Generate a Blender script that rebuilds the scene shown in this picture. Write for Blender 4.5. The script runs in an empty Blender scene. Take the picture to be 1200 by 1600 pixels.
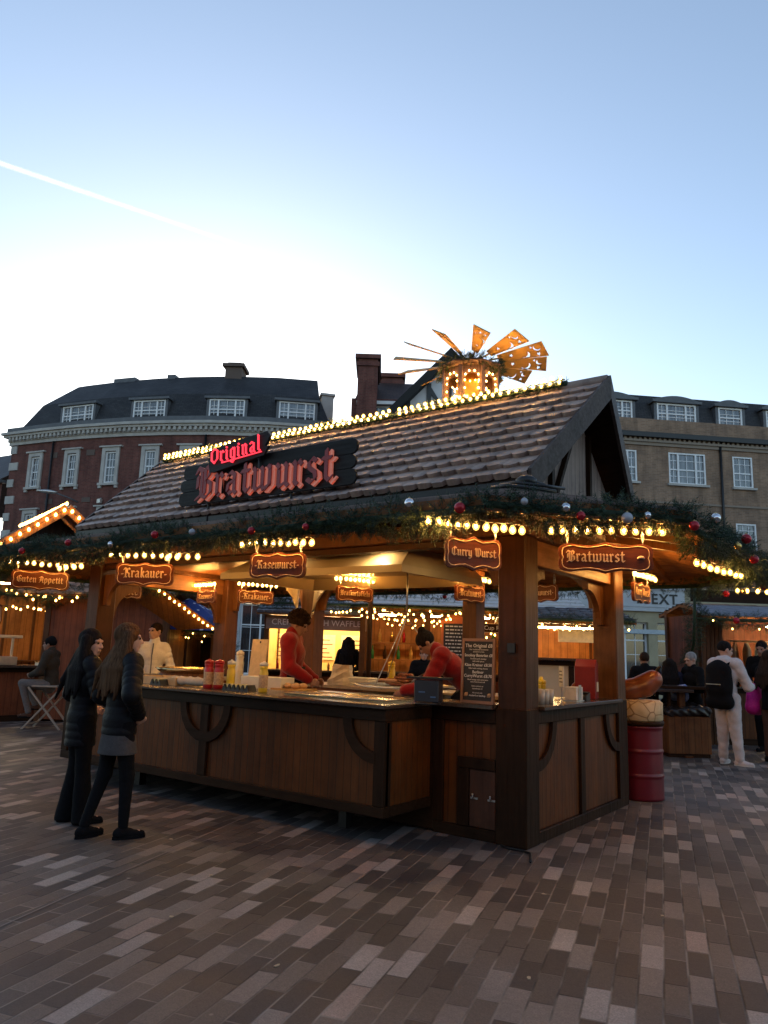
import bpy, bmesh, math, random
import numpy as np
from mathutils import Vector, Matrix
from mathutils.geometry import tessellate_polygon
random.seed(7); np.random.seed(7)
SC = bpy.context.scene
COL = SC.collection
R = math.radians
V = Vector
# ------------------------------------------------------------------ object helpers
def tag(o, label=None, cat=None, group=None, kind=None):
    if label: o['label'] = label
    if cat: o['category'] = cat
    if group: o['group'] = group
    if kind: o['kind'] = kind
    return o
def link(o, parent=None):
    COL.objects.link(o)
    if parent is not None: o.parent = parent
    return o
def thing(name, label, cat, loc=(0, 0, 0), rz=0.0, group=None):
    o = bpy.data.objects.new(name, None); o.empty_display_size = .1
    o.location = loc; o.rotation_euler = (0, 0, rz)
    link(o); return tag(o, label, cat, group)
class MB:
    """collects vertices and faces for one mesh object"""
    def __init__(s): s.v = []; s.f = []; s.uv = []; s.sm = []; s.M = None
    def add(s, vs, fs, smooth=False, uvs=None):
        n = len(s.v)
        if s.M is not None: vs = [s.M @ V(p) for p in vs]
        s.v.extend([tuple(p) for p in vs])
        for i, f in enumerate(fs):
            s.f.append(tuple(n + k for k in f)); s.sm.append(smooth)
            s.uv.append(uvs[i] if uvs else None)
        return s
    def box(s, a, b):
        x0, y0, z0 = a; x1, y1, z1 = b
        return s.add([(x0,y0,z0),(x1,y0,z0),(x1,y1,z0),(x0,y1,z0),(x0,y0,z1),(x1,y0,z1),(x1,y1,z1),(x0,y1,z1)],
              [(0,3,2,1),(4,5,6,7),(0,1,5,4),(1,2,6,5),(2,3,7,6),(3,0,4,7)])
    def beam(s, p, q, w, h, up=(0,0,1)):
        """rectangular bar from p to q, width w (sideways), height h (along up)"""
        p = V(p); q = V(q); d = (q-p).normalized(); u = V(up)
        sx = d.cross(u)
        if sx.length < 1e-4: sx = d.cross(V((1,0,0)))
        sx.normalize(); uy = sx.cross(d).normalized()
        a = sx*w/2; b = uy*h/2
        vs = [p-a-b,p+a-b,p+a+b,p-a+b,q-a-b,q+a-b,q+a+b,q-a+b]
        return s.add(vs,[(0,3,2,1),(4,5,6,7),(0,1,5,4),(1,2,6,5),(2,3,7,6),(3,0,4,7)])
    def prism(s, poly, vec, smooth=False):
        """poly: 3d points of a (possibly concave) polygon, extruded by vec"""
        poly = [V(p) for p in poly]; vec = V(vec); n = len(poly)
        tri = tessellate_polygon([poly])
        nrm = V((0,0,0))
        for i in range(n):
            a = poly[i]; b = poly[(i+1)%n]; nrm += a.cross(b)
        vs = poly+[p+vec for p in poly]; fs = []
        for t in tri:
            a,b,c = t
            if (poly[b]-poly[a]).cross(poly[c]-poly[a]).dot(vec) > 0: t = (a,c,b)
            fs.append(tuple(t)); fs.append(tuple(n+k for k in reversed(t)))
        flip = nrm.dot(vec) < 0
        for i in range(n):
            j = (i+1)%n
            fs.append((j,i,n+i,n+j) if flip else (i,j,n+j,n+i))
        return s.add(vs,fs)
    def holes(s, loops, vec):
        """polygon with holes, extruded"""
        loops = [[V(p) for p in l] for l in loops]; vec = V(vec)
        allp = [p for l in loops for p in l]; n = len(allp); fs = []
        for t in tessellate_polygon(loops):
            a,b,c = t
            if (allp[b]-allp[a]).cross(allp[c]-allp[a]).dot(vec) > 0: t = (a,c,b)
            fs.append(tuple(t)); fs.append(tuple(n+k for k in reversed(t)))
        k = 0
        for l in loops:
            m = len(l)
            for i in range(m):
                j = (i+1)%m; fs.append((k+i,k+j,n+k+j,n+k+i))
            k += m
        return s.add(allp+[p+vec for p in allp], fs)
    def tube(s, pts, r, n=6, cap=True, smooth=True):
        pts = [V(p) for p in pts]; rs = r if isinstance(r,(list,tuple)) else [r]*len(pts)
        vs = []; fs = []; prev = None
        for i,p in enumerate(pts):
            d = (pts[min(i+1,len(pts)-1)]-pts[max(i-1,0)])
            d = d.normalized() if d.length > 1e-9 else V((0,0,1))
            if prev is None:
                a = d.cross(V((0,0,1)));
                if a.length < .05: a = d.cross(V((1,0,0)))
            else:
                a = prev - d*prev.dot(d)
            a.normalize(); prev = a; b = d.cross(a)
            for k in range(n):
                t = 2*math.pi*k/n; vs.append(p+(a*math.cos(t)+b*math.sin(t))*rs[i])
        for i in range(len(pts)-1):
            for k in range(n):
                k2=(k+1)%n; fs.append((i*n+k,i*n+k2,(i+1)*n+k2,(i+1)*n+k))
        if cap:
            fs.append(tuple(reversed(range(n)))); fs.append(tuple((len(pts)-1)*n+k for k in range(n)))
        return s.add(vs,fs,smooth)
    def lathe(s, prof, c=(0,0,0), n=20, smooth=True, cap=True):
        """prof: (radius, z) pairs around the vertical axis through c"""
        vs=[];fs=[];m=len(prof)
        for r,z in prof:
            for k in range(n):
                t=2*math.pi*k/n; vs.append((c[0]+r*math.cos(t),c[1]+r*math.sin(t),c[2]+z))
        for i in range(m-1):
            for k in range(n):
                k2=(k+1)%n; fs.append((i*n+k,i*n+k2,(i+1)*n+k2,(i+1)*n+k))
        if cap:
            fs.append(tuple(reversed(range(n)))); fs.append(tuple((m-1)*n+k for k in range(n)))
        return s.add(vs,fs,smooth)
    def ball(s, c, r, n=10, m=6, sc=(1,1,1)):
        vs=[];fs=[]
        for i in range(m+1):
            ph=math.pi*i/m
            for k in range(n):
                t=2*math.pi*k/n
                vs.append((c[0]+r*sc[0]*math.sin(ph)*math.cos(t),c[1]+r*sc[1]*math.sin(ph)*math.sin(t),c[2]-r*sc[2]*math.cos(ph)))
        for i in range(m):
            for k in range(n):
                k2=(k+1)%n; fs.append((i*n+k,i*n+k2,(i+1)*n+k2,(i+1)*n+k))
        return s.add(vs,fs,True)
    def quad(s, a,b,c,d, uv=None):
        return s.add([a,b,c,d],[(0,1,2,3)],False,[uv] if uv else None)
    def mesh(s, name):
        me = bpy.data.meshes.new(name); me.from_pydata(s.v,[],s.f)
        me.polygons.foreach_set('use_smooth', s.sm)
        if any(u for u in s.uv):
            l = me.uv_layers.new(name='UVMap')
            for p,u in zip(me.polygons, s.uv):
                if u:
                    for li,c in zip(p.loop_indices,u): l.data[li].uv = c
        me.update(); return me
    def build(s, name, mat, parent=None, bev=0, loc=None, rz=None):
        me = s.mesh(name); me.materials.append(mat)
        o = bpy.data.objects.new(name, me); link(o, parent)
        if loc is not None: o.location = loc
        if rz is not None: o.rotation_euler = (0,0,rz)
        if bev:
            b = o.modifiers.new('bev','BEVEL'); b.width = bev; b.segments = 1; b.limit_method='ANGLE'; b.angle_limit=R(40)
        return o
def part_copy(src, parent, loc=None, rot=None, scale=None):
    o = src.copy(); link(o, parent)
    if loc is not None: o.location = loc
    if rot is not None: o.rotation_euler = rot
    if scale is not None: o.scale = scale
    return o
def copy_tree(o, parent=None):
    c = o.copy(); COL.objects.link(c); c.parent = parent
    for ch in [x for x in SC.objects if x.parent == o]: copy_tree(ch, c)
    return c
def arcpts(c, r, a0, a1, n, ax=(1,0,0), ay=(0,0,1)):
    c=V(c);ax=V(ax);ay=V(ay)
    return [c+ax*(r*math.cos(a0+(a1-a0)*i/n))+ay*(r*math.sin(a0+(a1-a0)*i/n)) for i in range(n+1)]
# ------------------------------------------------------------------ materials
class NT:
    def __init__(s, name):
        s.m = bpy.data.materials.new(name); s.m.use_nodes = True; s.t = s.m.node_tree
        s.t.nodes.clear(); s.out = s.n('ShaderNodeOutputMaterial')
    def n(s, typ, **kw):
        nd = s.t.nodes.new(typ)
        for k,v in kw.items():
            if k.startswith('i_'): nd.inputs[k[2:].replace('_',' ')].default_value = v
            elif k.startswith('i'): nd.inputs[int(k[1:])].default_value = v
            else: setattr(nd,k,v)
        return nd
    def l(s, a, b): s.t.links.new(a,b)
    def math(s, op, a, b=None, c=None):
        nd = s.n('ShaderNodeMath', operation=op)
        for i,x in enumerate((a,b,c)):
            if x is None: continue
            if isinstance(x,(int,float)): nd.inputs[i].default_value = x
            else: s.l(x, nd.inputs[i])
        return nd.outputs[0]
    def ramp(s, fac, stops, interp='LINEAR'):
        nd = s.n('ShaderNodeValToRGB'); cr = nd.color_ramp; cr.interpolation = interp
        while len(cr.elements) < len(stops): cr.elements.new(.5)
        for e,(p,c) in zip(cr.elements,stops): e.position=p; e.color=(*c,1)
        s.l(fac, nd.inputs[0]); return nd.outputs[0]
    def mix(s, fac, a, b, mode='MIX'):
        nd = s.n('ShaderNodeMix', data_type='RGBA', blend_type=mode)
        for i,x in ((0,fac),(6,a),(7,b)):
            if isinstance(x,(int,float)): nd.inputs[i].default_value = x
            elif isinstance(x,tuple): nd.inputs[i].default_value = (*x,1)
            else: s.l(x, nd.inputs[i])
        return nd.outputs[2]
    def coord(s, which='Object'):
        return s.n('ShaderNodeTexCoord').outputs[which]
    def mapping(s, vec, scale=(1,1,1), loc=(0,0,0), rot=(0,0,0)):
        m = s.n('ShaderNodeMapping'); m.inputs['Scale'].default_value=scale; m.inputs['Location'].default_value=loc; m.inputs['Rotation'].default_value=rot
        s.l(vec, m.inputs['Vector']); return m.outputs[0]
    def noise(s, vec, scale, detail=4, rough=.55):
        n = s.n('ShaderNodeTexNoise'); n.inputs['Scale'].default_value=scale; n.inputs['Detail'].default_value=detail; n.inputs['Roughness'].default_value=rough
        if vec is not None: s.l(vec, n.inputs['Vector'])
        return n.outputs['Fac']
    def bump(s, h, strength=.3, dist=.02):
        b = s.n('ShaderNodeBump'); b.inputs['Strength'].default_value=strength; b.inputs['Distance'].default_value=dist
        s.l(h, b.inputs['Height']); return b.outputs[0]
    def pbr(s, col, rough=.6, metal=0, spec=.5, normal=None, **kw):
        p = s.n('ShaderNodeBsdfPrincipled')
        if isinstance(col,tuple): p.inputs['Base Color'].default_value=(*col,1)
        else: s.l(col, p.inputs['Base Color'])
        if isinstance(rough,(int,float)): p.inputs['Roughness'].default_value=rough
        else: s.l(rough, p.inputs['Roughness'])
        p.inputs['Metallic'].default_value=metal; p.inputs['Specular IOR Level'].default_value=spec
        if normal is not None: s.l(normal, p.inputs['Normal'])
        for k,v in kw.items(): p.inputs[k.replace('_',' ')].default_value = v
        s.l(p.outputs[0], s.out.inputs['Surface']); return p
MT = {}
def plain(name, col, rough=.6, metal=0, var=.12, spec=.5, nscale=14, **kw):
    if name in MT: return MT[name]
    t = NT(name); c = t.coord(); n = t.noise(c, nscale, 3)
    lo = tuple(x*(1-var) for x in col); hi = tuple(min(1,x*(1+var)) for x in col)
    t.pbr(t.ramp(n,[(.3,lo),(.7,hi)]), rough, metal, spec, t.bump(n,.08,.01), **kw)
    MT[name]=t.m; return t.m
def wood(name, base, axis='z', plank=0, rough=.45, contrast=.5, gap=.35, rot=0, pax='x', seed=0, spec=.22):
    """wood with grain along axis; optional plank seams along pax spaced 'plank' metres"""
    if name in MT: return MT[name]
    t = NT(name); c = t.coord()
    sc = {'x':(1.2,16,16),'y':(16,1.2,16),'z':(16,16,1.2)}[axis]
    g = t.noise(t.mapping(c, sc, (seed*3.1,seed,0)), 1.6, 6, .62)
    g2 = t.noise(t.mapping(c, tuple(x*.18 for x in sc)), 1.3, 3)
    lo = tuple(x*(1-contrast) for x in base); hi=tuple(min(1,x*(1+contrast*.7)) for x in base)
    col = t.ramp(g,[(.28,lo),(.5,base),(.75,hi)])
    h = g
    if plank:
        sx = t.n('ShaderNodeSeparateXYZ'); t.l(c, sx.inputs[0])
        if pax=='xy': q = t.math('DIVIDE', t.math('ADD', sx.outputs[0], sx.outputs[1]), plank)
        else: q = t.math('DIVIDE', sx.outputs['xyz'.index(pax)], plank)
        fl = t.math('FLOOR', q); fr = t.math('SUBTRACT', q, fl)
        wn = t.n('ShaderNodeTexWhiteNoise', noise_dimensions='1D'); t.l(fl, wn.inputs['W'])
        col = t.mix(1.0, col, t.ramp(wn.outputs[0],[(0,(.72,.72,.72)),(1,(1.18,1.15,1.1))]), 'MULTIPLY')
        d = t.math('ABSOLUTE', t.math('SUBTRACT', fr, .5))
        seam = t.ramp(d,[(.435,(1,1,1)),(.47,(1-gap*1.6 if gap<.6 else .05,)*3)])
        col = t.mix(1.0, col, seam, 'MULTIPLY')
        h = t.mix(.8, g, seam)
    col = t.mix(.35, col, t.ramp(g2,[(.3,lo),(.7,hi)]))
    wr=t.noise(c,2.1,6,.7); col=t.mix(1.0,col,t.ramp(wr,[(.34,(.70,.69,.68)),(.5,(1,1,1)),(.68,(1.22,1.2,1.16))]),'MULTIPLY')
    rr = t.ramp(g,[(.3,(rough+.12,)*3),(.7,(rough-.08,)*3)])
    t.pbr(col, rr, 0, spec, t.bump(h,.35,.008)); MT[name]=t.m; return t.m
def emit(name, col, strength, surf=True):
    if name in MT: return MT[name]
    t = NT(name); e = t.n('ShaderNodeEmission'); e.inputs[0].default_value=(*col,1); e.inputs[1].default_value=strength
    t.l(e.outputs[0], t.out.inputs[0]); MT[name]=t.m
    return t.m
def bricks(name, c1, c2, mortar, bw=.225, bh=.075, seed=0, uv=True):
    if name in MT: return MT[name]
    t = NT(name); c = t.coord('UV' if uv else 'Object')
    b = t.n('ShaderNodeTexBrick'); b.offset=.5
    b.inputs['Color1'].default_value=(*c1,1); b.inputs['Color2'].default_value=(*c2,1); b.inputs['Mortar'].default_value=(*mortar,1)
    b.inputs['Scale'].default_value=1; b.inputs['Mortar Size'].default_value=.006; b.inputs['Mortar Smooth'].default_value=.3
    b.inputs['Brick Width'].default_value=bw; b.inputs['Row Height'].default_value=bh; b.inputs['Bias'].default_value=-.1
    t.l(c, b.inputs['Vector'])
    n = t.noise(t.mapping(c,(1,1,1)), .9, 6, .65)
    st = t.noise(t.mapping(c,(2.2,.35,1)), 1.4, 4, .6)
    col = t.mix(1.0, b.outputs[0], t.ramp(n,[(.3,(.72,.72,.74)),(.7,(1.2,1.17,1.12))]), 'MULTIPLY')
    col = t.mix(1.0, col, t.ramp(st,[(.32,(.7,.7,.7)),(.6,(1.05,1.05,1.05))]), 'MULTIPLY')
    t.pbr(col, .85, 0, .25, t.bump(b.outputs['Fac'],-.4,.01)); MT[name]=t.m; return t.m
# ------------------------------------------------------------------ camera (solved from the photograph's vanishing points)
YAW, PITCH, ROLL, FPX = R(36.2), R(10.5), R(1.8), 1170.0
_fw = V((-math.sin(YAW)*math.cos(PITCH), math.cos(YAW)*math.cos(PITCH), math.sin(PITCH)))
_rt = V((math.cos(YAW), math.sin(YAW), 0)); _up = _rt.cross(_fw)
_r = _rt*math.cos(ROLL)+_up*math.sin(ROLL); _u = _up*math.cos(ROLL)-_rt*math.sin(ROLL)
CAMPOS = V((2.87,-6.06,1.58))
cam = bpy.data.cameras.new('camera'); camo = bpy.data.objects.new('camera', cam); COL.objects.link(camo)
camo.matrix_world = Matrix(((_r.x,_u.x,-_fw.x,CAMPOS.x),(_r.y,_u.y,-_fw.y,CAMPOS.y),(_r.z,_u.z,-_fw.z,CAMPOS.z),(0,0,0,1)))
cam.sensor_fit='VERTICAL'; cam.sensor_height=36; cam.lens=36*FPX/1600; cam.clip_start=.05; cam.clip_end=12000
SC.camera = camo
# ------------------------------------------------------------------ sky and light
SUN_EL, SUN_AZ = R(10), math.atan2(-0.75,0.66)     # rotation from +Y towards +X
w = bpy.data.worlds.new('World'); SC.world = w; w.use_nodes = True
wt = w.node_tree; wt.nodes.clear()
sky = wt.nodes.new('ShaderNodeTexSky'); sky.sky_type='NISHITA'; sky.sun_disc=False
sky.sun_elevation=SUN_EL; sky.sun_rotation=SUN_AZ; sky.altitude=50; sky.air_density=1.0; sky.dust_density=.6; sky.ozone_density=2.2
bg = wt.nodes.new('ShaderNodeBackground'); bg.inputs[1].default_value=.12
wo = wt.nodes.new('ShaderNodeOutputWorld'); hs=wt.nodes.new('ShaderNodeHueSaturation'); hs.inputs['Saturation'].default_value=.84; hs.inputs['Value'].default_value=1.03; wt.links.new(sky.outputs[0],hs.inputs['Color']); wt.links.new(hs.outputs[0],bg.inputs[0]); wt.links.new(bg.outputs[0],wo.inputs[0])
sun = bpy.data.lights.new('sun','SUN'); sun.energy=2.0; sun.angle=R(.5); sun.color=(1,.86,.68)
suno = bpy.data.objects.new('sun',sun); COL.objects.link(suno)
sd = V((math.sin(SUN_AZ)*math.cos(SUN_EL), math.cos(SUN_AZ)*math.cos(SUN_EL), math.sin(SUN_EL)))
suno.rotation_euler = (-sd).to_track_quat('-Z','Y').to_euler()
SC.view_settings.view_transform='Standard'; SC.view_settings.look='None'; SC.view_settings.exposure=1.35; SC.view_settings.gamma=1
SC.render.engine='CYCLES'; SC.cycles.use_denoising=True
try: SC.cycles.denoiser='OPENIMAGEDENOISE'
except Exception: pass
SC.cycles.max_bounces=6; SC.cycles.diffuse_bounces=3; SC.cycles.glossy_bounces=3; SC.cycles.transmission_bounces=4; SC.cycles.transparent_max_bounces=12
SC.cycles.caustics_reflective=False; SC.cycles.caustics_refractive=False; SC.cycles.sample_clamp_indirect=4; SC.cycles.use_light_tree=True
# ------------------------------------------------------------------ paving
def paving_mat():
    t = NT('paving_blocks'); c = t.coord()
    m = t.mapping(c, (1,1,1), (0,0,0), (0,0,R(-15.8)))   # rows run 15.8 degrees off +Y
    s = t.n('ShaderNodeSeparateXYZ'); t.l(m, s.inputs[0]); u=s.outputs[0]; v=s.outputs[1]
    W,Lb=.118,.345
    ru=t.math('DIVIDE',u,W); row=t.math('FLOOR',ru); fu=t.math('SUBTRACT',ru,row)
    wr=t.n('ShaderNodeTexWhiteNoise',noise_dimensions='1D'); t.l(row,wr.inputs['W'])
    off=t.math('ADD',t.math('MULTIPLY',row,.5),t.math('MULTIPLY',wr.outputs[0],.22))
    rv=t.math('ADD',t.math('DIVIDE',v,Lb),off); cel=t.math('FLOOR',rv); fv=t.math('SUBTRACT',rv,cel)
    cb=t.n('ShaderNodeCombineXYZ'); t.l(row,cb.inputs[0]); t.l(cel,cb.inputs[1])
    wn=t.n('ShaderNodeTexWhiteNoise',noise_dimensions='2D'); t.l(cb.outputs[0],wn.inputs['Vector'])
    tone=t.ramp(wn.outputs['Value'],[(0,(.058,.050,.047)),(.22,(.082,.071,.065)),(.38,(.048,.043,.043)),(.52,(.104,.090,.081)),(.68,(.128,.110,.098)),(.80,(.178,.156,.141)),(.895,(.290,.262,.240)),(.965,(.275,.222,.195))],'CONSTANT')
    n1=t.noise(c,110,4,.75); n2=t.noise(c,1.1,5,.6); n3=t.noise(c,34,3,.6)
    col=t.mix(1,tone,t.ramp(n1,[(.3,(.62,.62,.62)),(.7,(1.38,1.38,1.38))]),'MULTIPLY')
    col=t.mix(1,col,t.ramp(n2,[(.3,(.74,.74,.76)),(.7,(1.16,1.13,1.08))]),'MULTIPLY')
    col=t.mix(1,col,t.ramp(n3,[(.3,(.86,.86,.86)),(.7,(1.1,1.1,1.1))]),'MULTIPLY')
    du=t.math('SUBTRACT',.5,t.math('ABSOLUTE',t.math('SUBTRACT',fu,.5)))
    dv=t.math('SUBTRACT',.5,t.math('ABSOLUTE',t.math('SUBTRACT',fv,.5)))
    dm=t.math('MINIMUM',t.math('MULTIPLY',du,W),t.math('MULTIPLY',dv,Lb))
    jit=t.math('ADD',dm,t.math('MULTIPLY',t.math('SUBTRACT',n3,.5),.003))
    jm=t.ramp(jit,[(.0026,(0,0,0)),(.0062,(1,1,1))])
    # joints: sandy along the rows, dark across
    jn=t.noise(c,2.3,3); jc=t.ramp(jn,[(.40,(.022,.020,.020)),(.60,(.21,.185,.16))])
    col=t.mix(jm,jc,col)
    # gum spots and stains
    vo=t.n('ShaderNodeTexVoronoi',feature='F1'); vo.inputs['Scale'].default_value=2.7; vo.inputs['Randomness'].default_value=1; t.l(c,vo.inputs['Vector'])
    gum=t.ramp(vo.outputs['Distance'],[(.030,(1,1,1)),(.042,(0,0,0))]); gs=t.math('MULTIPLY',gum,.55)
    col=t.mix(gs,col,(.30,.28,.25))
    st=t.noise(t.mapping(c,(1,1,1)),.34,6,.68); col=t.mix(1,col,t.ramp(st,[(.36,(.80,.79,.78)),(.5,(1,1,1)),(.66,(1.20,1.17,1.12))]),'MULTIPLY')
    hgt=t.math('ADD',t.math('MULTIPLY',jm,1.0),t.math('ADD',t.math('MULTIPLY',n1,.16),t.math('MULTIPLY',wn.outputs['Value'],.35)))
    rough=t.ramp(n2,[(.3,(.52,.52,.52)),(.7,(.74,.74,.74))])
    t.pbr(col,rough,0,.42,t.bump(hgt,.5,.006)); return t.m
g=MB(); n=6
g.quad((-400,-250,0),(400,-250,0),(400,500,0),(-400,500,0)); gr=g.build('ground_paving',paving_mat()); gr['kind']='structure'
# a straight metal drain edge line in the paving left of the counter
MT['steel']=plain('steel',(.52,.5,.47),.32,.9,.08)
MT['drain']=plain('drain',(.20,.175,.155),.7,0,.1)
g=MB()
d=V((-.82,2.26,0)).normalized(); p0=V((-1.05,-4.8,0)); sdv=V((d.y,-d.x,0))*.006
p1=p0+d*4.2
g.add([p0-sdv+V((0,0,.004)),p0+sdv+V((0,0,.004)),p1+sdv+V((0,0,.004)),p1-sdv+V((0,0,.004))],[(0,1,2,3)])
o=g.build('paving_joint',MT['drain']); o['kind']='structure'
# ------------------------------------------------------------------ contrail: a long thin band of ice cloud far away
def contrail():
    t=NT('contrail_ice'); c=t.coord('UV')
    s=t.n('ShaderNodeSeparateXYZ'); t.l(c,s.inputs[0])
    e=t.ramp(t.math('ABSOLUTE',t.math('SUBTRACT',s.outputs[1],.5)),[(0,(1,1,1)),(.5,(0,0,0))])
    n=t.noise(t.mapping(c,(34,2,1)),1.0,6,.7)
    f=t.math('MULTIPLY',t.math('MULTIPLY',e,t.ramp(n,[(.3,(.5,.5,.5)),(.7,(1,1,1))])),t.ramp(s.outputs[0],[(0,(.34,)*3),(.6,(.20,)*3),(1,(0,0,0))]))
    tr=t.n('ShaderNodeBsdfTransparent'); di=t.n('ShaderNodeBsdfTranslucent'); di.inputs[0].default_value=(1,.97,.93,1)
    mx=t.n('ShaderNodeMixShader'); t.l(f,mx.inputs[0]); t.l(tr.outputs[0],mx.inputs[1]); t.l(di.outputs[0],mx.inputs[2]); t.l(mx.outputs[0],t.out.inputs[0])
    a=V((-3400,800,2080)); b=V((-2000,1960,1535)); g=MB(); k=24; vs=[]; fs=[]; uv=[]
    d=(b-a).normalized(); up=V((0.2,-.35,1)).normalized(); sx=d.cross(up).normalized(); up=sx.cross(d).normalized()
    for i in range(k+1):
        f0=i/k; p=a.lerp(b,f0); h=15-5*f0
        for j in range(8):
            an=2*math.pi*j/8; vs.append(p+up*(math.sin(an)*h)+sx*(math.cos(an)*h*.6))
    for i in range(k):
        for j in range(8):
            j2=(j+1)%8; fs.append((i*8+j,i*8+j2,(i+1)*8+j2,(i+1)*8+j))
            def vv(q): return .5+.5*math.sin(2*math.pi*q/8)
            uv.append(((i/k,vv(j)),(i/k,vv(j2)),((i+1)/k,vv(j2)),((i+1)/k,vv(j))))
    g.add(vs,fs,True,uv); o=g.build('contrail',t.m)
    tag(o,'thin white aeroplane contrail sloping down across the sky','contrail')
contrail()
# ------------------------------------------------------------------ shared stall materials
M_DARK = wood('dark_stained_beam',(.030,.0135,.006),'z',0,.5,.45,spec=.1)
M_DARKX = wood('dark_stained_rail',(.030,.0135,.006),'x',0,.5,.45,spec=.1)
M_PANEL = wood('panel_boards',(.120,.036,.007),'z',.085,.42,.4,.5,pax='xy')
M_DOOR = wood('hatch_boards',(.085,.034,.018),'z',0,.45,.4)
M_WARM = wood('warm_pine',(.24,.095,.026),'z',0,.42,.42)
M_WARMX = wood('warm_pine_long',(.25,.10,.03),'x',.12,.45,.4,.4,pax='y')
M_WARMY = wood('warm_pine_cross',(.23,.09,.026),'y',0,.45,.4)
M_POST = wood('post_timber',(.105,.040,.013),'z',0,.4,.5)
M_POST_SHADE = wood('shaded_post_timber',(.050,.018,.006),'z',0,.36,.5,spec=.16)  # post timber copy for the front, shade put into its colour
M_BARGE = wood('barge_timber',(.085,.062,.05),'x',0,.55,.35)
M_GREY = wood('weathered_gable_boards',(.36,.28,.235),'z',.11,.7,.35,.5,pax='y')
M_CANTOP = wood('weathered_lap_boards',(.20,.155,.135),'x',0,.6,.35)
M_TOP = plain('counter_top',(.05,.034,.026),.25,0,.25,nscale=30)
M_CREAM = plain('cream_hood_paint',(.44,.33,.17),.35,0,.06,nscale=3)
M_STEEL = MT['steel']
M_BLACK = plain('black_metal',(.015,.015,.016),.4,.2,.1)
def tile_mat():
    t=NT('roof_tile'); c=t.coord(); n=t.noise(c,6,5,.6); n2=t.noise(c,90,2); n3=t.noise(t.mapping(c,(1,.6,.6)),4.5,5,.7)
    col=t.ramp(n,[(.3,(.26,.185,.145)),(.55,(.38,.275,.215)),(.75,(.45,.33,.26))])
    col=t.mix(1,col,t.ramp(n3,[(.34,(.62,.62,.64)),(.66,(1.22,1.18,1.14))]),'MULTIPLY')
    t.pbr(col,t.ramp(n2,[(.3,(.5,)*3),(.7,(.68,)*3)]),0,.45,t.bump(n2,.12,.004)); return t.m
M_TILE=tile_mat()
def tile_slope(mb,e0,e1,r0,r1,courses,tw=.17,step=.044,scal=.30):
    e0,e1,r0,r1=map(V,(e0,e1,r0,r1))
    nrm=(e1-e0).cross(r0-e0).normalized()
    if nrm.z<0: nrm=-nrm
    nt=max(1,round(((e1-e0).length+(r1-r0).length)/2/tw)); K=6
    rr=random.Random(5)
    for j in range(courses):
        v0=j/courses; dv=1/courses
        offs=0
        vs=[];fs=[];cols=nt*K+1
        lifts=[rr.uniform(-.010,.010) for _ in range(nt+2)]
        rows=[(0,0.0),(0,1.0),(.28,.78),(1.02,.02)]
        for (rv,lf) in rows:
            for i in range(cols):
                tt=(i%K)/K; ti=i//K
                bow=1-(2*tt-1)**2
                vv=v0+dv*rv-(dv*scal*bow*(1 if rv<.2 else .5 if rv<.5 else 0))
                u=(i+offs)/(nt*K); u=min(1,u)
                p=(e0.lerp(e1,u)).lerp(r0.lerp(r1,u),max(-.02,vv))
                h=lf*(step+lifts[ti])+ (.013*bow if rv<.9 and lf>0 else 0)
                vs.append(p+nrm*h)
        for k in range(len(rows)-1):
            for i in range(cols-1):
                a=k*cols+i; fs.append((a,a+1,a+cols+1,a+cols))
        mb.add(vs,fs,False)
def lap_roof(mb,o0,o1,i0,i1,n=5,step=.022):
    """board-lapped slope between outer edge o0-o1 and inner edge i0-i1"""
    o0,o1,i0,i1=map(V,(o0,o1,i0,i1))
    for k in range(n):
        a=k/n; b=(k+1.08)/n
        p0=o0.lerp(i0,a)+V((0,0,step));p1=o1.lerp(i1,a)+V((0,0,step));q0=o0.lerp(i0,min(b,1));q1=o1.lerp(i1,min(b,1))
        d=V((0,0,-step*1.05))
        mb.add([p0,p1,q1,q0,p0+d,p1+d,q1+d,q0+d],[(0,1,2,3),(7,6,5,4),(0,4,5,1),(2,6,7,3),(1,5,6,2),(3,7,4,0)])
def slab(mb,o0,o1,i0,i1,t):
    d=V((0,0,-t)); o0,o1,i0,i1=map(V,(o0,o1,i0,i1))
    mb.add([o0,o1,i1,i0,o0+d,o1+d,i1+d,i0+d],[(0,1,2,3),(7,6,5,4),(0,4,5,1),(2,6,7,3),(1,5,6,2),(3,7,4,0)])
def brace(mb,corner,d,Rr,depth,fill=True,band=.09):
    c=V(corner); d=V(d); up=V((0,0,1)); ce=c+d*Rr-up*Rr
    arc=[ce-d*(math.cos(a)*(Rr-band))+up*(math.sin(a)*(Rr-band)) for a in [math.pi/2*i/8 for i in range(9)]]
    if fill: poly=[c-up*Rr,*arc,c+d*Rr,c]
    else: poly=arc+[ce-d*(math.cos(a)*Rr)+up*(math.sin(a)*Rr) for a in [math.pi/2*i/8 for i in range(8,-1,-1)]]
    mb.prism(poly,depth)
def uarc(mb,c,ax,a0,a1,ro,ri,depth):
    """flat curved rail in the plane (ax, z) about c"""
    ax=V(ax); n=12; up=V((0,0,1)); c=V(c)
    pts=[c+ax*(math.cos(a0+(a1-a0)*i/n)*ro)+up*(math.sin(a0+(a1-a0)*i/n)*ro) for i in range(n+1)]
    pts+=[c+ax*(math.cos(a0+(a1-a0)*i/n)*ri)+up*(math.sin(a0+(a1-a0)*i/n)*ri) for i in range(n,-1,-1)]
    mb.prism(pts,depth)
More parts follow.
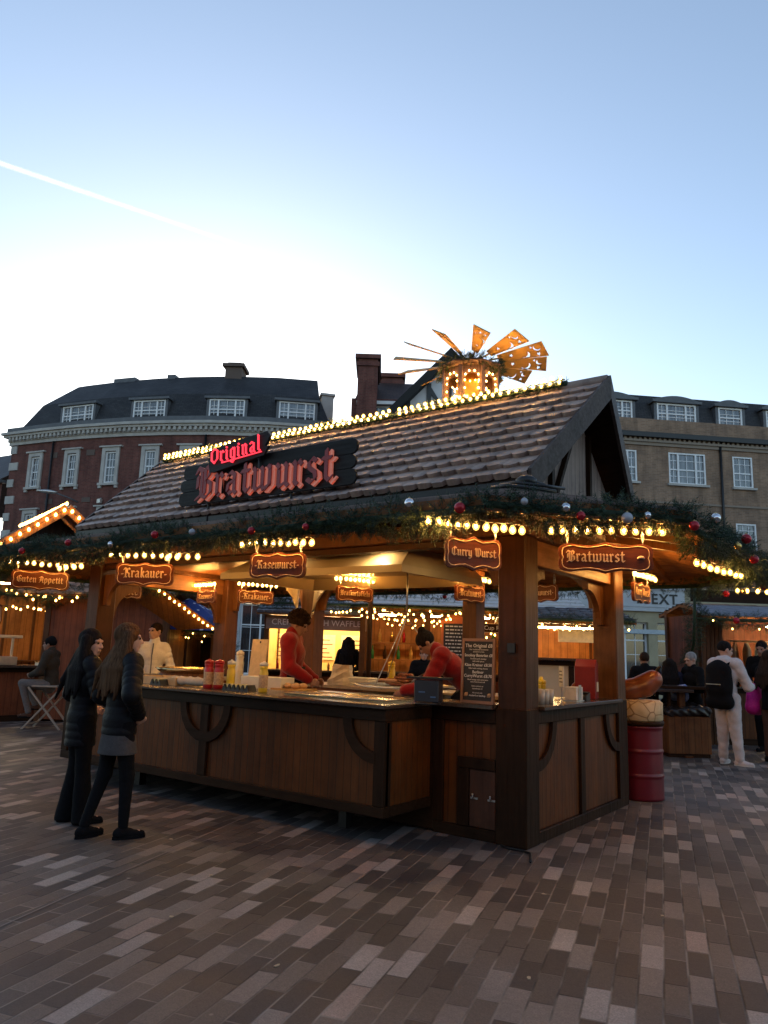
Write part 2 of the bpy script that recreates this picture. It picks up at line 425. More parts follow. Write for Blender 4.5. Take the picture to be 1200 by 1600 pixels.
# ------------------------------------------------------------------ the bratwurst stall
LX0,LX1,LY1=-6.64,0.0,2.6
stall=thing('bratwurst_stall','large dark timber bratwurst stall with tiled gable roof, lit serving counter and wide canopy','market stall',(LX0/2,LY1/2,0))
OFF=Matrix.Translation((-LX0/2,-LY1/2,0))
def sm():
    m=MB(); m.M=OFF; return m
P_=stall
PW=.27
# floor
m=sm(); m.box((LX0+.05,.05,.04),(LX1-.05,LY1-.05,.2)); m.build('floor',M_WARMX,P_)
# corner posts
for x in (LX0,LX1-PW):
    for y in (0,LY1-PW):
        m=sm(); m.box((x,y,0),(x+PW,y+PW,2.64)); m.build('post',M_POST if y>0 else M_POST_SHADE,P_,bev=.012)
# dark cladding boards up the lower half of the front posts
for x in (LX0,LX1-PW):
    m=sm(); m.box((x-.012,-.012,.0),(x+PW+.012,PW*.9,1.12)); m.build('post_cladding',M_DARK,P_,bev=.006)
for x,wd in ((-4.77,.26),(-2.0,.2)):
    m=sm(); m.box((x,2.36,.2),(x+wd,2.6,2.64)); m.build('back_post',M_POST,P_,bev=.01)
m=sm(); m.tube([(-3.55,2.46,.2),(-3.55,2.46,2.64)],.035,10); m.build('back_pole',M_DARK,P_)
# top beams (ring)
for a,b in (((LX0-.03,-.02,2.642),(LX1+.03,.20,2.80)),((LX0-.03,LY1-.2,2.642),(LX1+.03,LY1+.02,2.80))):
    m=sm(); m.box(a,b); m.build('top_beam',M_POST,P_,bev=.008)
for a,b in (((LX0-.03,.203,2.642),(LX0+.18,LY1-.203,2.80)),((LX1-.18,.203,2.642),(LX1+.03,LY1-.203,2.80))):
    m=sm(); m.box(a,b); m.build('top_beam',M_POST,P_,bev=.008)
# front cross beam carried between the posts
m=sm(); m.box((LX0+PW,.05,2.575),(LX1-PW,.17,2.638)); m.build('lintel',M_POST_SHADE,P_,bev=.006)
m=sm(); m.box((LX1-.17,PW,2.40),(LX1-.05,LY1-PW,2.638)); m.build('lintel',M_WARMY,P_,bev=.006)
m=sm(); m.box((LX0+.05,PW,2.40),(LX0+.17,LY1-PW,2.638)); m.build('lintel',M_WARMY,P_,bev=.006)
# arched braces
def br(corner,d,Rr,dep,mat=M_POST):
    m=sm(); brace(m,corner,d,Rr,dep); m.build('arch_brace',mat,P_)
for y0 in (PW,):
    br((LX1-.14,PW,2.40),(0,1,0),.46,(-.06,0,0)); br((LX1-.14,LY1-PW,2.40),(0,-1,0),.46,(-.06,0,0))
    br((LX0+.14,PW,2.40),(0,1,0),.46,(-.06,0,0)); br((LX0+.14,LY1-PW,2.40),(0,-1,0),.46,(-.06,0,0))
br((LX0+PW,.13,2.50),(1,0,0),.42,(0,-.06,0)); br((LX1-PW,.13,2.50),(-1,0,0),.30,(0,-.06,0))
br((LX0+PW,2.46,2.642),(1,0,0),.5,(0,.06,0)); br((LX1-PW,2.46,2.642),(-1,0,0),.5,(0,.06,0))
for x,s in ((-4.77,-1),(-4.51,1)): br((x,2.46,2.642),(s,0,0),.5,(0,.06,0),M_WARM)
# right front apron with the small hatch
def apron_front(x0,x1):
    m=sm(); m.box((x0,.03,.1),(x1,.07,1.0)); m.build('panel',M_PANEL,P_)
    m=sm(); m.box((x0,0,0),(x1,.11,.10)); m.build('plinth',M_DARKX,P_,bev=.006)
    m=sm(); m.box((x0,.0,.98),(x1,.11,1.10)); m.build('rail',M_DARKX,P_,bev=.006)
    m=sm(); m.box((x0-.03,-.075,1.103),(x1,.30,1.145)); m.build('sill',M_TOP,P_,bev=.006)
    m=sm(); m.box((x0,.0,.102),(x0+.10,.09,.978)); m.build('stile',M_DARK,P_,bev=.005)
apron_front(-.92,LX1-PW-.014)
m=sm(); m.box((-.66,-.015,.585),(LX1-PW-.014,.028,.68)); m.box((-.66,-.015,.102),(-.545,.028,.583)); m.build('hatch_frame',M_DARK,P_,bev=.005)
m=sm(); m.box((-.540,-.004,.105),(LX1-PW-.016,.027,.581)); hd=m.build('hatch_door',M_DOOR,P_,bev=.004)
for x in (-.49,-.32):
    m=sm(); m.box((x-.035,-.012,.335),(x+.035,-.004,.35)); m.tube([(x,-.01,.345),(x,-.035,.345),(x+.002,-.04,.375)],.006,6); m.ball((x+.002,-.04,.378),.009,8,5); m.build('latch',M_STEEL,hd)
# left front apron (mirror, behind the two women)
m=sm(); m.box((LX0+PW+.014,.03,.1),(-5.72,.07,1.0)); m.build('panel',M_PANEL,P_)
m=sm(); m.box((LX0+PW+.014,0,0),(-5.72,.11,.10)); m.build('plinth',M_DARKX,P_)
m=sm(); m.box((LX0+PW+.014,-.06,1.103),(-5.72,.30,1.145)); m.build('sill',M_TOP,P_)
m=sm(); m.box((LX0+PW+.014,0,.98),(-5.72,.11,1.1)); m.build('rail',M_DARKX,P_)
# side aprons
for sx,xa,xb,xs in ((1,LX1-.07,LX1-.03,LX1),(-1,LX0+.03,LX0+.07,LX0)):
    y0,y1=PW*.9+.002,LY1
    m=sm(); m.box((xa,y0,.1),(xb,y1,1.0)); m.build('panel',M_PANEL,P_)
    lo,hi=(LX1-.11,LX1+.004) if sx>0 else (LX0-.004,LX0+.11)
    m=sm(); m.box((lo,y0,0),(hi,y1+.004,.098)); m.build('plinth',M_DARK,P_,bev=.006)
    m=sm(); m.box((lo,y0,.99),(hi,y1-PW,1.10)); m.build('rail',M_DARK,P_,bev=.006)
    m=sm(); m.box((lo-(.25 if sx>0 else .03),PW,1.103),(hi+(.05 if sx>0 else .25),y1-PW,1.14)); m.build('sill',M_TOP,P_,bev=.006)
    for y in (1.235,):
        m=sm(); m.box((lo,y,.1),(hi-.004*sx,y+.11,.988)); m.build('stile',M_DARK,P_,bev=.005)
    xo=xs+.006*sx
    for cy,a0,a1 in ((PW*.9,-math.pi/2,0),(LY1-PW,math.pi,math.pi*1.5)):
        m=sm(); uarc(m,(xo,cy,.99),(0,1,0),a0,a1,.40,.31,(-.03*sx,0,0)); m.build('curved_rail',M_DARK,P_)
    m=sm(); m.box((lo,LY1-PW-.002,.098),(hi,LY1+.008,1.12)); m.build('post_cladding',M_DARK,P_)
# projecting serving counter
CX0,CX1,CY=-5.70,-.93,-.75
m=sm(); m.box((CX0,CY+.03,.30),(CX1,CY+.06,.99)); m.build('counter_front',M_PANEL,P_)
for xx in (CX1-.05,CX0+.02): m=sm(); m.box((xx,CY+.06,.30),(xx+.03,-.01,.99)); m.build('counter_end',M_PANEL,P_)
m=sm(); m.box((CX0,CY,.215),(CX1,CY+.10,.30)); m.box((CX1-.10,CY+.1,.215),(CX1,-.01,.30)); m.box((CX0,CY+.1,.215),(CX0+.1,-.01,.30)); m.build('bottom_rail',M_DARKX,P_,bev=.005)
m=sm(); m.box((CX0,CY,.99),(CX1,CY+.10,1.09)); m.box((CX1-.10,CY+.1,.99),(CX1,-.01,1.09)); m.build('top_rail',M_DARKX,P_,bev=.005)
m=sm(); m.box((CX0+.1,CY+.1,.22),(CX1-.1,-.01,.25)); m.build('counter_bottom',M_DARKX,P_)
for x in (CX1-.12,-3.26,CX0):
    m=sm(); m.box((x,CY,.302),(x+.12,CY+.10,.988)); m.build('stile',M_DARK,P_,bev=.005)
for x0,x1 in ((CX0,CX1),):
    m=sm(); m.box((x0-.04,CY-.05,1.092),(x1+.02,.02,1.128)); m.build('counter_top',M_TOP,P_,bev=.008)
m=sm(); uarc(m,(-3.20,CY-.004,1.0),(1,0,0),math.pi,2*math.pi,.38,.285,(0,.034,0)); m.build('curved_rail',M_DARKX,P_)
m=sm(); uarc(m,(CX1-.10,CY-.004,1.0),(1,0,0),math.pi,1.5*math.pi,.36,.265,(0,.034,0)); m.build('curved_rail',M_DARKX,P_)
m=sm(); uarc(m,(CX0+.12,CY-.004,1.0),(1,0,0),1.5*math.pi,2*math.pi,.36,.265,(0,.034,0)); m.build('curved_rail',M_DARKX,P_)
for x in (-4.6,-1.6): m=sm(); m.beam((x,CY+.35,0),(x,CY+.35,.22),.09,.09,(0,1,0)); m.build('counter_prop',M_BLACK,P_)
m=sm(); m.box((CX0-.0,.004,.02),(CX1+.02,.018,1.09)); m.build('base_skirt',M_DARKX,P_)
# work bench inside, its bright metal top, and the back bench
m=sm(); m.box((-5.6,.02,.2),(-1.0,.5,1.06)); m.build('work_bench',M_WARM,P_)
m=sm(); m.box((-5.65,.022,1.095),(-1.0,.62,1.118)); m.build('bench_top',plain('brushed_steel',(.6,.55,.45),.28,.85,.1,nscale=60),P_,bev=.004)
m=sm(); m.box((LX0+.3,2.03,.2),(-.35,2.58,1.06)); m.build('back_bench',wood('bench_boards',(.26,.10,.035),'z',.1,.45,.4,.5,pax='x'),P_)
m=sm(); m.box((LX0+.3,1.98,1.063),(-.3,2.66,1.10)); m.build('back_bench_top',plain('bench_laminate',(.42,.30,.17),.3,0,.2,nscale=20),P_)
# ceiling and recessed spot lights
m=sm(); m.box((LX0+.2,.21,2.70),(LX1-.2,LY1-.21,2.725)); m.build('ceiling',M_WARMX,P_)
M_SPOT=emit('spot_led',(1,.74,.40),75)
for x,y in ((-5.9,.42),(-4.9,.36),(-3.3,.36),(-1.95,.42),(-1.0,.8),(-.62,1.7),(-5.9,1.9),(-3.0,2.28),(-4.2,2.25)):
    m=sm(); m.lathe([(.075,0),(.08,-.012),(.058,-.016)],(x,y,2.70),16,cap=False); dl=m.build('downlight',M_STEEL,P_)
    m=sm(); m.lathe([(.0,-.008),(.056,-.008)],(x,y,2.70),16,cap=False); m.f=[tuple(reversed(f)) for f in m.f]; m.build('lens',M_SPOT,dl)
# extractor hood over the grill
m=sm(); x0,x1,y0,y1=-4.42,-1.62,.42,2.2
ins=.42
vs=[(x0,y0,2.41),(x1,y0,2.41),(x1,y1,2.41),(x0,y1,2.41),(x0,y0,2.49),(x1,y0,2.49),(x1,y1,2.49),(x0,y1,2.49),
    (x0+ins,y0+.25,2.698),(x1-.06,y0+.25,2.698),(x1-.06,y1-.25,2.698),(x0+ins,y1-.25,2.698),
    (x0+.04,y0+.04,2.41),(x1-.04,y0+.04,2.41),(x1-.04,y1-.04,2.41),(x0+.04,y1-.04,2.41),
    (x0+.2,y0+.2,2.55),(x1-.2,y0+.2,2.55),(x1-.2,y1-.2,2.55),(x0+.2,y1-.2,2.55)]
fs=[]
for a in (0,4):
    for k in range(4): fs.append((a+k,a+(k+1)%4,a+4+(k+1)%4,a+4+k))
fs.append((8,9,10,11))
for k in range(4): fs.append((k,12+k,12+(k+1)%4,(k+1)%4)); fs.append((12+k,16+k,16+(k+1)%4,12+(k+1)%4))
fs.append((19,18,17,16)); m.add(vs,fs); m.build('extractor_hood',M_CREAM,P_)
# ---- main roof
RX0,RX1,RZ,EY0,EY1,EZ=-6.97,.33,4.43,-.2,2.8,3.13
EX0,EX1=-6.74,.12
rt=sm(); tile_slope(rt,(EX0,EY0,EZ),(EX1,EY0,EZ),(RX0,1.3,RZ),(RX1,1.3,RZ),10)
tile_slope(rt,(EX1,EY1,EZ),(EX0,EY1,EZ),(RX1,1.3,RZ),(RX0,1.3,RZ),10)
roof=rt.build('roof',M_TILE,P_)
m=sm(); slab(m,(EX0,EY0,EZ-.005),(EX1,EY0,EZ-.005),(RX0,1.3,RZ-.01),(RX1,1.3,RZ-.01),.06); slab(m,(EX1,EY1,EZ-.005),(EX0,EY1,EZ-.005),(RX1,1.3,RZ-.012),(RX0,1.3,RZ-.012),.06); m.build('roof_deck',M_DARKX,roof)
m=sm(); m.tube([(RX0,1.3,RZ+.005),(RX1,1.3,RZ+.005)],.06,10); m.build('ridge_cap',M_TILE,roof)
for ex,rx,s in ((EX1,RX1,1),(EX0,RX0,-1)):
    for ey in (EY0,EY1):
        m=sm(); a=V((ex,ey,EZ)); b=V((rx,1.3,RZ)); w=V((.035*s,0,0))
        up=V((0,0,.055)); dn=V((0,0,-.20)); m.add([a+up,b+up,b+dn,a+dn,a+up+w,b+up+w,b+dn+w,a+dn+w],[(0,1,2,3),(7,6,5,4),(0,4,5,1),(1,5,6,2),(2,6,7,3),(3,7,4,0)])
        m.build('barge_board',M_BARGE,roof)
# gable walls with their frame timbers
for gx,s in ((-.04,1),(LX0+.04,-1)):
    m=sm(); m.prism([(gx,-.1,2.82),(gx,2.7,2.82),(gx,2.62,3.08),(gx,1.3,4.24),(gx,-.02,3.08)],(-.04*s,0,0)); gw=m.build('gable_wall',M_GREY,P_)
    m=sm()
    for y,zt in ((.62,3.66),(1.62,3.95)): m.box((min(gx+.005*s,gx+.05*s),y-.028,2.85),(max(gx+.005*s,gx+.05*s),y+.028,zt))
    m.beam((gx+.03*s,.72,3.15),(gx+.03*s,1.22,3.95),.045,.05,(s,0,0)); m.build('gable_frame',M_DARK,gw)
# eave gutter under the front edge of the tiles
m=sm(); m.beam((EX0,EY0+.02,EZ-.09),(EX1,EY0+.02,EZ-.09),.05,.10); m.build('gutter',M_BLACK,roof)
# ---- canopy ring
CZ,IZ=2.66,3.02; ox0,ox1,oy0,oy1=-8.14,1.5,-1.58,4.18
AX,AYY=1.05,1.2
O=[(ox0+AX,oy0),(ox1-AX,oy0),(ox1,oy0+AYY),(ox1,oy1-AYY),(ox1-AX,oy1),(ox0+AX,oy1),(ox0,oy1-AYY),(ox0,oy0+AYY)]
I=[(LX0+.05,-.16),(LX1-.05,-.16),(LX1-.05,-.16),(LX1-.05,LY1+.16),(LX1-.05,LY1+.16),(LX0+.05,LY1+.16),(LX0+.05,LY1+.16),(LX0+.05,-.16)]
ct=sm(); cu=sm(); fa=sm()
for k in range(8):
    a,b=O[k],O[(k+1)%8]; c,d=I[k],I[(k+1)%8]
    lap_roof(ct,(*a,CZ),(*b,CZ),(*c,IZ),(*d,IZ),6)
    slab(cu,(*a,CZ-.012),(*b,CZ-.012),(*c,IZ-.012),(*d,IZ-.012),.035)
    fa.beam((*a,CZ-.06),(*b,CZ-.06),.03,.11)
can=ct.build('canopy_roof',M_CANTOP,P_)
cu.build('canopy_soffit',wood('soffit_boards',(.28,.115,.032),'x',.13,.5,.4,.5,pax='y'),can); fa.build('canopy_fascia',M_WARMX,can)
def rafter(a,b):
    m=sm(); m.beam(a,b,.06,.10); m.build('canopy_rafter',M_WARM,can)
for x in (-6.3,-5.2,-4.1,-3.0,-1.9,-.8,.1): rafter((x,-.1,2.93),(x,oy0+.06,2.63))
for x in (-6.3,-4.1,-1.9,.1): rafter((x,LY1+.1,2.93),(x,oy1-.06,2.63))
for y in (.4,1.3,2.2): rafter((LX1-.1,y,2.93),(ox1-.06,y,2.63)); rafter((LX0+.1,y,2.93),(ox0+.06,y,2.63))
rafter((LX1-.1,-.1,2.93),(.95,-.95,2.64)); rafter((LX0+.1,-.1,2.93),(-7.6,-.95,2.64))
# cream curtain swags tied to the back post
m=sm()
M_CLOTH=plain('cream_cloth',(.55,.45,.30),.8,0,.12,nscale=5)
for s in (-1,1):
    top=[V((-4.64+s*(.16+.42*i/8),2.33,2.62)) for i in range(9)]
    bot=[V((-4.64+s*(.14+.05*i/8),2.30-.012*(i%2),2.02+.03*i)) for i in range(9)]
    n=9; vs=[];
    for r in range(9):
        f=r/8
        for i in range(n):
            p=top[i].lerp(bot[i],f**.8); p.y+=-.03*math.sin(i*2.4)*(1-.3*f); vs.append(p)
    fs=[(r*n+i,r*n+i+1,(r+1)*n+i+1,(r+1)*n+i) for r in range(8) for i in range(n-1)]
    m2=sm(); m2.add(vs,fs,True); c=m2.build('curtain',M_CLOTH,P_); c.modifiers.new('s','SOLIDIFY').thickness=.008
# speaker and cables lying on the canopy at the roof's corner
m=MB()
rr=random.Random(3)
pts=[(.02,-.42,2.985),(.16,-.52,2.99),(.28,-.4,2.96),(.2,-.22,2.99),(.06,-.26,3.02),(-.1,-.45,2.99),(.12,-.6,2.955),(.34,-.55,2.915),(.42,-.3,2.93)]
m.tube(pts,.016,6); m.tube([(p[0]+.05,p[1]+.06,p[2]+.03) for p in reversed(pts)],.014,6); m.lathe([(.02,0),(.085,.02),(.09,.07),(.05,.1),(.01,.105)],(.2,-.4,2.965),12)
tag(m.build('cable_coil',M_BLACK),'black coiled cable and lamp lying on the canopy under the right roof end','cable')
# a white door knob box on the corner post
m=sm(); m.box((LX1-.16,-.03,1.6),(LX1-.09,-.001,1.68)); m.build('socket_box',M_BLACK,P_)
# ------------------------------------------------------------------ broad-nib lettering
def _mn(x,top=.93): return [[(x-.10,top+.05),(x+.05,top-.10)],[(x,top-.06),(x,.10)],[(x-.04,.15),(x+.13,-.01)]]
def _mv(st,dx): return [[(px+dx,py) for px,py in s] for s in st]
G={}
G['i']=(_mn(.1)+[[(.06,1.27),(.14,1.19)]],.40)
G['r']=(_mn(.1)+[[(.16,.84),(.31,1.0)],[(.29,1.0),(.43,.84)]],.58)
G['n']=(_mn(.1)+_mn(.54)+[[(.16,.83),(.44,1.0)]],.84)
G['u']=(_mn(.1)+_mn(.54)+[[(.2,.0),(.5,.16)]],.84)
G['w']=(_mn(.1)+_mn(.54)+[[(.98,.98),(.98,.14),(.78,-.02)],[(.2,.0),(.5,.16)],[(.62,.0),(.94,.14)],[(.9,1.0),(1.02,.88)]],1.28)
G['m']=(_mn(.1)+_mn(.54)+_mn(.98)+[[(.16,.83),(.44,1.0)],[(.6,.83),(.88,1.0)]],1.28)
G['a']=([[(.08,.88),(.26,1.0),(.5,.84)],[(.5,.86),(.5,.1)],[(.46,.15),(.63,-.01)],[(.48,.60),(.12,.44),(.10,.16),(.26,.0),(.48,.16)]],.82)
G['o']=([[(.1,.86),(.1,.15),(.3,-.01)],[(.1,.84),(.32,1.01),(.54,.84),(.54,.15),(.3,-.01)]],.80)
G['e']=([[(.1,.86),(.1,.15),(.3,-.01),(.52,.15)],[(.1,.84),(.32,1.01),(.5,.84),(.42,.62),(.12,.46)]],.72)
G['c']=([[(.1,.86),(.1,.15),(.3,-.01),(.5,.15)],[(.1,.84),(.3,1.01),(.5,.86)]],.68)
G['s']=([[(.52,.88),(.32,1.01),(.12,.84),(.16,.62),(.48,.40),(.52,.16),(.3,-.01),(.08,.13)]],.72)
G['t']=([[(.2,1.28),(.2,.14),(.36,-.01),(.5,.12)],[(.0,.93),(.46,.93)]],.62)
G['l']=([[(.08,1.52),(.16,1.42)],[(.14,1.45),(.14,.1)],[(.1,.15),(.27,-.01)]],.42)
G['k']=([[(.08,1.52),(.16,1.42)],[(.14,1.45),(.14,.1)],[(.1,.15),(.25,-.01)],[(.2,.62),(.44,.98),(.56,.84),(.38,.58)],[(.3,.56),(.52,.14),(.66,-.01)]],.76)
G['f']=([[(.18,.05),(.18,1.30),(.34,1.46),(.5,1.36)],[(.0,.93),(.44,.93)]],.56)
G['p']=([[(.1,.98),(.1,-.38)],[(.14,.84),(.34,1.01),(.56,.84),(.56,.15),(.34,-.01),(.14,.1)]],.82)
G['g']=([[(.1,.86),(.1,.15),(.3,-.01),(.5,.15)],[(.1,.84),(.32,1.01),(.52,.88)],[(.54,.98),(.54,-.22),(.34,-.42),(.08,-.30)]],.80)
G['y']=(_mn(.1)+[[(.54,.98),(.54,-.18),(.34,-.42),(.06,-.32)],[(.2,.0),(.5,.16)]],.82)
G['d']=([[(.1,.86),(.1,.15),(.3,-.01),(.52,.15)],[(.1,.84),(.32,1.01)],[(.2,1.42),(.54,.96),(.54,.12)]],.80)
G['B']=([[(.34,1.28),(.34,.16),(.14,-.01)],[(-.02,1.18),(.12,1.42),(.46,1.26),(.72,1.44),(.92,1.24),(.86,.98),(.60,.78)],[(.60,.80),(.98,.62),(.98,.22),(.66,-.03),(.36,.12),(.02,-.06)],[(.60,1.28),(.60,.16)],[(.12,1.0),(.10,.5)]],1.22)
G['K']=([[(.30,1.40),(.30,.12),(.48,-.02)],[(-.04,1.16),(.10,1.44),(.52,1.30)],[(.36,.74),(.60,1.16),(.78,1.42),(.96,1.24)],[(.46,.78),(.84,.58),(.84,.14),(1.02,-.02)],[(.52,1.26),(.52,.72)],[(.08,-.04),(.24,.08)]],1.22)
G['C']=([[(.94,1.24),(.62,1.46),(.14,1.14),(.14,.32),(.52,-.02),(.92,.20)],[(.52,1.36),(.52,.16)]],1.10)
G['G']=([[(.94,1.24),(.62,1.46),(.14,1.14),(.14,.32),(.52,-.02),(.94,.18),(.94,.66),(.72,.80)],[(.50,1.36),(.50,.18)],[(.0,.9),(.14,.7)]],1.16)
G['O']=([[(.56,1.46),(.12,1.14),(.12,.32),(.52,-.02)],[(.46,1.46),(.94,1.18),(.94,.34),(.48,-.02)]],1.18)
G['A']=([[(.18,1.2),(.42,1.44),(.78,1.24),(.78,.12),(.95,-.02)],[(.40,1.34),(.34,.36),(.06,.0)],[(.12,.60),(.78,.60)],[(-.02,1.1),(.18,1.28)]],1.12)
G['W']=([[(-.02,1.3),(.14,1.44),(.22,.20),(.40,-.02)],[(.50,1.44),(.56,.18),(.74,-.02)],[(.86,1.46),(1.04,1.2),(1.0,.3),(.66,-.02)],[(.3,.0),(.56,.22)]],1.30)
G['F']=([[(.30,1.34),(.30,.14),(.08,-.02)],[(-.02,1.2),(.12,1.44),(.5,1.28),(.86,1.44)],[(.1,.72),(.66,.72)]],.96)
G['-']=([[(.08,.5),(.34,.5)]],.44); G[' ']=([],.42)
def letters(mb, text, size, origin, ax, up, nrm, depth, nib=.20, thin=.055, align='c', gap=.04, zs=.0012, ang=40, grow=0):
    """blackletter text swept with a slanted pen; baseline origin, ax right, up up, nrm out of the face"""
    ax=V(ax);up=V(up);nrm=V(nrm); wd=sum(G[c][1]+gap for c in text)*size
    x0={'c':-wd/2,'l':0,'r':-wd}[align]; o=V(origin); a=R(ang); cnt=0
    nx,ny=math.cos(a)*nib/2,math.sin(a)*nib/2; tx,ty=-math.sin(a)*thin/2,math.cos(a)*thin/2
    cor=[(nx+tx,ny+ty),(nx-tx,ny-ty),(-nx-tx,-ny-ty),(-nx+tx,-ny+ty)]
    if grow: cor=[(cx*(1+grow*.9),cy*(1+grow*1.5)) for cx,cy in cor]
    for ch in text:
        st,adv=G[ch]
        for s in st:
            for (p,q) in zip(s[:-1],s[1:]):
                pts=[(p[0]+cx,p[1]+cy) for cx,cy in cor]+[(q[0]+cx,q[1]+cy) for cx,cy in cor]
                h=hull(pts); cnt+=1
                off=nrm*(zs*(cnt%9))
                poly=[o+ax*(x0+px*size)+up*(py*size)+off for px,py in h]
                mb.prism(poly,nrm*depth)
        x0+=(adv+gap)*size
    return wd
def hull(pts):
    pts=sorted(set(pts)); 
    def half(ps):
        r=[]
        for p in ps:
            while len(r)>1 and (r[-1][0]-r[-2][0])*(p[1]-r[-2][1])-(r[-1][1]-r[-2][1])*(p[0]-r[-2][0])<=1e-12: r.pop()
            r.append(p)
        return r
    a=half(pts); b=half(pts[::-1]); return a[:-1]+b[:-1]
def bfont(name, text, size, parent, loc, rot, mat, align='CENTER', extrude=.001, bold=0):
    """printed lettering in the built-in typeface, turned into a mesh"""
    cu=bpy.data.curves.new(name,'FONT'); cu.body=text; cu.size=size; cu.align_x=align; cu.align_y='CENTER'; cu.extrude=extrude; cu.offset=bold; cu.resolution_u=2
    tmp=bpy.data.objects.new(name+'_curve',cu); COL.objects.link(tmp); dg=bpy.context.evaluated_depsgraph_get(); dg.update()
    me=bpy.data.meshes.new_from_object(tmp.evaluated_get(dg)); bpy.data.objects.remove(tmp); bpy.data.curves.remove(cu)
    me.materials.clear(); me.materials.append(mat); o=bpy.data.objects.new(name,me); link(o,parent); o.location=loc; o.rotation_euler=rot; return o
# ------------------------------------------------------------------ bulbs and strings
M_BULB=emit('bulb_filament',(1.0,.47,.11),520)
M_BULBR=emit('ridge_bulb_filament',(1.0,.50,.13),420)
M_BULBF=emit('far_bulb_glow',(1.0,.50,.10),9)
def _glass(name,col,st,f):
    t=NT(name); e=t.n('ShaderNodeEmission'); e.inputs[0].default_value=(*col,1); e.inputs[1].default_value=st
    tr=t.n('ShaderNodeBsdfTransparent'); mx=t.n('ShaderNodeMixShader'); mx.inputs[0].default_value=f
    t.l(tr.outputs[0],mx.inputs[1]); t.l(e.outputs[0],mx.inputs[2]); t.l(mx.outputs[0],t.out.inputs[0]); return t.m
M_FAIRY=emit('far_fairy_glow',(1.0,.50,.12),16)
M_BGLASS=_glass('glowing_bulb_glass',(1.0,.54,.10),2.0,.6)
M_CABLE=plain('cable',(.03,.028,.025),.6)
_bm={}
def bulb_mesh(mat,r):
    k=(mat.name,round(r,4))
    if k not in _bm:
        far=mat.name.startswith('far'); q=r if far else r*.50
        prof=lambda q:[(.001,-q*1.25),(q*.62,-q*1.0),(q*.97,-q*.35),(q,.0),(q*.85,q*.55),(q*.45,q*1.15),(q*.40,q*1.3)]
        m=MB(); m.lathe(prof(q),(0,0,0),8); me=m.mesh('bulb'); me.materials.append(mat)
        c=MB(); c.lathe([(r*.46,r*1.35),(r*.5,r*1.5),(r*.5,r*2.1),(r*.3,r*2.2)],(0,0,0),8); cm=c.mesh('bulb_cap'); cm.materials.append(M_CABLE)
        g=None
        if not far: g=MB(); g.lathe(prof(r*1.25),(0,0,0),10); g=g.mesh('bulb_glass'); g.materials.append(M_BGLASS)
        _bm[k]=(me,cm,g)
    return _bm[k]
def light_string(label, pts, n, group='strings of warm bulbs on the stalls', mat=None, r=.0215, hang=.045, caps=True, jit=.006, flip=1):
    """cable along pts with n bulbs as parts"""
    mat=mat or M_BULB
    pts=[V(p) for p in pts]; t=thing('light_string',label,'string lights',pts[0],0,group)
    o=pts[0]; segs=[(b-a).length for a,b in zip(pts[:-1],pts[1:])]; L=sum(segs)
    def at(s):
        for (a,b),l in zip(zip(pts[:-1],pts[1:]),segs):
            if s<=l+1e-9: return a.lerp(b,s/l if l else 0)
            s-=l
        return pts[-1]
    m=MB(); m.tube([at(L*i/max(8,n))-o+V((0,0,-.006*math.sin(i*1.9))) for i in range(max(8,n)+1)],.006,5); m.build('cable',M_CABLE,t)
    me,cm,gm=bulb_mesh(mat,r); rr=random.Random(len(label)*7+n)
    for i in range(n):
        p=at(L*(i+.5)/n)-o+V((rr.uniform(-1,1)*jit,rr.uniform(-1,1)*jit,-hang*flip+rr.uniform(-1,1)*jit))
        b=bpy.data.objects.new('bulb',me); link(b,t); b.location=p; b.rotation_euler=(rr.uniform(-.2,.2)+(0 if flip>0 else math.pi),rr.uniform(-.2,.2),0)
        if caps: c=bpy.data.objects.new('bulb_cap',cm); link(c,b)
        if gm: c=bpy.data.objects.new('bulb_glass',gm); link(c,b)
    return t
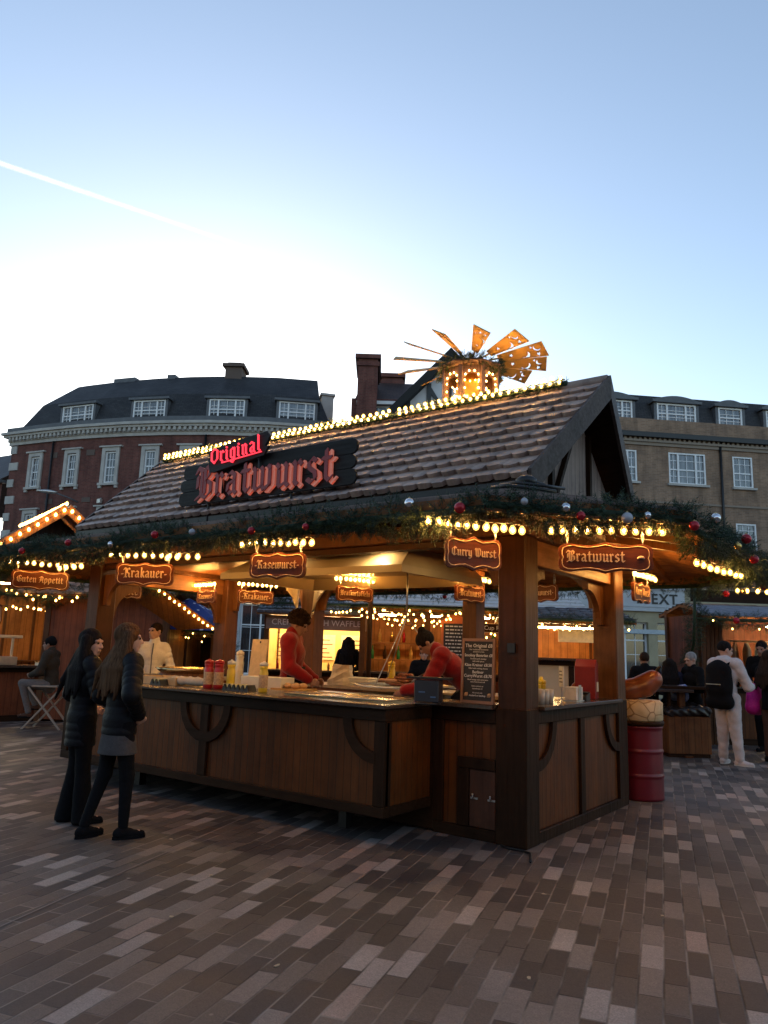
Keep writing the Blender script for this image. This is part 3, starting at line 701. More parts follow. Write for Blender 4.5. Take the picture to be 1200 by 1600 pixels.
# ------------------------------------------------------------------ hanging plaques
M_PLAQ=wood('plaque_wood',(.115,.030,.013),'x',0,.35,.35)
M_PEDGE=plain('plaque_edge',(.045,.015,.008),.4)
M_GOLD=plain('sign_cream_paint',(.62,.42,.25),.5,0,.1)
def plaque_outline(w,h):
    """ogee-topped board, half width w, half height h"""
    f=[(-1,.55),(-.97,.78),(-.88,.93),(-.75,.98),(-.55,.88),(-.34,.84),(-.16,.94),(0,1.08)]
    top=f+[(-x,y) for x,y in reversed(f[:-1])]
    rt=[(1.0,.25),(.975,0),(1.0,-.25)]
    bot=[(x,-y) for x,y in reversed(top)]
    lf=[(-x,-y) if False else (-1.0*abs(x),-y) for x,y in rt]
    return [(x*w,y*h) for x,y in top+rt+bot+lf]
def plaque(label, text, c, ang, w=.60, h=.23, fs=.105, hang=.11, emblem=False, group='carved signs hanging from the stall canopy', bulbs=6, blen=None, chain_to=None, bz=.125, nib=.2):
    """c: centre, ang: heading of the text direction from +X"""
    t=thing('hanging_sign',label,'sign',c,R(ang),group)
    fs=min(h*.46,w*(.66 if emblem else .80)/sum(G[k][1]+.04 for k in text)); xo=-w*.08 if emblem else 0
    o=plaque_outline(w/2,h/2); m=MB(); m.prism([(x,.016,z) for x,z in o],(0,-.032,0)); m.build('board',M_PLAQ,t,bev=.004)
    for sgn in (1,-1):
        m=MB(); oo=plaque_outline(w/2*.92,h/2*.84); m.tube([(x,-.017*sgn,z) for x,z in oo+oo[:2]],.0030,4,cap=False); m.build('border',M_GOLD,t)
        m=MB(); letters(m,text,fs,(xo*sgn,-.0175*sgn,-fs*.52),(sgn,0,0),(0,0,1),(0,-sgn,0),.004,nib=nib,thin=.06,zs=.0004); m.build('lettering',M_GOLD,t)
        if emblem:
            m=MB(); m.tube([(sgn*(w*.335+.05*i/6),-.019*sgn,-.005+.012*math.sin(math.pi*i/6)) for i in range(7)],[.004,.010,.012,.012,.012,.010,.004],6); m.build('sausage_emblem',M_GOLD,t)
    for x in (-w*.40,w*.40):
        m=MB(); z0=h/2*.93
        k=3
        for i in range(k):
            zz=z0+hang*(i+.5)/k; m.tube([(x+.010*math.cos(a)*(1 if i%2 else .25),.010*math.cos(a)*(.25 if i%2 else 1),zz+.036*math.sin(a)) for a in [2*math.pi*j/8 for j in range(9)]],.0035,4,cap=False)
        m.build('chain',M_STEEL,t)
    if bulbs:
        d=V((math.cos(R(ang)),math.sin(R(ang)),0)); bl=blen or w*1.15; cc=V(c)+V((0,0,h/2+bz-.0))+V((d.y,-d.x,0))*.05
        light_string(bulbs_label(text,label), [cc-d*bl/2,cc+d*bl/2], bulbs+2)
    return t
_bl={}
def bulbs_label(text,label): return 'bulb row above '+label.replace('carved wooden ','the ').replace('carved brown ','the ')
plaque('carved wooden Kasewurst sign hanging under the front canopy','-Kasewurst-',(-1.86,-1.19,2.305),16,.56,.235,.085,bulbs=8,blen=.78)
plaque('carved wooden Krakauer sign hanging under the front canopy','-Krakauer-',(-3.90,-1.10,2.305),30,.64,.24,.105,bulbs=7,blen=.84)
plaque('carved wooden Guten Appetit sign over the left stall counter','Guten Appetit',(-6.02,-1.06,2.305),59,.66,.24,.082,bulbs=7,blen=.80)
plaque('carved wooden Curry Wurst sign lit from above beside the corner post','Curry Wurst',(.185,-1.27,2.30),57,.46,.235,.070,bulbs=9,blen=.84)
plaque('carved wooden Bratwurst sign with a small sausage emblem at the canopy corner','Bratwurst ',(.95,-.65,2.305),29,.68,.215,.100,emblem=True,bulbs=8,blen=.88,bz=.135)
plaque('carved wooden Kasewurst sign at the far left back canopy','-Kasewurst-',(-6.2,1.75,2.315),-8,.52,.21,.078,bulbs=6)
plaque('carved wooden Krakauer sign at the back canopy left of the cloth swags','-Krakauer-',(-5.38,2.0,2.315),68,.58,.21,.088,bulbs=7)
plaque('carved wooden Bratkartoffeln sign at the back canopy right of the cloth swags','Bratkartoffeln',(-3.36,1.85,2.315),70,.58,.21,.062,bulbs=8,blen=.72)
plaque('carved wooden Bratwurst sign at the back canopy near the menu board','-Bratwurst-',(-1.80,2.2,2.315),82,.60,.21,.088,bulbs=8,blen=.75)
plaque('carved wooden Curry Wurst sign at the back right post','Curry Wurst',(.22,2.55,2.315),90,.60,.22,.095,bulbs=9,blen=.85)
plaque('carved wooden Fritte sign behind the Guten Appetit sign','Fritte',(-6.62,.62,2.315),62,.40,.21,.095,bulbs=7,blen=.7)
plaque('carved brown sign seen tilted through the side opening','-Bratwurst-',(-.98,2.5,2.33),-12,.50,.21,.085,bulbs=0)
# other rows of bulbs under the canopy
light_string('row of warm bulbs under the canopy right of the corner Bratwurst sign',[(1.28,.55,2.44),(1.42,1.9,2.44)],8)
light_string('row of warm bulbs along the back right canopy board above the shop fascia',[(.98,3.55,2.46),(1.45,4.0,2.46)],5)
light_string('row of warm bulbs along the canopy edge left of the Krakauer sign',[(-5.3,-1.30,2.44),(-4.7,-1.30,2.45)],4)
light_string('row of warm bulbs along the front canopy right of the Krakauer sign',[(-3.3,-1.34,2.47),(-2.7,-1.34,2.46)],4)
# ------------------------------------------------------------------ the big roof sign
M_SBLK=wood('sign_black_boards',(.010,.008,.0075),'x',0,.5,.35)
M_RED=plain('letter_dark_red',(.30,.010,.012),.35,0,.1)
M_SALM=plain('letter_salmon_edge',(.85,.36,.24),.4,0,.05)
_t=NT('letter_red_glow'); _p=_t.pbr((.8,.03,.05),.4); _p.inputs['Emission Color'].default_value=(1,.035,.06,1); _p.inputs['Emission Strength'].default_value=.62; M_NEON=_t.m
_t=NT('letter_edge_glow'); _p=_t.pbr((.72,.36,.24),.4); _p.inputs['Emission Color'].default_value=(1,.20,.12,1); _p.inputs['Emission Strength'].default_value=.10; M_NEON2=_t.m
sx0,sx1,sy=-4.36,-1.84,-.26
sg=thing('roof_sign','big black roof sign with red blackletter Bratwurst above the serving counter','sign',((sx0+sx1)/2,sy,3.14))
rr=random.Random(11); zz=3.235-3.14; hs=[.17,.15,.17]
for i,h in enumerate(hs):
    L0=-1.24-rr.uniform(0,.10); L1=1.22+rr.uniform(0,.12)
    if i==0: L0-=.06
    pts=[]
    for k in range(7):
        a=-math.pi/2+math.pi*k/6; pts.append((L1+math.cos(a)*.075,0,zz+h/2+math.sin(a)*h/2))
    for k in range(7):
        a=math.pi/2+math.pi*k/6; pts.append((L0+math.cos(a)*.06,0,zz+h/2+math.sin(a)*h/2))
    m=MB(); m.prism(pts,(0,.03,0)); m.build('plank',M_SBLK,sg,bev=.004); zz+=h+.001
fs=.255
m=MB(); letters(m,'Bratwurst',fs,(.092,-.004,.142),(1,0,0),(0,0,1),(0,-1,0),.030,nib=.19,thin=.07,zs=.0012,gap=.135,ang=40,grow=.06); m.build('letter_edge',M_NEON2,sg)
m=MB(); letters(m,'Bratwurst',fs,(.059,-.046,.160),(1,0,0),(0,0,1),(0,-1,0),.012,nib=.20,thin=.06,zs=.0012,gap=.135,ang=40); m.build('letter_face',M_RED,sg)
for x in (-.92,.42):
    m=MB(); m.tube([(x,.06,-.30),(x,.06,.45)],.016,6); m.build('sign_post',M_BLACK,sg)
og=thing('small_roof_sign','small black roof sign with glowing red word Original above the big sign','sign',(-3.42,-.34,3.69),0)
og.rotation_euler=(0,R(-4.5),0)
m=MB(); m.prism([(-.47,0,-.07),(-.40,0,-.085),(.42,0,-.045),(.50,0,.05),(.44,0,.06),(.52,0,.16),(.46,0,.23),(-.1,0,.225),(-.47,0,.20),(-.50,0,.08)],(0,.03,0)); m.build('plank',M_SBLK,og,bev=.004)
m=MB(); letters(m,'Original',.120,(-.01,-.004,.022),(1,0,0),(0,0,1),(0,-1,0),.016,nib=.15,thin=.06,gap=.20,zs=.0008); m.beam((-.25,-.014,-.0),(.40,-.014,-.0),.012,.012); m.build('lettering',M_NEON,og)
m=MB(); m.tube([(-.3,.05,-.35),(-.3,.05,.1)],.014,6); m.tube([(.3,.05,-.35),(.3,.05,.1)],.014,6); m.build('sign_bracket',M_BLACK,og)
# ------------------------------------------------------------------ fir garlands
def needle_mat(name,cols):
    t=NT(name); oi=t.n('ShaderNodeTexCoord'); n=t.noise(oi.outputs['Object'],9,3,.6)
    g=t.n('ShaderNodeNewGeometry'); r=g.outputs['Random Per Island']
    c=t.ramp(t.math('ADD',t.math('MULTIPLY',n,.5),t.math('MULTIPLY',r,.5)),cols)
    p=t.pbr(c,.6,0,.3); return t.m
M_FIR=needle_mat('fir_needles',[(.25,(.010,.022,.014)),(.45,(.022,.046,.026)),(.62,(.040,.072,.036)),(.8,(.075,.105,.05))])
def garland_geo(mb,pts,rad,dens,seed=1,ln=.085,sag=0):
    rr=random.Random(seed); pts=[V(p) for p in pts]
    segs=[(b-a) for a,b in zip(pts[:-1],pts[1:])]; L=sum(s.length for s in segs)
    N=int(L*dens); vs=[];fs=[]
    cum=[0]
    for s in segs: cum.append(cum[-1]+s.length)
    for i in range(N):
        s=L*rr.random()
        k=max(j for j in range(len(segs)) if cum[j]<=s+1e-9); d=segs[k].normalized(); p=pts[k]+d*(s-cum[k])
        p=p+V((0,0,.03*math.sin(s*3.1+seed)+.02*math.sin(s*7.7)))
        a=d.cross(V((0,0,1))).normalized(); b=a.cross(d)
        th=rr.uniform(0,2*math.pi); rv=rad*(.15+.85*math.sqrt(rr.random()))*(.80+.22*math.sin(s*4.3+1.7*seed)+.16*math.sin(s*11.1+seed))
        out=a*math.cos(th)+b*math.sin(th)
        p=p+out*rv*.75
        # a sprig: a twig direction with flat needles either side
        tw=(out*rr.uniform(.4,1.1)+d*rr.uniform(-1,1)+V((0,0,rr.uniform(-.5,.25)))).normalized()
        sl=ln*rr.uniform(.7,1.5); s1=tw.cross(V((rr.random()-.5,rr.random()-.5,rr.random()-.5))).normalized(); s2=tw.cross(s1)
        for q in range(7):
            f=(q+.5)/7; base=p+tw*(sl*f); nl=sl*(.55-.25*f)
            for sg_ in (1,-1):
                dr=(tw*.75+(s1 if q%2 else s2)*sg_*.8+V((0,0,rr.uniform(-.15,.1)))).normalized(); wv=tw.cross(dr)
                if wv.length<1e-4: continue
                wv=wv.normalized()*.0032; n0=len(vs)
                vs+= [base-wv,base+wv,base+dr*nl]; fs.append((n0,n0+1,n0+2))
    mb.add(vs,fs)
def garland(label,pts,rad=.12,dens=300,seed=1,group='fir garlands along the stall eaves',mat=None,ln=.085):
    o=V(pts[0]); t=thing('garland',label,'garland',o,0,group); m=MB(); garland_geo(m,[V(p)-o for p in pts],rad,dens,seed,ln); m.build('fir_sprays',mat or M_FIR,t)
    m=MB(); m.tube([V(p)-o for p in pts],.03,6); m.build('core',M_FIR,t); return t
def edge(k,ins=.05,z=CZ-.13,t0=0,t1=1):
    a=V((*O[k],z)); b=V((*O[(k+1)%8],z)); return [a.lerp(b,t0),a.lerp(b,t1)]
garland('thick fir garland along the front canopy edge over the counter',edge(0,z=CZ-.10),.140,500,2)
garland('thick fir garland along the angled canopy corner above the Bratwurst sign',edge(1,z=CZ-.07),.125,520,3)
garland('fir garland along the right side canopy edge',edge(2),.16,430,4)
garland('fir garland along the back right canopy corner',edge(3),.15,300,5)
garland('fir garland along the back canopy edge',edge(4),.11,150,6)
garland('fir garland along the back left canopy corner',edge(5),.11,130,8)
garland('fir garland along the left side canopy edge',edge(6),.11,150,9)
garland('thick fir garland along the left front canopy corner over the Guten Appetit sign',edge(7),.145,450,7)
garland('narrow fir garland along the roof ridge between the bulbs',[(RX0+.1,1.24,RZ+.035),(RX1-.42,1.24,RZ+.035)],.055,300,10,ln=.05)
light_string('upper row of warm bulbs along the roof ridge left of the pyramid',[(RX0+.06,1.25,RZ+.085),(-2.4,1.25,RZ+.085)],45,mat=M_BULBR,r=.019,hang=.03,flip=-1)
light_string('lower row of warm bulbs along the roof ridge left of the pyramid',[(RX0+.12,1.20,RZ+.035),(-2.4,1.20,RZ+.035)],45,mat=M_BULBR,r=.018,hang=.01,flip=-1)
light_string('upper row of warm bulbs along the roof ridge under and right of the pyramid',[(-2.35,1.25,RZ+.085),(RX1-.45,1.25,RZ+.085)],23,mat=M_BULBR,r=.019,hang=.03,flip=-1)
light_string('lower row of warm bulbs along the roof ridge under and right of the pyramid',[(-2.3,1.20,RZ+.035),(RX1-.45,1.20,RZ+.035)],22,mat=M_BULBR,r=.018,hang=.01,flip=-1)
# baubles
M_BRED=plain('red_bauble',(.42,.015,.025),.16,.35,.06); M_BSIL=plain('silver_bauble',(.75,.75,.77),.12,.95,.04); M_BMAT=plain('grey_bauble',(.42,.42,.44),.5,.3,.08); M_BGOLD=plain('gold_bauble',(.7,.45,.12),.2,.9,.08)
M_GOLDW=plain('gold_cap',(.6,.45,.2),.3,.9)
BAUB={'red':M_BRED,'silver':M_BSIL,'matt grey':M_BMAT,'gold':M_BGOLD}
def bauble(col,p,r,label):
    t=thing('bauble',label,'bauble',p,0,'baubles on the fir garlands')
    m=MB(); m.ball((0,0,0),r,14,9); m.build('globe',BAUB[col],t)
    m=MB(); m.lathe([(r*.22,r*.95),(r*.22,r*1.12),(r*.08,r*1.16),(r*.05,r*1.3)],(0,0,0),8); m.build('cap',M_GOLDW,t)
def on_edge(k,f,out=.12,dz=0):
    a,b=edge(k); p=a.lerp(b,f); d=(b-a).normalized(); n=V((d.y,-d.x,0)); return p+n*out+V((0,0,dz))
for k,f,col,r,dz,lab in (
  (0,.985,'red',.055,.0,'red bauble on the front garland left of the Curry Wurst sign'),
  (0,.93,'silver',.05,.07,'silver bauble high on the front garland near its right end'),
  (0,.80,'red',.04,-.03,'small red bauble on the front garland above the lit canopy boards'),
  (0,.72,'red',.045,-.02,'red bauble on the front garland right of the Kasewurst sign'),
  (0,.62,'matt grey',.04,.02,'grey bauble on the front garland above the Kasewurst sign'),
  (0,.55,'red',.05,.03,'red bauble on the front garland left of the Kasewurst sign'),
  (0,.46,'silver',.04,-.02,'silver bauble on the front garland between the Kasewurst and Krakauer signs'),
  (0,.36,'red',.05,.04,'red bauble on the front garland right of the Krakauer sign'),
  (0,.24,'red',.05,.0,'red bauble on the front garland above the Krakauer sign'),
  (0,.13,'silver',.045,.03,'silver bauble on the front garland left of the Krakauer sign'),
  (0,.03,'red',.05,-.02,'red bauble at the left end of the front garland'),
  (7,.85,'silver',.05,.03,'silver bauble on the left corner garland above the Guten Appetit sign'),
  (7,.65,'red',.05,-.03,'red bauble on the left corner garland'),
  (1,.14,'matt grey',.035,.05,'small grey bauble at the left of the corner garland'),
  (1,.33,'silver',.045,.03,'silver bauble on the corner garland above the corner post'),
  (1,.40,'red',.045,-.02,'red striped bauble beside the silver one above the corner post'),
  (1,.62,'matt grey',.055,-.01,'large matt grey bauble on the corner garland above the Bratwurst sign'),
  (1,.72,'silver',.035,.02,'small silver bauble right of the large grey one'),
  (1,.95,'red',.05,-.03,'red bauble where the corner garland meets the side garland'),
  (2,.03,'silver',.05,.06,'silver bauble at the front end of the side garland'),
  (2,.36,'red',.06,.06,'large red bauble high on the right side garland'),
  (2,.45,'red',.055,-.08,'red bauble low on the right side garland'),
  (2,.25,'gold',.04,-.05,'gold bauble on the right side garland'),
  (2,.7,'silver',.05,-.02,'silver bauble far along the right side garland'),
  (2,.85,'red',.05,-.08,'red bauble at the back end of the side garland'),
  (3,.25,'red',.06,-.12,'red bauble hanging low on the back right garland corner'),
  (3,.5,'gold',.05,-.14,'gold bauble hanging low on the back right garland corner'),
  (3,.75,'red',.06,-.14,'red bauble at the left of the back right garland corner'),
  (4,.1,'red',.055,-.1,'red bauble on the back garland seen through the side opening'),
  (4,.35,'red',.05,-.08,'red bauble on the back garland above the menu board'),
  (4,.52,'red',.05,-.08,'red bauble on the middle of the back garland')):
    bauble(col,on_edge(k,f,.15,dz+.02),r*.72,lab)
# ------------------------------------------------------------------ Christmas pyramid on the ridge
M_PLY=wood('pyramid_plywood',(.50,.28,.075),'x',0,.5,.25)
M_PWOOD=wood('pyramid_house_boards',(.19,.115,.085),'z',.06,.55,.35,.4,pax='xy')
PXC=(-1.54,1.7,4.41)
py=thing('christmas_pyramid','wooden Christmas pyramid with star cut paddles standing on the stall roof ridge','pyramid',PXC)
m=MB(); m.lathe([(.34,-.42),(.36,-.4),(.37,.09),(.36,.10),(.36,.13)],(0,0,0),8,smooth=False); m.build('base',M_PWOOD,py)
Rr=.34; zb,zt=.13,.60
for k in range(8):
    a0=2*math.pi*(k)/8+R(10); a1=a0+2*math.pi/8
    p=V((Rr*math.cos(a0),Rr*math.sin(a0),zb)); q=V((Rr*math.cos(a1),Rr*math.sin(a1),zb)); ax=(q-p).normalized(); L=(q-p).length; up=V((0,0,1)); n=ax.cross(up)*-1
    hw=L*.32; c=L/2
    hole=[p+ax*(c-hw)+up*.02,p+ax*(c+hw)+up*.02]+[p+ax*(c+hw*math.cos(t))+up*(.30+hw*math.sin(t)) for t in [math.pi*i/8 for i in range(9)]]
    m=MB(); m.holes([[p,q,q+up*(zt-zb),p+up*(zt-zb)],hole],-(p+q).normalized()*.025+V((0,0,0))); m.build('arch_panel',M_PWOOD,py)
    m=MB(); m.beam(p+up*-.0,p+up*(zt-zb),.05,.05,(math.cos(a0),math.sin(a0),0)); m.build('corner_post',M_PWOOD,py)
    me,cm,gm=bulb_mesh(M_FAIRY,.0095)
    nb=[hole[1].lerp(hole[2],f) for f in (.15,.5,.85)]+hole[3:-1:2]+[hole[-1].lerp(hole[0],f) for f in (.15,.5,.85)]
    for h in nb:
        b=bpy.data.objects.new('bulb',me); link(b,py); b.location=h+ (p+q).normalized()*.02; 
_amb=plain('amber_backing',(.75,.33,.05),.6)
m=MB(); m.lathe([(.17,zb),(.17,zt-.02)],(0,0,0),12); m.build('inner_drum',_amb,py)
rr=random.Random(4); me,cm,gm=bulb_mesh(M_FAIRY,.008)
for i in range(34):
    a=rr.uniform(0,2*math.pi); b=bpy.data.objects.new('fairy_light',me); link(b,py); b.location=(.195*math.cos(a),.195*math.sin(a),rr.uniform(zb+.03,zt-.1))
m=MB(); m.lathe([(.40,zt),(.43,zt+.03),(.40,zt+.06),(.1,zt+.11),(.06,zt+.2)],(0,0,0),8,smooth=False); m.build('house_roof',M_PWOOD,py)
m=MB(); ring=[(.37*math.cos(a),.37*math.sin(a),zt+.02) for a in [2*math.pi*i/24 for i in range(25)]]; garland_geo(m,ring,.07,330,21,.06); m.build('fir_wreath',M_FIR,py)
def star(c,r,n=5,rot=0): return [(c[0]+(r if i%2==0 else r*.42)*math.cos(rot+math.pi*i/n),c[1]+(r if i%2==0 else r*.42)*math.sin(rot+math.pi*i/n)) for i in range(2*n)]
def moon(c,r,rot):
    pts=[]
    for i in range(9):
        a=-1.9+3.8*i/8; pts.append((math.cos(a)*r,math.sin(a)*r))
    for i in range(7):
        a=1.55-3.1*i/6; pts.append((.42*r+math.cos(a)*r*.86,math.sin(a)*r*.86) if False else (-.32*r+ -0+math.cos(a)*r*.78*1.0,math.sin(a)*r*.88))
    return [(c[0]+x*math.cos(rot)-y*math.sin(rot),c[1]+x*math.sin(rot)+y*math.cos(rot)) for x,y in pts]
zh=zt+.13
# blade outline in its own plane: x outward from the hub, y across
blade=[(.36,-.045),(.94,-.112),(.97,.108),(.36,.045)]
holes2=[star((.86,.055),.036,rot=.4),star((.79,-.055),.026,rot=1),moon((.70,.03),.058,.9),moon((.86,-.035),.045,2.2),star((.53,.0),.034,rot=.2)]
m=MB(); m.holes([[(x,0,y) if False else (x,y,0) for x,y in blade]]+[[(x,y,0) for x,y in h] for h in holes2],(0,0,.012)); bme=m.mesh('paddle'); bme.materials.append(M_PLY)
arm=MB(); arm.tube([(.04,0,.0),(.42,0,-.0)],.012,6); arm.build
arme=arm.mesh('paddle_arm'); arme.materials.append(M_PLY)
m=MB(); m.lathe([(.02,.1),(.075,.1),(.075,.18),(.02,.2),(.012,.27),(.001,.28)],(0,0,zt),12); m.build('hub',M_PWOOD,py)
for k in range(12):
    a=2*math.pi*k/12+R(7)
    o=bpy.data.objects.new('paddle',bme); link(o,py); o.location=(0,0,zh); o.rotation_mode='XYZ'
    o.rotation_euler=(Matrix.Rotation(a,3,'Z')@Matrix.Rotation(R(-2),3,'Y')@Matrix.Rotation(R(-31),3,'X')).to_euler()
    b=bpy.data.objects.new('paddle_arm',arme); link(b,o); b.location=(0,0,0)
# ------------------------------------------------------------------ buildings
M_BRKL=bricks('red_brick',(.165,.060,.048),(.12,.042,.036),(.14,.105,.09),seed=1)
M_BRKR=bricks('brown_brick',(.30,.195,.132),(.22,.142,.098),(.29,.24,.195),seed=2)
M_STONE=plain('portland_stone',(.42,.40,.37),.8,0,.14,nscale=2.5)
M_WHITE=plain('white_window_paint',(.74,.75,.76),.45,0,.05,nscale=3)
def slate_mat(name,c1,c2):
    t=NT(name); c=t.coord('UV'); b=t.n('ShaderNodeTexBrick'); b.offset=.5
    b.inputs['Color1'].default_value=(*c1,1); b.inputs['Color2'].default_value=(*c2,1); b.inputs['Mortar'].default_value=(.008,.008,.008,1)
    b.inputs['Scale'].default_value=1; b.inputs['Mortar Size'].default_value=.008; b.inputs['Brick Width'].default_value=.26; b.inputs['Row Height'].default_value=.13
    t.l(c,b.inputs['Vector']); n=t.noise(c,.7,5,.65)
    col=t.mix(1,b.outputs[0],t.ramp(n,[(.3,(.6,.6,.6)),(.7,(1.35,1.35,1.3))]),'MULTIPLY')
    t.pbr(col,.65,0,.35,t.bump(b.outputs['Fac'],-.5,.015)); return t.m
M_SLATE=slate_mat('slate_roof',(.040,.040,.044),(.026,.026,.030))
M_CLAY=slate_mat('dark_clay_roof',(.075,.040,.032),(.05,.028,.024))
M_LEAD=plain('lead_sheet',(.10,.105,.115),.55,.2,.15,nscale=4)
def glass_mat(name,curt):
    t=NT(name); c=t.coord(); n=t.noise(t.mapping(c,(9,9,.8)),1.2,3,.6); n2=t.noise(c,.6,2)
    col=t.ramp(n,[(.35,(.02,.024,.03)),(.52,tuple(.55*x for x in curt)),(.68,curt)])
    p=t.pbr(col,.06,0,.75); p.inputs['Coat Weight'].default_value=.6; p.inputs['Coat Roughness'].default_value=.02; return t.m
M_GLS=glass_mat('window_glass',(.16,.17,.18)); M_GLD=glass_mat('dark_window_glass',(.05,.055,.06))
class Face:
    """facade coordinates: s along a plan polyline, out towards the viewer, z up"""
    def __init__(f,nodes,off):
        f.n=[V((a,b,0)) for a,b in nodes]; f.cum=[0]
        for a,b in zip(f.n[:-1],f.n[1:]): f.cum.append(f.cum[-1]+(b-a).length)
        f.off=V(off)
    def __call__(f,s,out,z):
        k=0
        while k<len(f.n)-2 and s>f.cum[k+1]: k+=1
        d=(f.n[k+1]-f.n[k]); L=d.length; d.normalize(); nn=V((d.y,-d.x,0))
        def nk(i):
            i=max(0,min(len(f.n)-2,i)); e=(f.n[i+1]-f.n[i]).normalized(); return V((e.y,-e.x,0))
        u=(s-f.cum[k])/L
        nv=nn if len(f.n)==2 else (nk(k-1)+nn).normalized().lerp((nn+nk(k+1)).normalized(),max(0,min(1,u)))
        return f.n[k]+d*(s-f.cum[k])+nv*out+V((0,0,z))-f.off
    def breaks(f,s0,s1): return [s for s in f.cum[1:-1] if s0<s<s1]
def fbox(mb,F,s0,s1,o0,o1,z0,z1,sub=True):
    ss=[s0]+(F.breaks(s0,s1) if sub else [])+[s1]
    for a,b in zip(ss[:-1],ss[1:]):
        vs=[F(a,o0,z0),F(b,o0,z0),F(b,o1,z0),F(a,o1,z0),F(a,o0,z1),F(b,o0,z1),F(b,o1,z1),F(a,o1,z1)]
        mb.add(vs,[(0,1,2,3),(7,6,5,4),(4,5,1,0),(5,6,2,1),(6,7,3,2),(7,4,0,3)])
def fwall(mb,F,s0,s1,z0,z1,ops,deep=.14,out=0):
    S=sorted(set([s0,s1]+F.breaks(s0,s1)+[o[0] for o in ops]+[o[1] for o in ops])); Z=sorted(set([z0,z1]+[o[2] for o in ops]+[o[3] for o in ops]))
    S=[s for s in S if s0<=s<=s1]; Z=[z for z in Z if z0<=z<=z1]
    for a,b in zip(S[:-1],S[1:]):
        for c,d in zip(Z[:-1],Z[1:]):
            ms,mz=(a+b)/2,(c+d)/2
            if any(o[0]<ms<o[1] and o[2]<mz<o[3] for o in ops): continue
            mb.quad(F(a,out,c),F(b,out,c),F(b,out,d),F(a,out,d),[(a,c),(b,c),(b,d),(a,d)])
    for o in ops:
        a,b,c,d=o[:4]
        for p,q in (((a,c),(a,d)),((b,d),(b,c)),((a,d),(b,d)),((b,c),(a,c))):
            mb.quad(F(p[0],out,p[1]),F(q[0],out,q[1]),F(q[0],out-deep,q[1]),F(p[0],out-deep,p[1]),[(0,0),(1,0),(1,.2),(0,.2)])
def window(F,par,s0,s1,z0,z1,lights=1,rows=4,cols=3,out=-.10,glass=None,fr=.07,meet=.5,label=None):
    """sash window: frame part with a pane sub-part; 'lights' side by side (wide middle when 3)"""
    m=MB(); w=s1-s0
    ws=[1] if lights==1 else [.5,.5] if lights==2 else [.26,.48,.26]
    fbox(m,F,s0,s0+fr,out,out+.09,z0,z1,False); fbox(m,F,s1-fr,s1,out,out+.09,z0,z1,False)
    fbox(m,F,s0+fr,s1-fr,out,out+.088,z1-fr,z1,False); fbox(m,F,s0+fr,s1-fr,out,out+.088,z0,z0+fr*.9,False)
    x=s0
    for i,f in enumerate(ws):
        a=x; b=x+w*f
        if i: fbox(m,F,a-fr*.6,a+fr*.6,out,out+.086,z0+fr*.9,z1-fr,False)
        aa=a+(fr if i==0 else fr*.6); bb=b-(fr if i==len(ws)-1 else fr*.6); zm=z0+(z1-z0)*meet
        fbox(m,F,aa,bb,out+.01,out+.06,zm-.03,zm+.03,False)
        cc=cols if lights==1 else max(2,round(cols*f*1.7)) if lights==3 else 2
        for k in range(1,cc):
            xx=aa+(bb-aa)*k/cc; fbox(m,F,xx-.014,xx+.014,out+.012,out+.045,z0+fr,z1-fr,False)
        for k in range(1,rows):
            zz=z0+(z1-z0)*k/rows
            if abs(zz-zm)>.08: fbox(m,F,aa,bb,out+.013,out+.044,zz-.013,zz+.013,False)
        x=b
    o=m.build('window',M_WHITE,par)
    if label: o['label']=label
    m=MB(); m.quad(F(s0+.02,out+.02,z0+.02),F(s1-.02,out+.02,z0+.02),F(s1-.02,out+.02,z1-.02),F(s0+.02,out+.02,z1-.02)); m.build('pane',glass or M_GLS,o)
    return o
# ---- left: curved red brick terrace with mansard
ND=[(-36.892,13.853),(-34.423,14.380),(-32.121,14.985),(-29.571,15.890),(-27.630,16.769),(-25.574,17.906),(-23.217,19.587),(-21.362,21.352),(-20.781,22.07)]
LB=thing('brick_terrace','curved red brick terrace with stone window surrounds and dark mansard roof on the left','building',(-27,18,0))
F=Face(ND,(-27,18,0)); SL=F.cum[-1]
tops=[(1.36,2.50),(3.86,4.98),(6.22,7.38),(8.48,9.58),(10.52,11.68),(12.62,13.80),(14.6,15.75),(16.5,17.6)]
ops=[(a+.26,b-.26,9.52,11.14) for a,b in tops]+[(a+.26,b-.26,6.3,8.05) for a,b in tops]
shop=[(.6,3.3,.3,3.6),(4.0,6.9,.3,3.6),(7.6,10.4,.3,3.6),(11.0,13.6,.3,3.6),(14.2,17.9,.3,3.6)]
m=MB(); fwall(m,F,0,SL,4.6,12.1,ops); m.build('wall',M_BRKL,LB)
m=MB(); fwall(m,F,0,SL,0,4.6,shop,.25,.05); m.build('shopfront',plain('grey_shopfront',(.40,.42,.44),.6,0,.08,nscale=2),LB)
m=MB(); e0=F(0,0,0); b0=F(0,-9,0); 
for z0,z1 in ((0,12.1),): m.quad(b0+V((0,0,z0)),e0+V((0,0,z0)),e0+V((0,0,z1)),b0+V((0,0,z1)),[(0,z0),(9,z0),(9,z1),(0,z1)])
e1=F(SL,0,0); b1=F(SL,-9,0); m.quad(e1,b1,b1+V((0,0,12.1)),e1+V((0,0,12.1)),[(0,0),(9,0),(9,12.1),(0,12.1)]); m.build('end_wall',M_BRKL,LB)
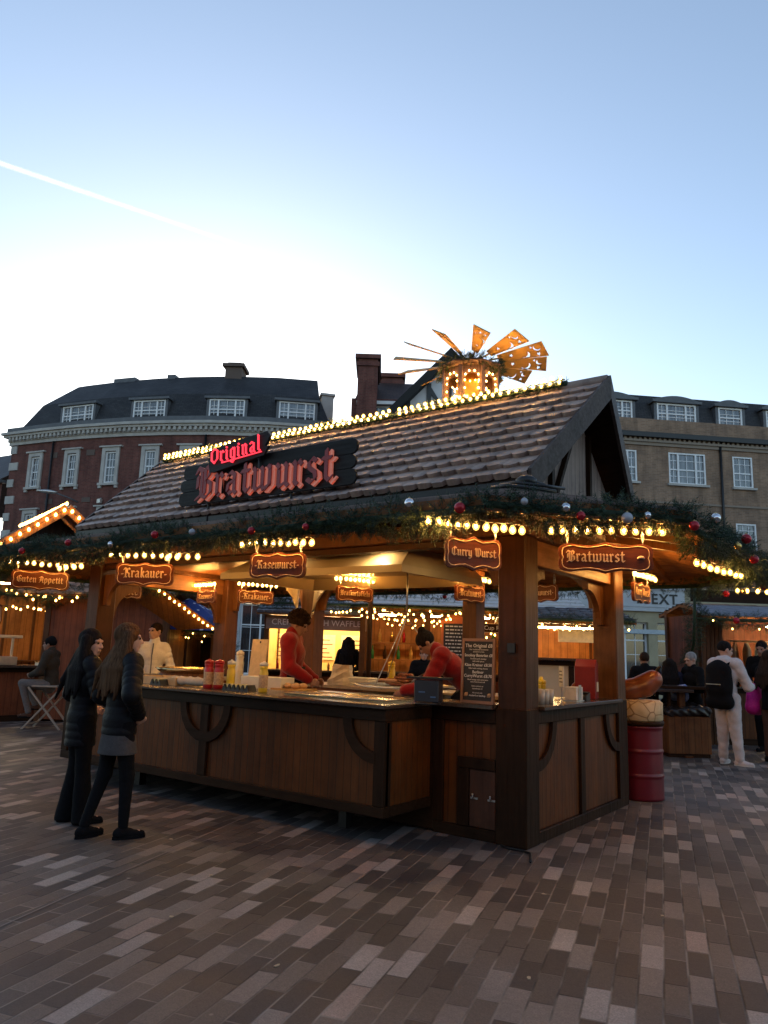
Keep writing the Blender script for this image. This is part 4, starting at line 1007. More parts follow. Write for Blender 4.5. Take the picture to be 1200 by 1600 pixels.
for (a,b,c,d) in ops:
    window(F,LB,a,b,c,d,1,4,3)
    m=MB()
    fbox(m,F,a-.19,a,0,.09,c-.02,d+.02,False); fbox(m,F,b,b+.19,0,.09,c-.02,d+.02,False); fbox(m,F,a-.19,b+.19,0,.092,d+.02,d+.22,False); fbox(m,F,a-.34,b+.34,0,.16,d+.222,d+.30,False)
    fbox(m,F,a-.26,b+.26,-.1,.15,c-.14,c-.022,False); fbox(m,F,a-.24,a-.08,0,.11,c-.28,c-.142,False); fbox(m,F,b+.08,b+.24,0,.11,c-.28,c-.142,False); m.build('stone_surround',M_STONE,LB)
for (a,b,c,d) in shop: window(F,LB,a,b,c,d,3,3,4,out=-.18,glass=M_GLD,meet=.7)
m=MB()
for k in range(13):
    z=.4+ k*.92
    if z<11.6: m=MB(); fbox(m,F,-.02,.62 if k%2 else .42,0,.06,z,z+.42,False); m.build('quoin',M_STONE,LB)
m=MB()
for a,b in ((2.9,3.4),(5.3,5.8)): fbox(m,F,a,b,-.01,.03,11.0,11.3,False); fbox(m,F,a,b,-.01,.03,8.55,8.8,False)
m.build('air_brick',M_BRKL,LB)
m=MB(); fbox(m,F,-.15,SL,-.1,.10,11.90,12.08); fbox(m,F,-.35,SL,-.1,.34,12.30,12.42); fbox(m,F,-.45,SL,-.1,.45,12.422,12.56); fbox(m,F,-.2,SL,-.1,.16,12.082,12.298)
s=0
while s<SL-.2: fbox(m,F,s,s+.13,.162,.31,12.12,12.298,False); s+=.27
m.build('cornice',M_STONE,LB)
m=MB(); fbox(m,F,-.3,SL,-.5,.20,12.562,12.86); m.build('lead_gutter',M_LEAD,LB)
def mans(F,par,s0,s1,zb,zt,inb,int_,ridge_out,zr,ends=(True,True),mat=None):
    m=MB(); S=[s0]+F.breaks(s0,s1)+[s1]
    for a,b in zip(S[:-1],S[1:]):
        aa=a+(.9 if a==s0 and ends[0] else 0); bb=b-(.9 if b==s1 and ends[1] else 0)
        m.quad(F(a,inb,zb),F(b,inb,zb),F(bb,int_,zt),F(aa,int_,zt),[(a,0),(b,0),(bb,2.2),(aa,2.2)])
        m.quad(F(aa,int_,zt),F(bb,int_,zt),F(bb-(.9 if b==s1 and ends[1] else 0),ridge_out,zr),F(aa+(.9 if a==s0 and ends[0] else 0),ridge_out,zr),[(aa,0),(bb,0),(bb,3),(aa,3)])
    if ends[0]:
        m.quad(F(s0,-9,zb),F(s0,inb,zb),F(s0+.9,int_,zt),F(s0+.9,-8,zt),[(0,0),(9,0),(8.5,2.2),(.5,2.2)])
        m.quad(F(s0+.9,-8,zt),F(s0+.9,int_,zt),F(s0+1.8,ridge_out,zr),F(s0+1.8,-5.5,zr),[(0,0),(8,0),(6,2),(2,2)])
    if ends[1]:
        m.quad(F(s1,inb,zb),F(s1,-9,zb),F(s1-.9,-8,zt),F(s1-.9,int_,zt),[(0,0),(9,0),(8.5,2.2),(.5,2.2)])
        m.quad(F(s1-.9,int_,zt),F(s1-.9,-8,zt),F(s1-1.8,-5.5,zr),F(s1-1.8,ridge_out,zr),[(0,0),(8,0),(6,2),(2,2)])
    return m.build('roof',mat or M_SLATE,par)
for s_ in (3.1,11.9): m=MB(); m.tube([F(s_,.09,0),F(s_,.09,11.9)],.055,8); m.build('downpipe',M_BLACK,LB)
rf=mans(F,LB,-.1,SL-.35,12.84,14.45,-.35,-1.0,-2.5,15.95)
def dormer(F,par,s0,s1,z0,z1,front=-.42,lights=3,curved=False):
    m=MB(); fbox(m,F,s0-.14,s0,-2.2,front,z0,z1+.05,False); fbox(m,F,s1,s1+.14,-2.2,front,z0,z1+.05,False); fbox(m,F,s0-.25,s1+.25,-2.4,front+.14,z1+.052,z1+.17,False); fbox(m,F,s0,s1,-1.6,front-.12,z0,z1+.05,False)
    if curved:
        n=10
        for k in range(n):
            a=s0-.2+(s1-s0+.4)*k/n; b=s0-.2+(s1-s0+.4)*(k+1)/n; h=lambda q:.22*math.sin(math.pi*max(0,min(1,(q-s0+.2)/(s1-s0+.4))))
            m.add([F(a,front+.08,z1+.171),F(b,front+.08,z1+.171),F(b,front+.08,z1+.171+h(b)),F(a,front+.08,z1+.171+h(a)),F(a,-2.2,z1+.171),F(b,-2.2,z1+.171),F(b,-2.2,z1+.171+h(b)),F(a,-2.2,z1+.171+h(a))],[(0,1,2,3),(3,2,6,7)])
    d=m.build('dormer',M_LEAD,par); window(F,d,s0,s1,z0+.02,z1+.03,lights,3,3,out=front-.09); return d
for a,b in ((2.98,5.06),(7.56,9.38),(11.78,13.64),(15.42,17.28)): dormer(F,LB,a,b,12.86,13.92)
m=MB(); fbox(m,F,11.9,12.9,-3.4,-2.3,15.2,16.42,False); fbox(m,F,11.75,13.05,-3.55,-2.15,16.422,16.6,False); fbox(m,F,12.0,12.8,-3.3,-2.4,16.602,16.72,False); m.build('chimney',M_BRKL,rf)
for a,b in ((4.5,6.0),(8.2,8.7)): m=MB(); fbox(m,F,a,b,-2.8,-2.4,15.8,16.1,False); m.build('roof_vent',M_LEAD,rf)
m=MB(); fbox(m,F,17.7,18.4,-1.9,-1.2,13.0,14.7,False); fbox(m,F,17.62,18.48,-1.98,-1.12,14.702,14.82,False); m.build('chimney',M_STONE,rf)
# street lamp bracketed on the brick terrace
t=thing('street_lamp','grey wall mounted street lamp head on an arm in front of the brick terrace','street lamp',F(5.1,.0,8.6)+V((-27,18,0)))
d=F(4.0,1.0,8.6)-F(5.1,0,8.6); d2=V((d.x,d.y,0)).normalized()
m=MB(); m.tube([(0,0,-.05),V((d2.x*.5,d2.y*.5,.15)),V((d2.x*1.1,d2.y*1.1,.32))],.035,8); m.build('arm',M_LEAD,t)
m=MB(); hd=V((d2.x*1.5,d2.y*1.5,.36)); sx=V((-d2.y,d2.x,0))
pr=[]
for i in range(9):
    f=i/8; pr.append((hd+d2*(-.5+1.0*f),.02+.17*math.sin(math.pi*min(1,f*.95+.05))))
m.tube([p for p,_ in pr],[r*.6 for _,r in pr],10); m.build('lamp_head',M_STEEL,t)
t=thing('flood_light','small grey flood light bracket fixed to the brick terrace below its windows','lamp',F(6.5,.02,8.55)+V((-27,18,0)))
m=MB(); m.box((-.12,-.2,-.12),(.12,-.02,.12)); m.build('housing',M_STEEL,t,bev=.02); m=MB(); m.tube([(0,0,.2),(0,-.1,.1)],.03,6); m.build('bracket',M_STEEL,t)
# ---- far left neighbour
NB=thing('neighbour_house','dark roofed low brick house at the left edge beside the terrace','building',(-42,13,0))
FN=Face([(-50,12.2),(-37.3,13.75)],(-42,13,0)); L=FN.cum[-1]
m=MB(); fwall(m,FN,0,L,0,10.0,[(L-1.75,L-.35,8.25,9.55),(L-4.2,L-2.6,8.25,9.55)]); m.build('wall',M_BRKL,NB)
for a in (L-1.75,L-4.2): window(FN,NB,a,a+1.4,8.25,9.55,1,3,3)
m=MB(); m.quad(FN(0,.3,10.0),FN(L+.2,.3,10.0),FN(L+.2,-4,13.0),FN(0,-4,13.0),[(0,0),(L,0),(L,4),(0,4)]); m.quad(FN(0,-8,10.0),FN(L+.2,-8,10.0),FN(L+.2,-4,13.0),FN(0,-4,13.0),[(0,0),(L,0),(L,4),(0,4)]); m.build('roof',M_SLATE,NB)
m=MB(); fbox(m,FN,0,L+.2,-.1,.3,9.86,10.02,False); m.build('gutter',M_LEAD,NB)
# ---- right: long brown brick parade with NEXT shop
RA=V((-7.678,25.607)); RBv=V((-2.475,30.464)); dr=(RBv-RA).normalized()
RN=[tuple(RA-dr*3.2),tuple(RA+dr*34)]
RB=thing('brick_parade','long brown brick building with white sash windows above the shop fascia on the right','building',(-2,30,0))
F2=Face(RN,(-2,30,0)); q=3.2; L2=F2.cum[-1]
w3=[(-.75,.85),(2.33,4.06)]; w1=[(5.35,6.30)]
ops=[];win=[]
for base in (0,9.6,19.2):
    for a,b,l in ((-.75,.85,3),(2.33,4.06,3),(5.35,6.30,1)):
        for z0,z1 in ((9.2,10.62),(6.35,7.58)):
            o=(a+base+q,b+base+q,z0,z1); ops.append(o); win.append((o,l))
SH=[(-2.6+q,1.1+q,.4,3.1),(1.5+q,5.4+q,.4,3.1),(5.9+q,9.4+q,.4,3.1),(10+q,14+q,.4,3.1),(15+q,19+q,.4,3.1),(20+q,25+q,.4,3.1)]
m=MB(); fwall(m,F2,0,L2,4.62,12.1,ops); m.build('wall',M_BRKR,RB)
m=MB(); e0=F2(0,0,0); b0=F2(0,-9,0); m.quad(b0,e0,e0+V((0,0,12.1)),b0+V((0,0,12.1)),[(0,0),(9,0),(9,12),(0,12)]); m.build('end_wall',M_BRKR,RB)
M_SHOP=plain('cream_shop_pilaster',(.34,.29,.18),.6,0,.1,nscale=3)
m=MB(); fwall(m,F2,0,L2,0,3.55,SH,.3,.06); m.build('shopfront',M_SHOP,RB)
for (a,b,c,d) in SH: window(F2,RB,a,b,c,d,3,2,2,out=-.22,glass=M_GLD,meet=.72)
m=MB(); fbox(m,F2,0,L2,0,.10,2.62,2.80,False); m.build('blind_box',plain('pale_blue_blind',(.40,.46,.50),.5),RB)
for o,l in win:
    a,b,c,d=o; window(F2,RB,a,b,c,d,l,4,3,meet=.46)
    m=MB(); fbox(m,F2,a-.1,b+.1,-.1,.12,c-.10,c-.002,False); m.build('sill',M_STONE,RB)
m=MB(); fbox(m,F2,0,L2,0,.07,10.86,11.0,False); fbox(m,F2,0,L2,-.1,.14,11.002,11.10,False)
s=0
while s<L2-.2: fbox(m,F2,s,s+.11,.0,.11,11.102,11.2,False); s+=.23
m.build('brick_cornice',M_BRKR,RB)
m=MB(); fbox(m,F2,0,L2,0,.05,8.28,8.36,False); m.build('string_course',M_BRKR,RB)
m=MB(); fbox(m,F2,-.1,L2,-.1,.26,11.202,11.42,False); m.build('gutter',M_BLACK,RB)
m=MB(); fwall(m,F2,0,L2,11.4,12.04,[],0,-.04); m.build('parapet',M_BRKR,RB)
m=MB(); m.tube([F2(q+4.75,.08,4.7),F2(q+4.75,.08,11.2)],.055,8); m.build('downpipe',M_BLACK,RB)
rf2=mans(F2,RB,0,L2,11.95,13.45,-.3,-.75,-4.0,13.75,ends=(True,False))
for base in (0,9.6,19.2):
    for a,b,l in ((-.95,.85,3),(2.02,3.88,3),(4.97,6.12,1),(7.3,8.45,1)): dormer(F2,RB,a+base+q,b+base+q,12.02,12.95,front=-.28,lights=l,curved=True)
m=MB(); fwall(m,F2,0,L2,3.5,4.66,[],0,-.012); m.build('fascia_backing',M_SHOP,RB)
# fascia with NEXT
FS=thing('shop_sign','pale grey stone shop fascia with dark capital letters NEXT','sign',F2(q+.6,.0,3.56)+V((-2,30,0)))
F3=Face(RN,F2(q+.6,0,3.56)+V((-2,30,0)))
m=MB(); fbox(m,F3,0,q+2.72,.0,.16,3.56,4.60,False); fbox(m,F3,0,q+2.74,.162,.22,4.48,4.62,False); fbox(m,F3,0,q+2.74,.162,.24,3.56,3.68,False); fbox(m,F3,0,q+2.74,.162,.20,3.74,3.80,False); m.build('fascia',plain('fascia_grey',(.44,.46,.48),.6,0,.06,nscale=2),FS)
ad=(F2(q+2,0,0)-F2(q+1,0,0)).normalized(); rotz=math.atan2(ad.y,ad.x)
for ch,s in (('N',.79),('E',1.36),('X',1.78),('T',2.21)):
    p=F3(q+s,.165,4.07); bfont('letter',ch,.60,FS,p,(R(90),0,rotz),M_BLACK,'CENTER',.02,.012)
# ---- middle: half timbered house with brick chimney stack
cm=CAMPOS
HT=thing('half_timbered_house','half timbered gable house with dark tiled roof behind the stall pyramid','building',(-14,20,0))
fw=V((_fw.x,_fw.y,0)).normalized(); rg=_rt.copy()
def mid(r,d,z): return V((cm.x,cm.y,0))+rg*r+fw*d+V((0,0,z))-V((-14,20,0))
ME=plain('white_render',(.60,.61,.64),.8,0,.05,nscale=2)
gz0=9.5; ap=(2.85,15.12); hw=3.5
dpt=33.0
m=MB(); m.prism([mid(ap[0]-hw,dpt,0),mid(ap[0]+hw,dpt,0),mid(ap[0]+hw,dpt,11.4),mid(ap[0],dpt,ap[1]),mid(ap[0]-hw,dpt,11.4)],fw*.3); m.build('gable_wall',ME,HT)
m=MB()
for r,zt in ((-1.9,12.9),(-.95,13.8),(0,14.7),(.95,13.8),(1.9,12.9)): m.beam(mid(ap[0]+r,dpt-.04,9),mid(ap[0]+r,dpt-.04,zt),.20,.08,fw)
m.beam(mid(ap[0]-hw,dpt-.05,11.3),mid(ap[0]+hw,dpt-.05,11.3),.08,.22)
for a,b in (((-.95,13.6),(-.1,12.2)),((.95,13.6),(.1,12.2)),((-1.9,12.7),(-1.0,11.5))): m.beam(mid(ap[0]+a[0],dpt-.045,a[1]),mid(ap[0]+b[0],dpt-.045,b[1]),.18,.08,fw)
m.build('timbers',M_BLACK,HT)
m=MB()
for sg_ in (-1,1):
    a0=mid(ap[0]+sg_*(hw+.5),dpt-.6,11.05); a1=mid(ap[0],dpt-.6,ap[1]+.25); b0=mid(ap[0]+sg_*(hw+.5),dpt+7,11.05); b1=mid(ap[0],dpt+7,ap[1]+.25)
    m.add([a0,a1,b1,b0]+[p-V((0,0,.5)) for p in (a0,a1,b1,b0)],[(0,1,2,3),(4,5,1,0),(7,6,5,4),(3,2,6,7)],False,[[(0,0),(4.5,0),(4.5,7),(0,7)],[(0,0)]*4,[(0,0)]*4,[(0,0)]*4])
# low ridge roof between chimney and gable
a=[mid(-1.55,34,13.3),mid(2.4,34,13.3),mid(3.4,36.5,15.05),mid(-1.3,36.5,15.05)]; m.add(a,[(0,1,2,3)],False,[[(0,0),(3,0),(4,3),(0,3)]])
m.build('roof',M_CLAY,HT)
m=MB(); F4=Face([tuple(mid(-1.7,33.9,0).xy+V((-14,20))),tuple(mid(2.6,33.9,0).xy+V((-14,20)))],(-14,20,0))
fwall(m,F4,0,4.3,0,13.3,[(.45,2.15,11.8,12.95)]); m.build('wall',M_BRKL,HT)
window(F4,HT,.45,2.15,11.8,12.95,3,2,2)
m=MB(); fbox(m,F4,.25,2.4,-.2,.25,12.97,13.13,False); m.build('window_head',M_WHITE,HT)
def stack(r0,r1,d0,d1,z0,z1):
    m=MB(); 
    def bx(e,za,zb): 
        ps=[mid(r0-e,d0-e,za),mid(r1+e,d0-e,za),mid(r1+e,d1+e,za),mid(r0-e,d1+e,za)]; qs=[p+V((0,0,zb-za)) for p in ps]
        uv=[[(0,za),(1.2,za),(1.2,zb),(0,zb)]]*4
        m.add(ps+qs,[(0,1,5,4),(1,2,6,5),(2,3,7,6),(3,0,4,7),(4,5,6,7),(3,2,1,0)],False,uv+[[(0,0)]*4]*2)
    bx(0,z0,z1-.55); bx(.08,z1-.549,z1-.35); bx(0,z1-.349,z1-.2); bx(.14,z1-.199,z1); bx(.10,z0+(z1-z0)*.45,z0+(z1-z0)*.45+.14)
    m.build('chimney',M_BRKL,HT)
stack(-1.42,-.5,33.2,35.6,0,15.2); stack(-.3,.75,36.6,37.6,11,15.6)
m=MB(); m.lathe([(.09,0),(.11,.2),(.06,.32)],mid(-.75,34,15.2),8); m.build('chimney_pot',M_CLAY,HT)
# ---- unseen building added behind the viewer to darken the stall front
BB=thing('added_shade_building','long dark brick building added unseen behind the camera to shade the stall front','building',(13,-21,0))
F5=Face([(34,-6.5),(-8,-36)],(13,-21,0)); L5=F5.cum[-1]
ops=[(2+3.2*i,3.4+3.2*i,z,z+1.9) for i in range(15) for z in (3.6,6.8)]
m=MB(); fwall(m,F5,0,L5,0,9.6,ops); m.build('wall',M_BRKL,BB)
for o in ops:
    m=MB(); m.quad(F5(o[0],-.12,o[2]),F5(o[1],-.12,o[2]),F5(o[1],-.12,o[3]),F5(o[0],-.12,o[3])); m.build('window',M_GLD,BB)
m=MB(); m.quad(F5(0,.3,9.6),F5(L5,.3,9.6),F5(L5,-4,11.8),F5(0,-4,11.8),[(0,0),(L5,0),(L5,5),(0,5)]); m.build('roof',M_SLATE,BB)
# ------------------------------------------------------------------ the other market stalls
M_REDW=wood('red_brown_boards',(.20,.055,.022),'z',.12,.42,.4,.4,pax='xy')
M_ORNW=wood('orange_pine_boards',(.40,.165,.045),'z',.13,.45,.35,.4,pax='xy')
M_ROOFB=plain('metal_roof',(.16,.17,.20),.45,.4,.15,nscale=3)
M_CHALK=plain('chalkboard',(.018,.018,.018),.7,0,.2)
M_CHALKW=plain('chalk_white',(.62,.60,.55),.8)
M_GLOWY=emit('lit_menu_panel',(1.0,.66,.22),1.5)
M_WARMLED=emit('strip_led',(1.0,.68,.30),50)
def W(c,u,hd):  # local->world helper
    pass
def chalet(name,label,c,hd,w,d,counter=True,cz=1.08,zw=2.5,ridge='y',rise=1.2,ov=.35,back='planks',sides=(True,True),wall=None,roofmat='tile',frontpanel=None,gable=True,over_front=.45,led=True,cat='market stall',soffit=True):
    """stall centred on its front line; local x along the front, y into depth"""
    t=thing(name,label,cat,c,R(hd)); wall=wall or M_ORNW; hw=w/2
    for x in (-hw,hw-.12):
        for y in (0,d-.12):
            m=MB(); m.box((x,y,0),(x+.12,y+.12,zw)); m.build('post',M_POST,t)
    m=MB(); m.box((-hw,.0,zw+.002),(hw,.12,zw+.14)); m.build('top_beam',M_WARMX,t)
    m=MB(); m.box((-hw,d-.12,zw+.002),(hw,d,zw+.14)); m.build('top_beam',M_WARMX,t)
    if counter:
        m=MB(); m.box((-hw+.12,-.06,.12),(hw-.12,-.02,cz-.05)); m.build('counter_front',frontpanel or M_REDW,t)
        m=MB(); m.box((-hw+.1,-.09,.0),(hw-.1,-.0,.118)); m.box((-hw+.1,-.09,cz-.14),(hw-.1,-.061,cz-.05)); 
        m.box((-hw+.1,-.085,.12),(-hw+.2,-.0605,cz-.142)); m.box((hw-.2,-.085,.12),(hw-.1,-.0605,cz-.142)); m.box((-.05,-.085,.12),(.05,-.0605,cz-.142)); m.build('counter_frame',M_DARKX,t)
        m=MB(); m.box((-hw+.125,-.28,cz-.048),(hw-.125,.45,cz)); m.build('counter_top',M_TOP,t,bev=.006)
    if back: m=MB(); m.box((-hw+.12,d-.08,.05),(hw-.12,d-.04,zw)); m.build('back_wall',wall,t)
    for sx,on in zip((-1,1),sides):
        if on: m=MB(); x0=sx*(hw-.07); m.box((min(x0,x0+.03*sx),.125,.05),(max(x0,x0+.03*sx),d-.125,zw)); m.build('side_wall',wall,t)
    if ridge=='y':
        e=hw+ov; zr=zw+.14+rise*(e/hw) if False else zw+.1+rise; ze=zw-.02
        a=MB(); tile_slope(a,(-e,d+.2,ze),(-e,-over_front+.1,ze),(0,d+.2,zr),(0,-over_front,zr),8,.2); tile_slope(a,(e,-over_front+.1,ze),(e,d+.2,ze),(0,-over_front,zr),(0,d+.2,zr),8,.2)
        rf=a.build('roof',M_TILE if roofmat=='tile' else roofmat,t)
        m=MB(); slab(m,(-e,d+.2,ze-.004),(-e,-over_front+.1,ze-.004),(0,d+.2,zr-.004),(0,-over_front,zr-.004),.05); slab(m,(e,-over_front+.1,ze-.004),(e,d+.2,ze-.004),(0,-over_front,zr-.004),(0,d+.2,zr-.004),.05); m.build('roof_deck',M_WARMY,rf)
        for s in (-1,1):
            m=MB(); m.beam((s*e,-over_front+.08,ze),(0,-over_front-.02,zr),.04,.20,(0,0,1)); m.build('barge_board',M_ORNW,rf)
        if gable: m=MB(); m.prism([(-hw,.05,zw+.142),(hw,.05,zw+.142),(0,.05,zr-.12)],(0,.04,0)); m.build('gable_wall',M_DARK,t)
        return t,(e,ze,zr)
    else:
        e0=-over_front; e1=d+.3; zr=zw+.1+rise; ze=zw+.05; x=hw+ov
        a=MB(); tile_slope(a,(-x,e0,ze),(x,e0,ze),(-x,d*.5,zr),(x,d*.5,zr),6,.2); tile_slope(a,(x,e1,ze),(-x,e1,ze),(x,d*.5,zr),(-x,d*.5,zr),6,.2)
        rf=a.build('roof',M_TILE if roofmat=='tile' else roofmat,t)
        m=MB(); slab(m,(-x,e0,ze-.004),(x,e0,ze-.004),(-x,d*.5,zr-.004),(x,d*.5,zr-.004),.05); slab(m,(x,e1,ze-.004),(-x,e1,ze-.004),(x,d*.5,zr-.004),(-x,d*.5,zr-.004),.05); m.build('roof_deck',M_WARMX,rf)
        for s in (-1,1):
            m=MB(); m.prism([(s*(hw-.06),.0,zw+.15),(s*(hw-.06),d,zw+.15),(s*(hw-.06),d*.5,zr-.1)],(.03*s,0,0)); m.build('gable_wall',M_DARK,t)
        return t,(x,ze,zr)
def tw(t,p):
    a=t.rotation_euler[2]; l=V(t.location); return l+V((p[0]*math.cos(a)-p[1]*math.sin(a),p[0]*math.sin(a)+p[1]*math.cos(a),p[2]))
def lamp_bar(t,x0,x1,y,z,mat=None):
    m=MB(); m.box((x0,y,z),(x1,y+.05,z+.025)); m.build('strip_light',mat or M_WARMLED,t)
# 1 left stall, gable end towards us
S1,(e,ze,zr)=chalet('snack_stall','red brown snack stall with bulb lined gable roof at the left edge',(-11.78,2.45,0),74,2.6,3.6,zw=2.95,rise=1.2,ov=.38,over_front=.5,sides=(False,True))
lamp_bar(S1,-.8,.6,.9,2.72)
for x in (-.75,-.1,.55): m=MB(); m.box((x-.03,3.50,.1),(x+.03,3.52,2.9)); m.build('wall_batten',M_POST,S1)
m=MB(); m.box((-1.1,3.3,1.05),(1.1,3.51,1.09)); m.build('back_shelf',M_POST,S1)
light_string('row of bulbs up the left edge of the snack stall gable',[tw(S1,(-e,-.50,ze+.04)),tw(S1,(0,-.58,zr-.0))],11,mat=M_BULBF,r=.03,hang=.0,caps=False)
light_string('row of bulbs down the right edge of the snack stall gable',[tw(S1,(0,-.58,zr-.0)),tw(S1,(e,-.50,ze+.04))],11,mat=M_BULBF,r=.03,hang=.0,caps=False)
light_string('row of bulbs along the snack stall roof ridge',[tw(S1,(0,-.5,zr+.1)),tw(S1,(0,3.7,zr+.1))],30,mat=M_BULBF,r=.03,hang=0,caps=False)
light_string('upper row of bulbs across the snack stall front below the plaques',[tw(S1,(-1.4,-.35,2.52)),tw(S1,(1.35,-.35,2.48))],22,mat=M_BULBF,r=.018,hang=.03,caps=False,jit=.05)
light_string('lower row of bulbs across the snack stall inside its counter',[tw(S1,(-1.2,.6,2.26)),tw(S1,(1.25,.6,2.24))],26,mat=M_BULBF,r=.02,hang=.03,caps=False,jit=.045)
garland('fir garland across the snack stall front under the Guten Appetit sign',[tw(S1,(-1.4,-.30,2.46)),tw(S1,(.2,-.30,2.40)),tw(S1,(1.5,-.30,2.36))],.15,260,31,ln=.1)
sh=thing('shield_sign','red shield shaped sign with gold border inside the snack stall','sign',tw(S1,(-1.02,.35,1.95)),R(74))
o=[(-.2,.3),(-.1,.34),(0,.42),(.1,.34),(.2,.3),(.22,0),(.16,-.22),(0,-.36),(-.16,-.22),(-.22,0)]
m=MB(); m.prism([(x,0,z) for x,z in o],(0,.03,0)); m.build('board',M_PLAQ,sh); m=MB(); m.tube([(x*.86,-.006,z*.86) for x,z in o+o[:2]],.008,4,cap=False); m.build('border',M_GOLD,sh)
m=MB(); m.prism([(-.1,-.004,-.06),(.1,-.004,-.06),(.06,-.004,-.2),(0,-.004,-.25),(-.06,-.004,-.2)],(0,-.004,0)); m.build('emblem',M_GOLD,sh)
tx=bfont('lettering','MIX',.13,sh,(0,-.008,.08),(R(90),0,0),M_GOLD)
# food warmer, tray of chips and wide steel tray on the snack stall counter
t=thing('food_warmer','steel food warmer with lit canopy on the snack stall counter','food warmer',tw(S1,(-1.0,-.02,1.08)),R(74))
m=MB(); m.box((-.45,-.2,0),(.45,.3,.16)); m.build('base',M_STEEL,t,bev=.01); m=MB(); m.box((-.5,-.22,.52),(.5,.3,.58)); m.build('canopy',M_STEEL,t,bev=.01)
for x in (-.42,.42): m=MB(); m.box((x-.02,.2,.16),(x+.02,.24,.52)); m.build('support',M_STEEL,t)
t=thing('chip_tray','tray heaped with pale chips at the right end of the snack stall counter','food tray',tw(S1,(.15,-.05,1.08)),R(74))
m=MB(); m.box((-.28,-.18,0),(.28,.2,.05)); m.build('tray',M_STEEL,t)
m=MB(); rr=random.Random(2)
for i in range(170):
    a=rr.uniform(0,6.28); x=rr.gauss(0,.11); y=rr.gauss(0,.08); z=.06+max(0,.16-abs(x)*.6-abs(y)*.8)*rr.random(); m.beam((x,y,z),(x+.05*math.cos(a),y+.05*math.sin(a),z+rr.uniform(-.01,.02)),.011,.011)
m.build('chips',plain('chip_gold',(.72,.48,.18),.5),t)
# 2 brown hut behind the person in the cream jacket
S2,(x2,ze2,zr2)=chalet('closed_hut','brown boarded hut behind the person in the cream jacket',(-10.55,2.95,0),30,2.6,2.4,counter=False,zw=2.45,ridge='x',rise=.9,ov=.3,over_front=.55)
m=MB(); m.box((-1.18,.02,.05),(1.18,.06,2.45)); m.build('front_wall',M_REDW,S2)
garland('short fir garland on the brown hut left of the person in cream',[tw(S2,(-1.6,-.5,2.55)),tw(S2,(.35,-.5,2.5))],.12,170,33,ln=.1)
light_string('row of bulbs on the brown hut left of the person in cream',[tw(S2,(-1.5,-.58,2.42)),tw(S2,(.2,-.58,2.4))],9,mat=M_BULBF,r=.02,hang=.02,caps=False,jit=.05)
fl=thing('lit_flap','orange lit sloping timber flap edged with bulbs above the person in cream','canopy flap',(-8.1,2.04,2.68))
m=MB(); a=V((0,0,0)); b=V((-.15,1.75,-.78)); wv=V((-.62,-.38,-.05)); m.add([a,b,b+wv,a+wv]+[p+V((0,0,.03)) for p in (a,b,b+wv,a+wv)],[(0,1,2,3),(7,6,5,4),(0,4,5,1),(1,5,6,2),(2,6,7,3),(3,7,4,0)]); m.build('boards',M_ORNW,fl)
light_string('slanting row of bulbs down the lit timber flap',[V((-8.08,2.0,2.66)),V((-8.22,3.75,1.88))],14,mat=M_BULBF,r=.02,hang=.02,caps=False)
garland('drooping fir garland hanging beside the lit timber flap',[(-8.05,3.6,2.05),(-8.25,4.2,1.9),(-8.3,4.3,.6)],.15,200,34,ln=.1)
# 3 blue star parasol
t=thing('star_parasol','blue parasol canopy printed with white stars behind the left back post','parasol',(-10.0,4.55,-.10))
m=MB(); m.lathe([(.03,2.65),(.9,2.2),(1.0,1.98),(.98,1.97),(.03,2.6)],(0,0,0),8,smooth=False); 
tn=NT('star_cloth'); c=tn.coord(); vo=tn.n('ShaderNodeTexVoronoi'); vo.inputs['Scale'].default_value=6; tn.l(c,vo.inputs['Vector']); tn.pbr(tn.ramp(vo.outputs['Distance'],[(.2,(.75,.78,.85)),(.27,(.02,.05,.24))]),.7)
m.build('canopy',tn.m,t); m=MB(); m.tube([(0,0,0),(0,0,2.65)],.03,8); m.build('pole',M_DARK,t)
S3,_=chalet('small_hut','small dark hut wrapped in fairy lights under the blue parasol',(-10.05,4.6,0),36,1.3,1.0,counter=True,zw=1.75,ridge='x',rise=.25,ov=.1,over_front=.1,wall=M_DARK)
garland('fir garland with fairy lights round the small dark hut',[tw(S3,(-.9,-.2,1.9)),tw(S3,(.9,-.2,1.85))],.13,170,35,ln=.1)
light_string('scattered white fairy lights hanging on the small dark hut',[tw(S3,(-.8,-.35,1.8)),tw(S3,(-.5,-.35,.9)),tw(S3,(-.2,-.35,1.8)),tw(S3,(.5,-.35,1.7))],26,mat=M_BULBF,r=.012,hang=0,caps=False,jit=.08)
